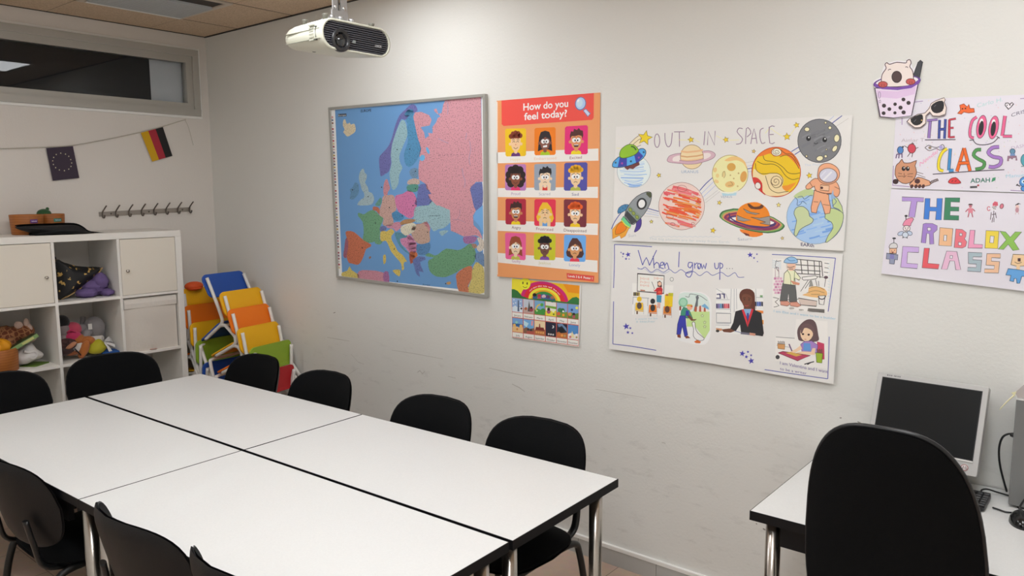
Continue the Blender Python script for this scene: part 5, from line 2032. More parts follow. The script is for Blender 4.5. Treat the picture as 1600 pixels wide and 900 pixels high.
# ---- hand-coloured space poster
PAPER = paper('drawing_paper', '#d5d3d0', .7, 4.5, .6)
S1, S2, S2b, S3, S4 = (940, 170, 3.9125), (950, 190, 8.889), (950, 290, 8.889), (1100, 180, 6.667), (1100, 260, 6.429)
INKD = '#3a3236'
sh = Sheet('space_poster', 'large white sheet with hand-coloured planets, rocket and astronaut', 'poster',
           [(962.5, 198), (1100, 191), (1332, 180), (1318, 392), (1150, 383), (957, 376)], .004, .010, PAPER)
SHS = sh
A = Art(sh, S1, 'road_lines')
A.lines([[(60, 735), (80, 690), (115, 640), (140, 620)], [(280, 608), (350, 628)], [(600, 500), (640, 455), (680, 420)], [(890, 368), (920, 362)], [(1160, 262), (1215, 228)], [(1180, 280), (1215, 258)], [(1400, 95), (1470, 42)]], 5, '#3c4a94', 3)
A.lines([[(270, 622), (350, 640)], [(270, 640), (350, 652)], [(610, 520), (690, 440)], [(620, 540), (700, 465)], [(890, 350), (930, 345)], [(1370, 90), (1420, 45)], [(890, 385), (920, 382)]], 2.2, '#8ea0d0', 0)
A.lines([[(260, 655), (350, 665)], [(630, 560), (720, 490)], [(635, 575), (730, 500)], [(880, 330), (960, 315)], [(1430, 110), (1510, 58)]], 1.6, '#a9a5a0', 0)
A.lines([[(90, 242), (130, 240)], [(470, 190), (545, 192)], [(560, 185), (600, 205)], [(700, 165), (760, 190), (840, 190)], [(1000, 150), (1030, 120), (1060, 140), (1110, 170)], [(1150, 165), (1190, 110)]], 3, '#e8d890', 3)
A.done()
A = Art(sh, S1, 'title_lettering', 3)
LT = '#8a7288'
W_ = 5
A.ring(339, 195, 16, 41, W_, LT)
A.lines([[(387, 148), (388, 190), (398, 225), (412, 232), (426, 210), (432, 146)], [(443, 141), (508, 140)], [(475, 142), (476, 232)]], W_, LT, 2)
A.lines([[(632, 138), (625, 222)], [(647, 222), (652, 138), (690, 222), (694, 135)]], W_, LT, 0)
A.lines([[(862, 122), (840, 118), (828, 140), (845, 162), (862, 185), (848, 212), (822, 216)], [(880, 215), (885, 120), (905, 125), (912, 150), (888, 172)], [(912, 215), (932, 122), (950, 213)], [(918, 182), (945, 180)], [(990, 118), (970, 130), (968, 175), (980, 212), (1000, 205)], [(1058, 108), (1025, 113), (1028, 210), (1058, 206)], [(1027, 158), (1052, 156)]], W_, LT, 2)
A.done()
A = Art(sh, S1, 'shooting_star', 3)
A.poly([(165, 222), (200, 185), (240, 158), (262, 190), (240, 215), (200, 238)], '#ecd2b2')
A.lines([[(165, 220), (205, 180), (240, 156)], [(185, 225), (225, 190), (250, 180)], [(205, 238), (240, 222)]], 3, '#6a4a3a', 2)
A.star(265, 178, 46, '#eec524', '#6b4d1a', 3, 12)
for x, y, r, c in ((546, 189, 20, '#eac02a'), (760, 189, 19, '#eac02a'), (1133, 170, 24, '#e6c22c'), (1192, 100, 19, '#e6c22c'), (350, 407, 15, '#e6c640'), (304, 690, 12, '#e8d878'), (720, 574, 15, '#dcc658'), (681, 744, 18, '#e2c02c'), (930, 260, 13, '#d8b868'), (1270, 408, 19, '#e6c22c'), (1082, 588, 15, '#ddcf7a'), (1105, 791, 11, '#d9c98c')):
    A = nxt(A, 'star_sticker')
    A.star(x, y, r, c, '#7a5c22', 2.4, rnd.uniform(-20, 20))
A.done()
A = Art(sh, S2, 'ringed_planet_picture', 3)
A.poly([(820, 535), (850, 480), (930, 450), (1010, 440), (1320, 410), (1400, 405), (1470, 430), (1490, 470), (1440, 520), (1300, 565), (1100, 585), (930, 575), (840, 560)], '#c9a9b4', 3)
A.poly([(900, 545), (905, 500), (960, 475), (1010, 470), (1320, 440), (1400, 435), (1430, 465), (1390, 505), (1280, 540), (1100, 555), (960, 555)], '#e4d2cf', 3)
A.line([(820, 535), (850, 480), (930, 450), (1010, 440)], 7, '#8f6a7c', 3).line([(1320, 410), (1400, 405), (1470, 430), (1490, 470), (1440, 520), (1300, 565), (1100, 585), (930, 575), (840, 560), (820, 535)], 7, '#8f6a7c', 3)
A.blobs(1165, 490, 160, 168, '#e9c9a0', '#8c6a4c', 7)
for yy, h_, c in ((400, 26, '#d9b083'), (470, 18, '#c99a6a'), (520, 18, '#dcb88c')):
    A.poly([(1012, yy), (1100, yy + 12), (1240, yy - 2), (1318, yy - 20), (1318, yy - 20 + h_), (1240, yy - 2 + h_), (1100, yy + 12 + h_), (1012, yy + h_)], c, 0)
A.poly([(990, 535), (1100, 550), (1230, 540), (1330, 515), (1330, 560), (1230, 585), (1100, 592), (990, 578)], '#c6a3b0')
A.lines([[(990, 535), (1100, 550), (1230, 540), (1330, 515)], [(990, 578), (1100, 592), (1230, 585), (1330, 560)]], 6, '#8f6a7c', 2)
A.text('URANUS', 1020, 715, 1255, 715, 40, '#8fa2b8')
A.done()
A = Art(sh, S2, 'blue_planet_picture', 3)
A.blobs(358, 690, 232, 225, '#d3dde8', '#8b949f', 5)
for k in range(15):
    y = 560 + 24 * k + rnd.uniform(-6, 6)
    hw = 205 * math.sqrt(max(.05, 1 - ((y - 700) / 225) ** 2))
    A.line([(358 - hw * rnd.uniform(.6, .95), y), (358, y + rnd.uniform(5, 25)), (358 + hw * rnd.uniform(.6, .95), y + rnd.uniform(-12, 8))], rnd.uniform(8, 17), rnd.choice(['#a9c3e2', '#8fb2dc', '#bdd0e6', '#7fa5d6']), 4)
A.done()
A = Art(sh, S2, 'flying_saucer_picture', 24)
A.poly([(230, 640), (270, 672), (300, 650), (350, 660), (380, 632), (440, 600), (430, 560), (230, 610)], '#6a3838')
A.shape([(60, 610), (75, 560), (130, 505), (170, 485), (410, 400), (440, 380), (490, 375), (525, 410), (515, 470), (450, 540), (330, 600), (200, 632), (110, 638), (70, 630)], '#4f9fd8', '#252a44', 9, 2)
for q in ([(165, 488), (262, 470), (262, 615), (135, 632)], [(355, 430), (420, 405), (490, 480), (420, 560), (390, 570)]):
    A.poly(q, '#3a3f9c')
for x, y, c in ((105, 570, '#3a5a78'), (195, 580, '#9a4a9c'), (318, 552, '#244a5a'), (428, 500, '#8a4aa0'), (495, 425, '#2c5a7a')):
    A.ell(x, y, 15, 15, c, n=10)
A.shape([(162, 480), (175, 400), (230, 345), (290, 318), (360, 325), (410, 370), (425, 405), (380, 455), (300, 490), (210, 508)], '#86b42a', '#3c5a1c', 8, 3)
A.line([(320, 345), (360, 355), (390, 395)], 20, '#2f5a24', 3)
A.done()
A = Art(sh, S2b, 'rocket_picture', 3)
A.shape([(65, 740), (60, 610), (120, 540), (200, 480), (300, 570), (240, 700), (180, 735), (160, 690)], '#ee9a36', '#a8662a', 5)
A.shape([(105, 680), (120, 570), (190, 505), (260, 570), (220, 640)], '#ef7a1a', '#5c3a1a', 5, 2)
A.shape([(140, 390), (150, 310), (230, 262), (300, 275), (270, 330)], '#3f8cc0', '#1f3a5a', 6, 2)
A.shape([(365, 640), (390, 560), (400, 490), (455, 450), (465, 530), (440, 600), (390, 640)], '#4b3a8c', '#2a2450', 6, 2)
A.shape([(185, 470), (215, 425), (320, 550), (305, 592), (240, 560)], '#6ac48a', '#2f6a4a', 6)
A.line([(190, 480), (240, 545), (305, 585)], 14, '#d0d84a', 2)
A.shape([(230, 420), (290, 270), (400, 150), (530, 88), (595, 95), (605, 150), (580, 260), (500, 400), (390, 510), (330, 540)], '#8a8f92', '#34383c', 8, 2)
A.poly([(235, 415), (262, 340), (410, 490), (330, 540)], '#3d4044')
A.poly([(262, 345), (300, 270), (465, 430), (405, 495)], '#7d8c84')
A.poly([(535, 90), (595, 95), (603, 150), (585, 175), (530, 120)], '#4a5038')
A.ell(468, 252, 70, 82, '#2c2e30', 12).ell(468, 252, 46, 58, '#e2dfdc', 12)
for x, y in ((310, 335), (355, 385), (403, 437)):
    A.blobs(x, y, 22, 28, '#8c9a4a', '#4c5a2c', 6, -30)
A.done()
A = Art(sh, S2b, 'red_planet_picture', 3)
A.blobs(1022, 285, 318, 330, '#e8c4bc', '#8c6a60', 6)
for k in range(150):
    u, v = rnd.uniform(-1, 1), rnd.uniform(-1, 1)
    if u * u + v * v > .80:
        continue
    x, y = 1022 + 305 * u, 285 + 318 * v
    l = rnd.uniform(70, 150) * (1 - .5 * abs(u))
    d = abs(v)
    A.line([(x - l, y - l * .15), (x, y + 6), (x + l, y + l * .38)] if abs(u) < .6 else [(x - l * .5, y - 12), (x + l * .4, y + 18)], rnd.uniform(12, 26), rnd.choice(['#e2602e', '#ea7a34', '#e0503a', '#f09a56'] if d < .5 else ['#dc6a70', '#d85a60', '#e48a8a', '#e27a50']), 3)
for x, y, r in ((1030, 40, 55), (860, 430, 40), (900, 535, 26), (1265, 232, 18), (1180, 525, 18)):
    A.ring(x, y, r * 1.2, r * .8, 5, '#9a5a58', 10)
A.done()
A = Art(sh, S1, 'caption_lettering', 3)
A.text('Sun', 162, 785, 210, 780, 18, '#b4b6bc')
A.text('Saturn', 832, 806, 920, 803, 18, '#a2a4b0')
A.text('VENUS', 728, 546, 798, 544, 16, '#8e9cae')
A.text('EARth', 1218, 838, 1298, 846, 21, '#3b3560', True)
A.text('The Moon', 1240, 350, 1350, 345, 13, '#bac4d2')
A.lines([[(300 + 16 * k, 785 - 6 * (k % 2)) for k in range(28)]], 3, '#c3c8cc', 0)
A.text('The big planets are far away from Earth', 290, 800, 780, 822, 15, '#bcc3c6')
A.poly([(735, 515), (825, 512), (822, 530), (740, 532)], '#a9c8d2')
A.done()
A = Art(sh, S3, 'yellow_planet_picture', 3)
A.blobs(272, 612, 186, 196, '#e6d8a0', '#a2915c', 6)
A.poly([(215, 470), (290, 430), (370, 440), (430, 490), (445, 560), (410, 500), (340, 470), (260, 480)], '#e0b978', 3)
for x, y, a, b2, r, c in ((285, 540, 45, 42, 0, '#c99a4a'), (412, 640, 34, 58, 12, '#cc9850'), (270, 720, 50, 32, -10, '#d6b070'), (205, 615, 16, 34, 8, '#d2c084'), (115, 570, 20, 26, 10, '#d9bd80'), (140, 630, 18, 22, 0, '#d9c283'), (130, 690, 26, 18, 30, '#d9bd80'), (360, 605, 9, 9, 0, '#b8a568'), (275, 625, 8, 8, 0, '#b8a568'), (310, 660, 8, 8, 0, '#b8a568'), (350, 740, 9, 9, 0, '#c2ae70')):
    A.ell(x, y, a, b2, c, r)
A.lines([[(250, 735), (300, 725), (275, 690)], [(190, 640), (195, 600), (215, 585), (222, 630), (205, 655)]], 4, '#8c7440', 3)
A.poly([(135, 770), (200, 812), (300, 815), (370, 775), (290, 800), (200, 795)], '#efe8cc', 2)
A.done()
A = Art(sh, S3, 'swirled_planet_picture', 3)
A.ell(752, 592, 258, 262, '#b5401e', 0, 48).ell(754, 592, 248, 252, '#eeb81e', 0, 48)
A.poly([(560, 430), (620, 375), (720, 340), (830, 350), (930, 410), (990, 500), (1000, 560), (930, 480), (860, 420), (790, 425), (730, 430), (690, 400), (620, 420)], '#e2742a', 3)
A.poly([(520, 560), (560, 590), (620, 625), (700, 605), (780, 610), (830, 670), (815, 740), (850, 790), (890, 800), (840, 830), (760, 842), (650, 830), (560, 730), (510, 650)], '#ecc99c', 3)
A.poly([(810, 740), (870, 730), (960, 700), (900, 770), (850, 790)], '#e68a2a', 2)
A.poly([(508, 650), (560, 655), (605, 710), (610, 790), (640, 835), (560, 770), (515, 700)], '#c3302a', 3)
A.blobs(562, 735, 30, 36, '#e8d8d0', '#7c2622', 6, -15)
A.blobs(755, 385, 52, 40, '#ecdcc8', '#8a4a22', 7)
spi = [(755 + (8 + 2.6 * t_) * cos(t_ * .8), 385 + (7 + 1.8 * t_) * sin(t_ * .8)) for t_ in range(14)]
A.line(spi, 5, '#5a4436')
spi = [(748 + (4 + 3.0 * t_) * cos(t_ * .62), 690 + (4 + 3.0 * t_) * sin(t_ * .62)) for t_ in range(23)]
A.line(spi, 6, '#6a5038')
B_ = '#5a4420'
A.lines([[(615, 420), (640, 470), (740, 490), (820, 540), (880, 600), (950, 610), (1000, 600)], [(555, 480), (620, 510), (720, 510), (790, 550), (850, 630), (920, 670), (990, 655)], [(535, 500), (545, 570), (600, 610), (700, 605), (780, 612), (822, 670), (800, 735), (740, 755), (700, 710), (700, 670)], [(640, 630), (660, 700), (690, 770), (760, 808), (830, 800), (880, 795)], [(800, 360), (850, 400), (920, 410), (960, 470), (1000, 530)], [(790, 435), (860, 415), (930, 450), (990, 560)]], 6, B_, 4)
A.done()
A = Art(sh, S3, 'grey_moon_picture', 3)
A.blobs(1203, 267, 226, 226, '#75767a', '#43444a', 7)
for k in range(26):
    a, r = rnd.uniform(0, 6.28), rnd.uniform(0, 150)
    x, y = 1203 + r * cos(a), 267 + r * sin(a)
    A.line([(x - 45, y + 20), (x, y - 8), (x + 45, y - 26)], rnd.uniform(8, 20), rnd.choice(['#6a6b70', '#808186', '#717278']), 3)
for x, y, a, b2, r in ((1073, 147, 26, 22, 0), (1312, 131, 17, 17, 0), (1267, 78, 12, 12, 0), (1383, 240, 28, 40, 8), (1362, 348, 22, 36, 35), (1206, 450, 36, 26, -15), (1268, 428, 15, 15, 0), (1068, 427, 11, 12, 0), (1275, 357, 9, 9, 0)):
    A.blobs(x, y, a, b2, '#ead6b0', '#4a4640', 6, r)
for x in (1088, 1257):
    A.ell(x, 242 if x < 1100 else 256, 24, 26, '#17181b').ell(x + (4), 232 if x < 1100 else 246, 8, 8, '#dcdcdf')
A.line([(1145, 285), (1165, 300), (1188, 285)], 6, '#2a2a2e', 3)
A.done()
A = Art(sh, S4, 'ringed_orange_planet_picture', 3)
ringp = [(155, 490), (185, 450), (260, 430), (355, 425), (640, 490), (730, 530), (800, 580), (808, 610), (760, 650), (640, 672), (470, 650), (330, 610), (220, 560), (165, 520)]


def shrink(k, kx=None):
    return [(482 + (x - 482) * k, 548 + (y - 548) * (kx or k)) for x, y in ringp]


A.poly([(355, 630), (420, 690), (490, 710), (560, 700), (590, 668)], '#dc7a2a', 2).poly([(385, 660), (450, 680), (460, 700), (420, 695)], '#6a3428')
A.poly(ringp, '#35643a', 2).poly(shrink(.955, .90), '#7aa05a', 2).poly(shrink(.91, .80), '#c98a5c', 2).poly(shrink(.86, .70), '#7c3058', 2).poly(shrink(.80, .58), '#b0504a', 2).poly(shrink(.75, .48), '#4a3468', 2).poly(shrink(.68, .34), '#dedad8', 2)
A.poly([(330, 560), (325, 490), (360, 410), (440, 368), (540, 362), (620, 410), (655, 470), (665, 540), (655, 600), (560, 600), (430, 585)], '#e8801e', 3)
A.poly([(435, 375), (470, 425), (560, 430), (600, 405), (580, 380), (555, 400), (500, 405), (465, 380)], '#5c3422', 2)
for q in ([(395, 425), (470, 460), (560, 475), (520, 485), (430, 465)], [(330, 490), (400, 520), (470, 540), (400, 552), (335, 540)], [(470, 510), (560, 520), (662, 500), (662, 590), (560, 570), (620, 560)]):
    A.shape(q, '#918c88', '#4a4038', 4)
A.lines([[(250, 470), (270, 520), (340, 560), (470, 600), (600, 612), (700, 595), (715, 570)]], 14, '#4a3468', 3)
A.lines([[(215, 500), (250, 540), (340, 590), (470, 628), (620, 640), (720, 622), (750, 595)]], 12, '#7c3058', 3)
A.done()
A = Art(sh, S4, 'earth_picture', 3)
A.blobs(1115, 510, 285, 270, '#9dbbe0', '#7f93a8', 5)
for k in range(34):
    u, v = rnd.uniform(-.85, .85), rnd.uniform(-.75, .85)
    if u * u + v * v > .75:
        continue
    x, y = 1115 + 275 * u, 515 + 258 * v
    A.line([(x - 55, y + 14), (x, y + 2), (x + 50, y - 14)], rnd.uniform(8, 18), rnd.choice(['#86aedd', '#7aa4da', '#a9c4e4', '#6f9ad4']), 3)
A.poly([(900, 300), (960, 255), (1040, 225), (1100, 240), (1090, 300), (1040, 290), (1000, 310), (930, 320)], '#b4c48e', 2)
A.shape([(950, 405), (1000, 405), (1050, 450), (1060, 500), (1098, 530), (1080, 570), (1020, 600), (960, 640), (930, 700), (905, 680), (920, 600), (930, 540), (905, 480), (915, 430)], '#bcc79a', '#54606a', 6, 2)
A.shape([(1235, 440), (1290, 420), (1350, 440), (1395, 470), (1400, 520), (1380, 600), (1330, 680), (1260, 745), (1220, 765), (1250, 690), (1295, 620), (1280, 560), (1215, 520)], '#b6c68c', '#54606a', 6, 2)
A.shape([(1290, 300), (1340, 320), (1385, 400), (1398, 470), (1350, 430), (1300, 410), (1290, 360)], '#b6c68c', '#54606a', 6)
A.lines([[(915, 310), (940, 340), (935, 390), (970, 380), (990, 350), (1030, 380)], [(940, 310), (985, 300), (1010, 330), (1060, 295), (1090, 290)], [(1300, 250), (1285, 300), (1330, 350), (1290, 400)]], 6, '#4f6a90', 3)
A.done()
A = Art(sh, S3, 'astronaut_picture', 45)
SK, SO = '#dca07c', '#6a3f30'
A.shape([(1150, 780), (1240, 800), (1300, 830), (1300, 870), (1320, 960), (1310, 1020), (1260, 1030), (1240, 960), (1215, 890), (1185, 960), (1170, 1020), (1120, 1010), (1115, 960), (1140, 850)], SK, SO, 6)
A.shape([(1190, 660), (1140, 665), (1100, 700), (1060, 740), (1070, 770), (1110, 765), (1150, 740), (1170, 790), (1300, 820), (1340, 820), (1370, 850), (1400, 840), (1415, 790), (1400, 730), (1370, 690), (1330, 690)], SK, SO, 6, 2)
A.shape([(1185, 600), (1200, 540), (1250, 505), (1320, 505), (1380, 540), (1410, 590), (1405, 650), (1360, 700), (1290, 720), (1220, 700), (1185, 650)], SK, SO, 6, 3)
A.ell(1293, 628, 100, 80, '#8a6a60').ell(1293, 626, 90, 70, '#c4c4d2')
A.line([(1240, 680), (1330, 590)], 18, '#d6d6e0').line([(1215, 640), (1270, 580)], 12, '#d0d0dc')
A.shape([(1215, 725), (1305, 735), (1300, 790), (1210, 780)], '#e4b494', SO, 5)
A.ell(1227, 757, 14, 14, '#4a2a2c')
A.lines([[(1100, 700), (1130, 745)], [(1360, 745), (1410, 770)], [(1170, 790), (1250, 815), (1330, 812)], [(1140, 900), (1190, 905)], [(1240, 930), (1310, 940)]], 5, SO, 2)
A.poly([(1320, 850), (1345, 770), (1350, 830), (1375, 860), (1330, 880)], '#8aa9cc')
A.done()

# ---- second sheet: pasted pictures under blue handwriting
G, G5, G6 = (940, 370, 3.749), (950, 380, 5.294), (1090, 390, 4.287)
sh = Sheet('career_poster', 'large white sheet of pasted job pictures with blue handwriting and blue stars', 'poster',
           [(958, 381), (1317, 397), (1302, 600), (1240, 590), (1100, 566), (951.5, 545)], .004, .018, PAPER)
BL = '#4a4f9e'
A = Art(sh, G, 'border_lines')
A.lines([[(75, 45), (180, 50), (295, 58)], [(75, 45), (75, 150), (70, 300)], [(70, 378), (68, 500), (66, 628)], [(66, 628), (180, 642), (320, 665)], [(998, 103), (1180, 112), (1370, 125)], [(1370, 125), (1350, 280), (1327, 438)], [(1333, 585), (1330, 700), (1325, 832)], [(955, 778), (1100, 800), (1325, 832)]], 4.5, BL, 3)
A.done()
A = Art(sh, G, 'title_lettering')
HW = 5
A.lines([[(214, 78), (240, 166)], [(240, 166), (262, 122), (280, 168)], [(280, 168), (322, 78)],
         [(302, 112), (308, 185)], [(308, 165), (322, 150), (335, 160), (338, 186)],
         [(342, 168), (362, 164), (358, 148), (345, 156), (344, 180), (364, 186)], [(366, 150), (372, 186)], [(371, 168), (382, 152), (388, 165), (394, 188)],
         [(455, 88), (451, 178)],
         [(530, 152), (512, 150), (506, 172), (520, 182), (532, 160)], [(532, 150), (533, 200), (518, 236), (498, 230), (494, 212), (530, 200)],
         [(544, 152), (546, 186)], [(546, 166), (556, 154), (564, 156)], [(570, 172), (568, 190)], [(582, 156), (590, 188), (598, 164), (606, 188), (614, 154)],
         [(662, 152), (664, 180), (674, 188), (684, 180), (686, 152)], [(694, 150), (692, 252)], [(694, 156), (706, 158), (710, 172), (702, 184), (693, 182)]], HW, BL, 2)
A.ring(571, 172, 9, 16, HW, BL)
for x in (734, 750, 766):
    A.ell(x, 186, 2.6, 2.6, '#6a6a72')
A.lines([[(210, 182), (235, 190), (255, 178), (290, 208), (325, 190), (362, 208), (395, 190), (430, 212), (465, 192), (500, 214), (540, 204), (575, 228), (615, 204), (650, 226), (700, 208), (740, 232), (780, 210), (800, 236), (835, 236)]], 4, '#6a70a8', 4)
A.lines([[(212, 192), (250, 186), (288, 214), (325, 200), (362, 216), (398, 200)]], 2, '#8a8fb8', 4)
A.done()
A = Art(sh, G, 'star_drawings')
for x, y, r in ((155, 104, 17), (127, 100, 9), (114, 92, 6), (143, 129, 9), (161, 130, 5), (124, 116, 5), (870, 106, 18), (893, 124, 8), (910, 102, 7), (913, 145, 5), (144, 525, 21), (168, 535, 9), (154, 560, 11), (180, 564, 8), (824, 684, 19), (857, 674, 9), (848, 703, 12), (876, 694, 8), (876, 727, 20)):
    A.star(x, y, r, '#443fa0', rot=rnd.uniform(-15, 15), inner=.42)
A.ring(411, 249, 10, 11, 2.2, '#5c6a62')
A.done()
A = Art(sh, G5, 'teacher_picture')
A.poly([(200, 330), (540, 350), (530, 600), (200, 590)], '#dedbd7')
A.shape([(245, 252), (465, 270), (460, 415), (242, 397)], '#e4dcd6', '#35302f', 7)
for i, (x, y, t_) in enumerate([(265, 300, '3+5=10'), (378, 298, '2+8=10'), (265, 330, '7+3=1'), (265, 356, '4+6=10')]):
    A.text(t_, x, y, x + 75, y + 6, 20, '#d69a86')
A.poly([(268, 384), (306, 388), (306, 396), (268, 393)], '#a85a34')
A.line([(362, 318), (385, 378)], 4, '#33333a')
A.poly([(408, 320), (428, 310), (444, 325), (446, 365), (410, 360)], '#4a2c28')
A.ell(427, 336, 14, 17, '#e2b49a')
A.poly([(375, 372), (385, 392), (405, 368), (440, 362), (452, 380), (448, 425), (400, 428), (400, 400), (382, 400)], '#b52c36')
A.poly([(402, 428), (444, 432), (440, 492), (402, 486)], '#3f87a8')
A.poly([(412, 490), (420, 490), (418, 535), (408, 535)], '#c98a7c').poly([(424, 492), (432, 492), (430, 540), (422, 540)], '#c98a7c')
A.ell(427, 405, 16, 11, '#d6573e')
A.lines([[(205, 445), (340, 455)], [(208, 445), (205, 505)], [(330, 455), (328, 520)]], 4, '#8a8f98', 0)
for k, c in enumerate(('#6a5a38', '#4c4a48', '#8a8438', '#6a4a3a', '#b09a3c')):
    A.poly([(210 + 11 * k, 405), (220 + 11 * k, 406), (219 + 11 * k, 436), (209 + 11 * k, 435)], c)
A.poly([(470, 425), (538, 415), (532, 528), (468, 525)], '#dcbc1e').poly([(500, 412), (540, 412), (538, 440), (500, 436)], '#b5b02e')
A.ell(488, 428, 12, 9, '#a86a4a')
for x, y, hc_, sc_, bc_ in ((259, 462, '#e2b62a', '#e0b22a', '#5a4a44'), (370, 480, '#26272c', '#d87a2a', '#2a2b30'), (490, 492, '#dcb02a', '#c8782c', '#5c3a2c')):
    A.poly([(x - 30, y + 30), (x + 30, y + 30), (x + 34, y + 105), (x - 34, y + 100)], sc_)
    A.ell(x, y, 20, 22, hc_).ell(x, y + 55, 20, 28, bc_)
    A.lines([[(x - 38, y + 40), (x - 38, y + 125)], [(x + 36, y + 40), (x + 36, y + 125)], [(x - 38, y + 95), (x + 36, y + 95)]], 4, '#b9bcc2', 0)
    A.poly([(x - 24, y + 100), (x - 12, y + 100), (x - 12, y + 125), (x - 24, y + 125)], '#5a3a2a')
A.text('I want to be', 230, 635, 410, 628, 16, '#a9c4cc')
A.text('a teacher', 232, 655, 390, 655, 18, '#a3bcc4')
A.done()
A = Art(sh, G5, 'farmer_picture')
out = [(600, 405), (680, 400), (770, 405), (830, 440), (855, 500), (855, 640), (850, 740), (835, 800), (800, 838), (740, 838), (640, 820), (570, 795), (560, 770), (590, 620), (585, 480)]
A.poly([(x * 1.0, y * 1.0) for x, y in out], '#e4e0dc', 2)
A.poly([(590, 420), (680, 408), (770, 415), (822, 450), (842, 520), (830, 560), (700, 565), (592, 540)], '#c9d6d0', 2)
A.poly([(650, 575), (720, 560), (840, 565), (842, 720), (800, 790), (760, 740), (720, 690), (650, 690)], '#b9d28c')
A.ell(622, 490, 38, 40, '#7fb898').ell(622, 488, 26, 28, '#9cc8ae')
A.lines([[(640, 440), (670, 445), (680, 420), (740, 430), (770, 440), (820, 475)]], 4, '#4c5a58', 4)
A.poly([(708, 560), (730, 470), (725, 440), (745, 430), (752, 450), (745, 470), (740, 560)], '#5f6468')
for k in range(6):
    A.poly([(715 + 19 * k, 565), (718 + 19 * k, 520 + 4 * abs(k - 2)), (731 + 19 * k, 515 + 4 * abs(k - 2)), (733 + 19 * k, 568)], '#b0553a' if k % 2 == 0 else '#e0cfc6')
A.poly([(770, 520), (800, 500), (830, 530), (835, 550), (800, 535)], '#6fa3c6')
A.poly([(590, 520), (605, 520), (605, 555), (590, 555)], '#8a4a3a')
A.shape([(605, 560), (625, 530), (665, 540), (680, 570), (700, 620), (650, 620), (600, 605)], '#3f8a72', '#2a3a3a', 3)
A.poly([(640, 590), (665, 580), (705, 630), (735, 628), (720, 640), (690, 642)], '#6a4032')
A.ell(676, 530, 22, 24, '#dca489').poly([(645, 520), (660, 505), (695, 508), (700, 520), (665, 522)], '#c9a94a').ell(692, 522, 9, 6, '#c4502e')
A.shape([(595, 600), (640, 600), (645, 680), (660, 760), (635, 775), (615, 690), (600, 755), (568, 755), (575, 670)], '#33389c', '#1f2250', 3)
A.poly([(572, 755), (600, 757), (602, 785), (575, 778)], '#7a4030').poly([(636, 772), (660, 765), (682, 785), (645, 788)], '#7a4030')
A.poly([(645, 555), (668, 560), (670, 600), (640, 600)], '#33389c')
A.shape([(695, 665), (705, 650), (720, 660), (722, 700), (745, 745), (795, 785), (780, 805), (735, 800), (705, 765), (708, 710)], '#e0dedc', '#4a4c50', 4, 2)
A.poly([(712, 815), (735, 800), (770, 815), (760, 828), (728, 826)], '#c8642c')
for x, y in ((780, 600), (800, 655), (800, 690)):
    A.star(x, y, 14, '#c9d9ac', '#5a6a4a', 2)
A.done()
A = Art(sh, G6, 'office_worker_picture')
A.poly([(125, 262), (440, 262), (438, 580), (122, 555)], '#dfdcd9')
A.lines([[(125, 262), (190, 300), (200, 330)], [(225, 262), (220, 420)], [(245, 262), (245, 420)], [(260, 262), (262, 400)], [(125, 335), (215, 335)], [(122, 398), (218, 400)], [(390, 262), (392, 400)], [(390, 320), (440, 322)], [(122, 505), (215, 508)], [(125, 495), (215, 498)]], 2.5, '#8a8d94', 0)
A.shape([(126, 425), (222, 428), (222, 492), (126, 488)], '#d9d7d4', '#84868c', 4)
A.lines([[(128, 300), (150, 298), (152, 325)], [(160, 296), (178, 298), (180, 328)], [(125, 325), (156, 326)]], 7, '#3a3a66', 0)
for k, c in enumerate(('#3a3460', '#6a5a9a', '#4a8ab0', '#383058', '#c04a5a', '#d0606a', '#a83a4c')):
    A.poly([(124 + 13 * k, 362), (135 + 13 * k, 362), (136 + 13 * k, 394), (124 + 13 * k, 393)], c)
for k, c in enumerate(('#2f3a50', '#4a6ab0', '#2c4a9a', '#3a3a48')):
    A.poly([(384 + 14 * k, 348), (396 + 14 * k, 350), (396 + 14 * k, 380), (384 + 14 * k, 378)], c)
A.poly([(418, 305), (436, 306), (436, 320), (418, 319)], '#6f9a6a').poly([(392, 405), (440, 410), (440, 428), (395, 424)], '#d8803c').poly([(430, 470), (442, 472), (442, 500), (430, 500)], '#d8903c')
A.poly([(280, 320), (285, 285), (310, 265), (350, 264), (380, 290), (384, 340), (386, 410), (365, 420), (300, 360)], '#5a3024', 2)
A.ell(366, 405, 14, 26, '#5a3024')
A.poly([(310, 370), (355, 370), (360, 410), (335, 440), (308, 410)], '#5f3826')
A.poly([(296, 320), (305, 300), (340, 300), (365, 320), (362, 360), (340, 392), (315, 388), (298, 355)], '#6d4230', 2)
A.ell(314, 335, 5, 3, '#1c1414', n=8).ell(345, 337, 5, 3, '#1c1414', n=8)
A.line([(316, 372), (328, 378), (342, 372)], 5, '#a84a44', 3)
A.lines([[(304, 325), (322, 322)], [(338, 323), (354, 328)]], 3, '#2a1714', 0)
A.shape([(255, 415), (300, 402), (335, 440), (375, 402), (425, 425), (442, 560), (436, 578), (385, 572), (292, 556), (285, 500), (255, 545), (215, 540), (240, 490)], '#26262a', '#141416', 3)
A.poly([(296, 405), (312, 395), (334, 480), (335, 520)], '#c62f3c').poly([(375, 402), (358, 395), (338, 480), (335, 520)], '#c62f3c')
A.poly([(308, 398), (360, 398), (336, 470)], '#7fa9cc').poly([(330, 425), (342, 425), (345, 450), (336, 475), (328, 450)], '#33438c')
A.poly([(160, 535), (215, 528), (250, 545), (222, 556), (175, 552)], '#6d4230')
A.poly([(124, 525), (165, 530), (160, 545), (124, 538)], '#c08a66').ell(134, 545, 12, 9, '#33322f')
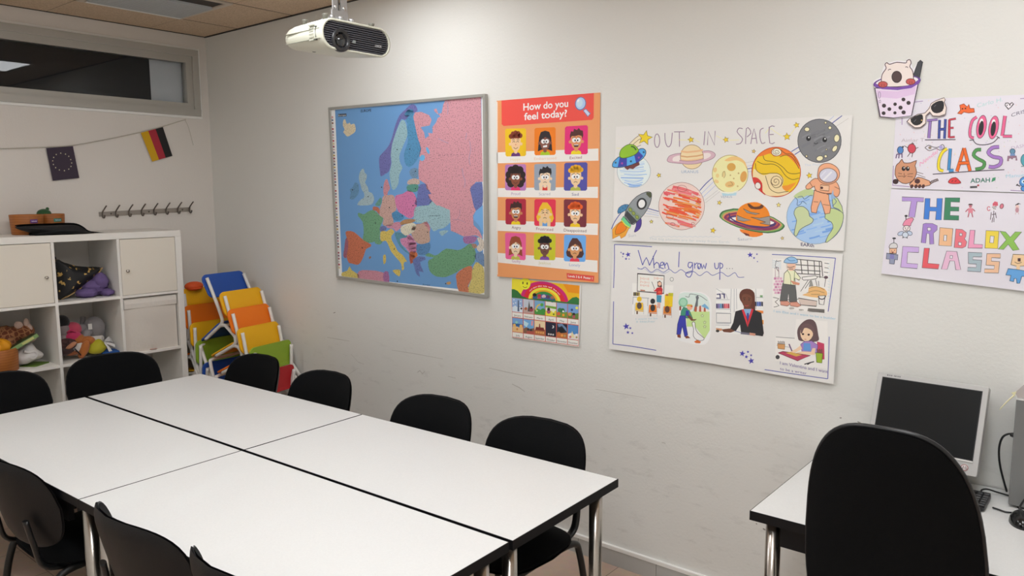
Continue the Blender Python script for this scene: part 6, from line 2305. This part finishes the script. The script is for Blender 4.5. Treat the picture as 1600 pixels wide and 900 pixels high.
A.poly([(290, 552), (350, 558), (348, 572), (288, 566)], '#6a6878').poly([(348, 556), (388, 562), (386, 578), (348, 572)], '#c48a74')
A.line([(250, 545), (290, 556)], 4, '#7a8ab0')
A.done()
A = Art(sh, G6, 'builder_picture')
A.poly([(505, 60), (885, 75), (870, 425), (500, 395)], '#dddad6')
g_ = '#55534f'
A.lines([[(640, 62), (830, 80)], [(645, 100), (830, 112)], [(650, 135), (825, 145)], [(655, 160), (820, 168)], [(690, 65), (700, 165)], [(735, 68), (742, 168)], [(780, 72), (785, 168)], [(815, 78), (820, 190)], [(830, 80), (838, 180)]], 6, g_, 0)
A.lines([[(700, 185), (790, 175), (795, 195), (710, 205), (700, 185)], [(740, 205), (690, 280)], [(755, 208), (720, 260)], [(520, 80), (560, 75)], [(530, 70), (520, 110), (545, 150)], [(515, 125), (540, 120), (545, 190)], [(850, 90), (880, 95)], [(850, 120), (878, 125)], [(845, 150), (875, 155)], [(800, 180), (870, 190)], [(860, 180), (850, 250)], [(505, 320), (545, 330), (520, 350), (545, 375), (510, 385)], [(550, 340), (700, 330)], [(630, 390), (620, 400)], [(680, 400), (710, 405)]], 4, g_, 2)
A.lines([[(500, 70 + 12 * k), (560, 90 + 10 * k)] for k in range(5)], 2.2, '#9cb8c8', 0)
A.lines([[(870, 90 + 20 * k), (885, 94 + 20 * k)] for k in range(14)], 2.2, '#a9c2cc', 0)
for r_ in range(6):
    for c_ in range(3):
        x = 512 + 19 * c_ + (9 if r_ % 2 else 0) - r_ * 1.2
        A.poly([(x, 186 + 19 * r_), (x + 16, 187 + 19 * r_), (x + 15, 202 + 19 * r_), (x - 1, 201 + 19 * r_)], '#d0a2b8' if (r_ + c_) % 3 else '#b97a9c')
A.lines([[(520, 125), (540, 120), (545, 180), (520, 185), (520, 125)]], 3, '#a88a92', 0)
A.poly([(740, 290), (745, 255), (790, 245), (850, 262), (868, 300), (830, 325), (700, 305)], '#d9ae74', 2)
A.lines([[(745, 260), (800, 248), (850, 270)], [(730, 290), (790, 275), (850, 290)], [(760, 300), (820, 300)]], 3, '#8c6a44', 3)
A.poly([(745, 250), (755, 205), (765, 205), (775, 245)], '#8f8d88').lines([[(790, 200), (800, 245)], [(810, 210), (812, 245)]], 4, g_, 0)
A.shape([(810, 310), (855, 308), (845, 370), (815, 365)], '#dcd9d5', g_, 4)
A.line([(808, 312), (820, 330), (845, 330), (858, 310)], 7, '#4a4a50', 3)
A.shape([(675, 325), (800, 345), (795, 380), (690, 370)], '#c9b8ae', g_, 4)
A.poly([(740, 392), (850, 400), (850, 425), (735, 412)], '#7a7672')
A.lines([[(745, 398 + 6 * k), (848, 405 + 5 * k)] for k in range(4)], 2, '#3e3c3a', 0)
A.ell(860, 186, 14, 10, '#5a4650')
A.ell(630, 690 - 297, 18, 7, '#a8a49e').ell(692, 404, 14, 6, '#a8a49e')
A.shape([(570, 225), (655, 240), (660, 280), (665, 350), (615, 350), (610, 290), (600, 345), (552, 345), (560, 280)], '#5c5d5c', '#3a3a3a', 3)
A.shape([(580, 160), (605, 135), (650, 140), (690, 190), (680, 205), (650, 190), (655, 240), (575, 230)], '#dcdcbc', '#55534a', 4)
A.lines([[(600, 140), (620, 170), (625, 235)], [(650, 145), (645, 230)]], 4, '#7a8a5a', 2)
A.poly([(620, 205), (650, 215), (685, 225), (680, 238), (640, 232)], '#c88a70')
A.ell(626, 112, 32, 30, '#e0b49c')
A.poly([(590, 90), (600, 125), (612, 135), (600, 100)], '#c9c4bc')
A.lines([[(600, 115), (620, 120), (650, 112)], [(612, 130), (640, 130)]], 4, '#5a4a44', 2)
A.shape([(578, 85), (595, 60), (630, 48), (662, 62), (668, 88), (620, 92)], '#8fb4d4', '#4a6a8a', 4, 2)
A.line([(600, 60), (620, 75), (655, 72)], 5, '#5c86b0', 3)
A.shape([(555, 345), (605, 345), (622, 365), (600, 378), (556, 370)], '#c98f7c', '#7a4a40', 3)
A.shape([(620, 352), (665, 350), (692, 375), (670, 384), (622, 376)], '#c98f7c', '#7a4a40', 3)
A.text('I am Eloi and I want to be a builder', 510, 418, 925, 470, 15, '#8fb8cc')
A.done()
A = Art(sh, G6, 'writer_picture')
A.poly([(660, 465), (870, 480), (868, 800), (520, 745), (522, 590), (650, 590)], '#dcd9d5')
A.line([(525, 585), (650, 594)], 4, '#8a8a8a').line([(530, 640), (620, 655)], 3, '#9a9a9a')
A.poly([(690, 500), (730, 470), (770, 470), (795, 500), (808, 570), (812, 605), (780, 618), (690, 612), (672, 590), (668, 540)], '#5e4a4c', 3)
A.poly([(800, 615), (848, 630), (850, 735), (800, 740)], '#b83c5c')
A.poly([(690, 540), (720, 525), (765, 530), (772, 575), (745, 610), (715, 612), (692, 585)], '#e8bfa0', 2)
A.poly([(690, 555), (700, 505), (740, 495), (778, 520), (780, 570), (765, 545), (745, 530), (715, 525), (700, 560)], '#664f50', 2)
A.ell(706, 566, 8, 7, '#3a2426', n=12).ell(744, 570, 8, 7, '#3a2426', n=12)
A.line([(715, 600), (728, 602)], 4, '#b0605a')
A.shape([(690, 635), (715, 615), (765, 612), (805, 640), (800, 690), (770, 700), (700, 690)], '#9a7ab8', '#5a4670', 3)
A.poly([(710, 625), (755, 628), (760, 680), (708, 676)], '#5f8fc8')
A.poly([(690, 640), (700, 665), (655, 690), (620, 700), (625, 680), (660, 665)], '#e8bfa0')
A.poly([(770, 660), (790, 660), (785, 705), (680, 702), (660, 690), (700, 682), (760, 685)], '#e8bfa0')
A.shape([(540, 692), (570, 682), (755, 710), (670, 745)], '#b0405c', '#6a2438', 4)
A.poly([(590, 692), (620, 685), (700, 705), (660, 716)], '#c8a050')
A.line([(612, 632), (632, 680)], 8, '#5c4468')
A.shape([(535, 630), (585, 635), (582, 668), (538, 662)], '#c8925c', '#7a5a34', 3)
A.lines([[(540 + 8 * k, 612 + 3 * (k % 2)), (542 + 8 * k, 634)] for k in range(6)], 4, '#55504c', 0)
A.shape([(792, 690), (838, 696), (832, 760), (798, 755)], '#8fa82e', '#4a5a1c', 3)
A.lines([[(800 + 8 * k, 665 + 5 * (k % 2)), (802 + 8 * k, 692)] for k in range(5)], 5, '#4a4a3a', 0)
A.ell(536, 720, 14, 14, '#3f3f42')
A.lines([[(715, 768), (780, 750)], [(735, 770), (760, 755)]], 7, '#3a3a3e', 0)
A.text('I am Valentina and I want', 552, 768, 872, 828, 22, '#6a5a94')
A.text('to be a writer', 552, 806, 730, 838, 20, '#6a5a94')
A.done()

# ---- the two class posters at the right
K = (1350, 80, 3.912)
K2 = (1500, 140, 5.294)
PAPER2 = paper('drawing_paper_pale', '#d2ced6', .6, 4.5, .6)
sh = Sheet('class_poster', 'upper hand-lettered class poster with pink COOL letters and a brown cat drawing', 'poster',
           [(1401, 156.5), (1690, 144), (1690, 304), (1393, 294)], .003, .006, PAPER2)
SHK = sh
A = Art(sh, K, 'border_lines')
A.lines([[(298, 312), (360, 305)], [(232, 400), (232, 450)], [(180, 700), (176, 820), (280, 828)], [(895, 850), (990, 856)], [(955, 290), (1000, 287)]], 4, '#8a6aa0', 0)
A = nxt(A, 'printed_dots')
for k in range(150):
    x, y = rnd.uniform(215, 1270), rnd.uniform(290, 840)
    A.ell(x, y, 3.2, 3.2, rnd.choice(['#c9b0c4', '#b9c6b8', '#d8c8ae', '#b6b4c8', '#d4b4b8']), n=7, keep=True)
A.done()['kind'] = 'stuff'
A = Art(sh, K, 'title_lettering', 3)


def letter(pts_list, w, col, stroke='#2c2430'):
    for p in pts_list:
        A.line(p, w + 5, stroke, 3 if len(p) > 2 else 0)
        A.line(p, w, col, 3 if len(p) > 2 else 0)


letter([[(405, 425), (396, 532)]], 15, '#8f72b0')
letter([[(385, 424), (450, 418)]], 10, '#8f72b0')
letter([[(462, 420), (458, 535)], [(498, 415), (492, 535)], [(460, 478), (495, 476)]], 12, '#3a4a94')
letter([[(522, 418), (520, 530)]], 11, '#c43a4c')
letter([[(520, 420), (562, 412)], [(520, 470), (548, 468)], [(520, 527), (555, 524)]], 8, '#c43a4c')
letter([[(690, 402), (662, 425), (648, 480), (650, 522), (672, 530)]], 14, '#d6608a')
for cx, cy in ((718, 462), (792, 466)):
    A.ell(cx, cy, 31, 73, '#2c2430', 10).ell(cx, cy, 28, 70, '#d6608a', 10)
    A.ell(cx, cy - 30, 11, 20, '#e6dfe2', 8).ell(cx - 2, cy + 8, 15, 45, '#211f22', 8)
letter([[(862, 395), (845, 518)]], 18, '#d6608a')
letter([[(848, 520), (905, 520)]], 14, '#d6608a')
A.lines([[(372, 542), (560, 540)], [(420, 752), (640, 735), (858, 724)]], 5, '#3a3240', 0)
A.lines([[(645, 545), (672, 542)], [(668, 545), (690, 568), (740, 572), (790, 558), (820, 528)], [(810, 520), (830, 532)]], 5, '#3a3240', 3)
letter([[(508, 595), (478, 620), (458, 670), (458, 720), (485, 732)]], 15, '#e8c92e')
letter([[(528, 595), (518, 728)], [(518, 730), (548, 728)]], 16, '#3f86bc')
letter([[(612, 592), (568, 735)], [(612, 592), (648, 732)], [(580, 685), (640, 682)]], 17, '#e4641e')
letter([[(716, 602), (686, 605), (670, 635), (700, 660), (735, 680), (725, 712), (680, 722)]], 17, '#4a8a4a')
letter([[(826, 585), (785, 590), (760, 620), (790, 645), (835, 655), (832, 690), (795, 708), (762, 705)]], 18, '#9a72b8')
A.done()
A = Art(sh, K, 'orange_doodle', 3)
A.shape([(572, 380), (590, 360), (585, 330), (610, 322), (630, 340), (640, 325), (648, 350), (672, 350), (675, 372), (640, 378), (610, 372), (595, 385)], '#e4622a', '#8a3414', 4)
A.ell(602, 352, 5, 5, '#3a1a14', n=8).ell(620, 350, 5, 5, '#3a1a14', n=8)
A = nxt(A, 'heart_doodle')
A.shape([(862, 330), (865, 318), (880, 316), (890, 325), (905, 314), (914, 322), (900, 340), (883, 355)], '#d9d4d9', '#3a383c', 5)
A.ell(875, 330, 4, 4, '#3a383c', n=8).ell(892, 330, 4, 4, '#3a383c', n=8)
A = nxt(A, 'name_lettering')
A.text('Carlo H.', 690, 345, 848, 305, 26, '#a8c8c8')
A.text('CRIS', 900, 402, 985, 376, 22, '#55506a')
A.text('DASH', 900, 604, 990, 584, 22, '#b2a2b8')
A.text('Aimar T', 228, 555, 368, 552, 22, '#b0a6ac')
A.text('Nendal', 340, 705, 450, 620, 26, '#d8a0bc', True)
A.text('ADAH', 650, 805, 770, 800, 28, '#2c6a5c', True)
A.poly([(778, 800), (785, 775), (805, 770), (803, 790)], '#3f8a64')
A.poly([(648, 825), (692, 823), (692, 836), (648, 838)], '#4a4a4e').ell(698, 820, 7, 6, '#a8444c', n=10)
A.text('Manuel', 868, 775, 985, 765, 22, '#9cc2d0')
A = nxt(A, 'glasses_doodle')
A.lines([[(372, 590), (395, 575), (420, 585), (450, 588), (480, 570), (490, 590), (465, 605), (440, 595), (400, 608), (372, 590)]], 4, '#4a4450', 3)
A.ell(403, 590, 10, 9, '#8a7c6c', n=10).ell(470, 587, 12, 11, '#a49cc8', n=12)
A = nxt(A, 'strawberry_doodle')
A.blobs(292, 595, 24, 28, '#c04050', '#5c2428', 4)
A.lines([[(268, 590), (245, 578)], [(315, 595), (332, 588)], [(282, 622), (265, 645)], [(298, 622), (292, 648)], [(290, 566), (296, 560), (305, 568)]], 4, '#3a2a2c', 0)
A = nxt(A, 'blue_figure_doodle')
A.blobs(222, 605, 18, 22, '#4a7ab4', '#2c3a5a', 4)
A.lines([[(200, 630), (195, 655)], [(215, 630), (212, 655)], [(232, 628), (232, 652)], [(200, 630), (235, 627)]], 7, '#6a5478', 0)
A.ell(238, 585, 6, 6, '#34343a', n=10)
A = nxt(A, 'red_cap_doodle')
A.shape([(515, 800), (530, 780), (560, 772), (580, 788), (592, 805), (560, 810), (530, 808)], '#cf3c40', '#7a1e24', 4, 2)
A.lines([[(535, 798), (545, 790)], [(555, 798), (565, 790)]], 4, '#5a1a20', 0)
A = nxt(A, 'desk_figure_doodle')
A.blobs(908, 612, 16, 15, '#5c86a0', '#34465a', 4)
A.poly([(895, 625), (922, 625), (925, 645), (892, 645)], '#6a86b0')
A.lines([[(880, 672), (882, 648), (930, 645), (932, 668)], [(905, 648), (905, 660)]], 12, '#8a6a7c', 0)
A = nxt(A, 'teal_doodle')
A.blobs(985, 665, 26, 36, '#4f9aa8', '#2a5a64', 4)
A = nxt(A, 'round_blue_doodle')
A.blobs(985, 800, 34, 32, '#4a8ac8', '#234a78', 4)
A.blobs(985, 840, 26, 16, '#4a8ac8', '#234a78', 4)
A.ell(975, 797, 12, 12, '#b9d4ea', n=12).ell(977, 797, 5, 6, '#1d2a3c', n=8)
A.lines([[(955, 825), (935, 818)], [(940, 812), (930, 822)]], 6, '#34343a', 0)
A.lines([[(960, 705), (990, 700)]], 4, '#3a6a74', 0)
A.done()
A = Art(sh, K, 'cat_drawing', 3)
CB = '#c08a6a'
A.shape([(290, 800), (330, 770), (380, 785), (408, 800), (400, 820), (340, 828), (280, 820)], '#d09a78', '#4a2a24', 4, 2)
A.lines([[(400, 805), (425, 790), (448, 782)], [(405, 812), (430, 798), (455, 788)]], 5, '#4a3430', 2)
A.lines([[(412 + 9 * k, 790 - 3 * k), (418 + 9 * k, 806 - 3 * k)] for k in range(5)], 4, '#4a3430', 0)
A.ell(326, 795, 17, 15, '#4a2a2c')
A.shape([(196, 700), (215, 682), (232, 660), (244, 682), (285, 682), (322, 668), (312, 700), (322, 740), (300, 790), (255, 810), (215, 795), (190, 755)], CB, '#4a2a24', 4, 2)
for x in (242, 267):
    A.ell(x, 718, 12, 14, '#241a1c').ell(x + 3, 713, 4, 4, '#e4dcd8', n=8)
A.lines([[(245, 745), (246, 765)], [(232, 762), (245, 770), (258, 760)], [(210, 745), (232, 750)], [(208, 765), (230, 764)], [(265, 752), (300, 748)], [(265, 764), (298, 768)], [(320, 738), (362, 750)], [(322, 752), (375, 772)]], 3, '#4a2a24', 0)
A.blobs(193, 797, 16, 14, '#3a2426', '#241618', 3)
for x in (292, 318, 340, 362):
    A.ell(x, 826, 10, 13, '#4a2a28', 25, n=10)
A.done()

R_ = (1360, 280, 4.7375)
sh = Sheet('class_poster', 'lower hand-lettered class poster with big coloured block capitals', 'poster',
           [(1392.5, 295.5), (1690, 305), (1690, 467), (1600, 455), (1377, 427.5)], .003, .009, PAPER2)
A = Art(sh, R_, 'title_lettering')
OC = '#5a5560'


def block(polys, col, w=3, holes=()):
    for p in polys:
        A.shape(p, col, OC, w)
    for h in holes:
        A.shape(h, '#d6d2d9', OC, w)


block([[(234, 131), (396, 137), (392, 168), (346, 166), (328, 283), (282, 278), (302, 163), (234, 162)]], '#a98cc8')
block([[(405, 142), (442, 143), (440, 205), (490, 207), (492, 142), (533, 142), (525, 302), (482, 301), (487, 238), (438, 236), (433, 298), (395, 296)]], '#3f78c8')
block([[(553, 137), (663, 138), (661, 170), (595, 168), (594, 205), (656, 206), (655, 236), (592, 236), (590, 268), (655, 270), (654, 303), (543, 301)]], '#3c7d5c')
block([[(390, 332), (410, 326), (460, 328), (495, 345), (494, 375), (466, 400), (470, 480), (440, 482), (436, 405), (416, 402), (410, 474), (376, 470)]], '#9a7cc0', holes=[[(422, 358), (446, 358), (448, 380), (424, 382)]])
block([[(514, 358), (611, 366), (600, 496), (506, 490)]], '#dfb088', holes=[[(545, 414), (565, 415), (562, 458), (542, 456)]])
block([[(632, 368), (680, 372), (710, 395), (706, 425), (696, 440), (714, 465), (705, 498), (680, 510), (620, 506)]], '#d8707c', holes=[[(660, 398), (680, 402), (678, 420), (660, 418)], [(652, 466), (674, 470), (672, 490), (652, 488)]])
block([[(738, 377), (774, 378), (766, 480), (831, 484), (829, 511), (722, 510)]], '#dd96b4')
block([[(856, 380), (952, 384), (942, 514), (848, 510)]], '#dcc648', holes=[[(888, 420), (916, 422), (911, 472), (883, 470)]])
block([[(958, 384), (1000, 390), (1036, 430), (1072, 390), (1120, 390), (1062, 458), (1102, 522), (1055, 528), (1020, 482), (985, 520), (946, 518), (1005, 450)]], '#86b454')
block([[(240, 497), (360, 503), (357, 543), (276, 540), (270, 622), (351, 628), (346, 662), (224, 652)]], '#c0a4d4')
block([[(398, 510), (437, 511), (425, 622), (510, 630), (502, 665), (382, 656)]], '#d85a62')
block([[(564, 532), (640, 536), (669, 670), (632, 671), (622, 606), (588, 604), (568, 668), (525, 666)]], '#d8b0c8', holes=[[(590, 565), (608, 566), (606, 588), (588, 586)]])
block([[(724, 541), (826, 545), (824, 575), (760, 573), (757, 596), (824, 600), (816, 686), (718, 680), (722, 652), (783, 655), (785, 628), (726, 625)]], '#9fb0b8')
block([[(862, 551), (963, 552), (962, 584), (898, 580), (895, 606), (957, 610), (948, 695), (843, 692), (846, 664), (915, 666), (918, 640), (856, 636)]], '#e2b494')
A.done()
A = Art(sh, R_, 'pink_figure_doodle')
A.ell(741, 200, 12, 13, '#b8707c', n=12).poly([(722, 192), (760, 192), (752, 182), (730, 182)], '#4a3034')
A.poly([(722, 214), (760, 214), (758, 250), (724, 250)], '#d08090').lines([[(722, 222), (704, 242)], [(760, 222), (774, 238)], [(730, 250), (722, 282)], [(750, 250), (758, 282)]], 8, '#a85a68', 0)
A = nxt(A, 'red_hair_doodle')
A.poly([(905, 180), (920, 164), (942, 170), (945, 195), (905, 205)], '#c85a6a').ell(916, 214, 18, 17, '#e0d8d8').lines([[(900, 208), (934, 205)], [(906, 218), (930, 220)]], 5, '#2f2a30', 0)
A.ring(876, 218, 11, 15, 6, '#c06a78', 0, 16, 20, 330).blobs(972, 200, 13, 18, '#d07888', '#5a2a34', 4, 20)
A.lines([[(914, 232), (912, 285)], [(895, 245), (888, 300)], [(925, 245), (932, 288)], [(905, 285), (900, 320)], [(915, 285), (914, 318)], [(898, 262), (930, 258)]], 5, '#4a3a44', 0)
A = nxt(A, 'dark_hair_doodle')
A.poly([(1072, 190), (1095, 176), (1118, 186), (1100, 184), (1078, 200)], '#2f2c30').ell(1088, 205, 14, 16, '#d8bcb6', n=12).ell(1086, 228, 14, 20, '#b98a94', n=12)
A.lines([[(1078, 245), (1074, 262)], [(1094, 245), (1098, 260)]], 4, '#c0a0a4', 0)
A = nxt(A, 'pink_hat_doodle')
A.lines([[(262, 275), (264, 300)]], 6, '#34343a', 0).ell(264, 272, 12, 8, '#34343a', n=10)
A.shape([(242, 330), (262, 300), (300, 285), (320, 295), (300, 330), (296, 345), (245, 345)], '#d886a0', '#7a4a5c', 4, 2)
A.blobs(268, 365, 26, 22, '#dcd4d2', '#3a383c', 4)
A.lines([[(255, 358), (262, 366)], [(282, 356), (275, 366)], [(258, 378), (278, 376)]], 5, '#3a383c', 0)
A.blobs(225, 402, 24, 14, '#b6c2d4', '#46506a', 4, -20).blobs(290, 400, 20, 15, '#b6c2d4', '#46506a', 4, 20).blobs(258, 412, 22, 20, '#c4cdd8', '#3a4454', 4)
A.lines([[(245, 428), (238, 436)], [(268, 430), (274, 438)]], 7, '#3a3e4a', 0)
A = nxt(A, 'helmet_figure_doodle')
A.lines([[(174, 440), (174, 475)]], 5, '#34343a', 0).ell(176, 438, 14, 7, '#34343a', n=10)
A.shape([(140, 510), (145, 485), (170, 472), (195, 480), (200, 505), (180, 512)], '#c9c6c8', '#3a383c', 4, 2)
A.shape([(142, 512), (195, 512), (192, 550), (142, 548)], '#e0b090', '#4a3a34', 4)
A.lines([[(155, 525), (160, 530)], [(180, 524), (176, 530)]], 4, '#2c2628', 0).poly([(152, 536), (176, 538), (164, 548)], '#8a3a38')
A.shape([(120, 548), (205, 560), (200, 598), (180, 595), (176, 628), (142, 625), (142, 592), (118, 590)], '#8a90a8', '#44485a', 4)
A.poly([(145, 556), (176, 558), (176, 592), (144, 590)], '#7a78b0')
A = nxt(A, 'blue_suit_doodle')
A.shape([(1056, 556), (1160, 560), (1160, 640), (1090, 645), (1040, 632)], '#e2bd94', '#7a6a54', 4)
A.lines([[(1068, 612), (1090, 624), (1120, 615)]], 4, '#5a4a3a', 2).poly([(1090, 585), (1112, 584), (1112, 610), (1090, 608)], '#4a3034')
A.poly([(1082, 640), (1108, 642), (1105, 670), (1080, 668)], '#e2bd94')
A.shape([(1020, 662), (1080, 668), (1150, 680), (1160, 715), (1120, 720), (1105, 770), (1085, 770), (1080, 735), (1065, 735), (1060, 758), (1032, 752), (1040, 712), (1003, 708)], '#5f9ad0', '#34587a', 4)
A.done()

# ---- bear in a bubble-tea cup, cut from paper, and the paper sunglasses
out = [(60, 180), (100, 160), (108, 130), (128, 70), (150, 70), (200, 58), (255, 62), (265, 48), (285, 52), (290, 80), (300, 110), (335, 58), (355, 56), (360, 75), (342, 150), (348, 175), (332, 210), (292, 400), (180, 412), (95, 400), (66, 230), (56, 200)]
CW = paper('cutout_paper', '#dcd8da', .15, 6, .6)
kp = lambda X, Y: (1350 + X / 3.912, 80 + Y / 3.912)
sh = Sheet('paper_cutout', 'paper cut-out of a pale bear in a purple-rimmed bubble tea cup', 'cutout', [kp(*p) for p in out], .0075, .0085, CW)
A = Art(sh, K, 'cup_drawing')
ST_ = '#3a2c40'
A.shape([(300, 150), (330, 68), (345, 55), (358, 66), (342, 150), (338, 175), (312, 185)], '#3c3d42', '#25262a', 4)
A.ell(202, 190, 146, 42, '#5a3a80', -6, 36).ell(202, 186, 130, 30, '#e2d8e4', -6, 36)
A.shape([(106, 180), (112, 140), (135, 105), (128, 82), (140, 70), (157, 80), (200, 68), (255, 72), (262, 58), (280, 52), (288, 72), (280, 95), (298, 125), (298, 195), (240, 215), (120, 215)], '#ecd0ca', '#4a3238', 5, 3)
A.ell(200, 157, 32, 37, '#3a2a2a').ell(200, 157, 26, 31, '#4a3636')
A.lines([[(148, 118), (155, 110), (165, 112)], [(252, 98), (262, 95), (268, 102)]], 4, '#4a3238', 2)
A.shape([(66, 225), (205, 232), (332, 195), (290, 395), (180, 408), (98, 400)], '#d8cadb', ST_, 5)
A.poly([(78, 240), (205, 246), (318, 212), (310, 262), (200, 290), (86, 280)], '#d0b6d4')
A.poly([(62, 195), (120, 215), (205, 222), (290, 205), (345, 165), (340, 195), (290, 225), (205, 238), (110, 232), (66, 215)], '#71479c')
for x, y, a in ((115, 203, 0), (285, 186, 0)):
    A.blobs(x, y, 28, 18, '#b5514c', '#6a2a2a', 4)
    A.lines([[(x - 6, y - 2), (x - 7, y + 12)], [(x + 8, y - 2), (x + 8, y + 12)]], 3, '#6a2a2a', 0)
for x, y, r in ((122, 333, 13), (155, 354, 12), (190, 324, 11), (241, 295, 12), (272, 316, 13), (223, 345, 13), (120, 379, 12), (189, 377, 10), (242, 374, 13)):
    A.ell(x, y, r, r * .95, '#352a2e', n=14)
A.ring(94, 268, 7, 20, 3, '#8a7a94').ring(97, 307, 5, 9, 3, '#8a7a94')
A.done()
out = [(262, 432), (275, 415), (330, 385), (372, 378), (398, 350), (410, 320), (440, 302), (490, 284), (497, 298), (490, 310), (504, 345), (498, 385), (460, 398), (420, 395), (402, 372), (378, 395), (378, 440), (345, 466), (310, 468), (285, 450), (272, 438)]
sh = Sheet('paper_cutout', 'paper cut-out of pink sunglasses with black lenses above the word THE', 'cutout', [kp(*p) for p in out], .0100, .0104, paper('cutout_pink', '#e6cdc6', .1, 6, .6))
A = Art(sh, K, 'sunglasses_drawing')
A.line(out, 4, '#4a3438', 0, closed=True)
A.shape([(286, 415), (340, 388), (358, 395), (355, 435), (325, 452), (300, 445)], '#1e1c20', '#0e0d10', 3, 2)
A.shape([(410, 338), (440, 312), (478, 304), (488, 330), (478, 365), (445, 378), (420, 368)], '#1e1c20', '#0e0d10', 3, 2)
A.line([(305, 432), (318, 418)], 4, '#55525a').line([(428, 340), (440, 328)], 4, '#55525a')
A.ell(352, 422, 4, 4, '#d8b060', n=8)
A.done()
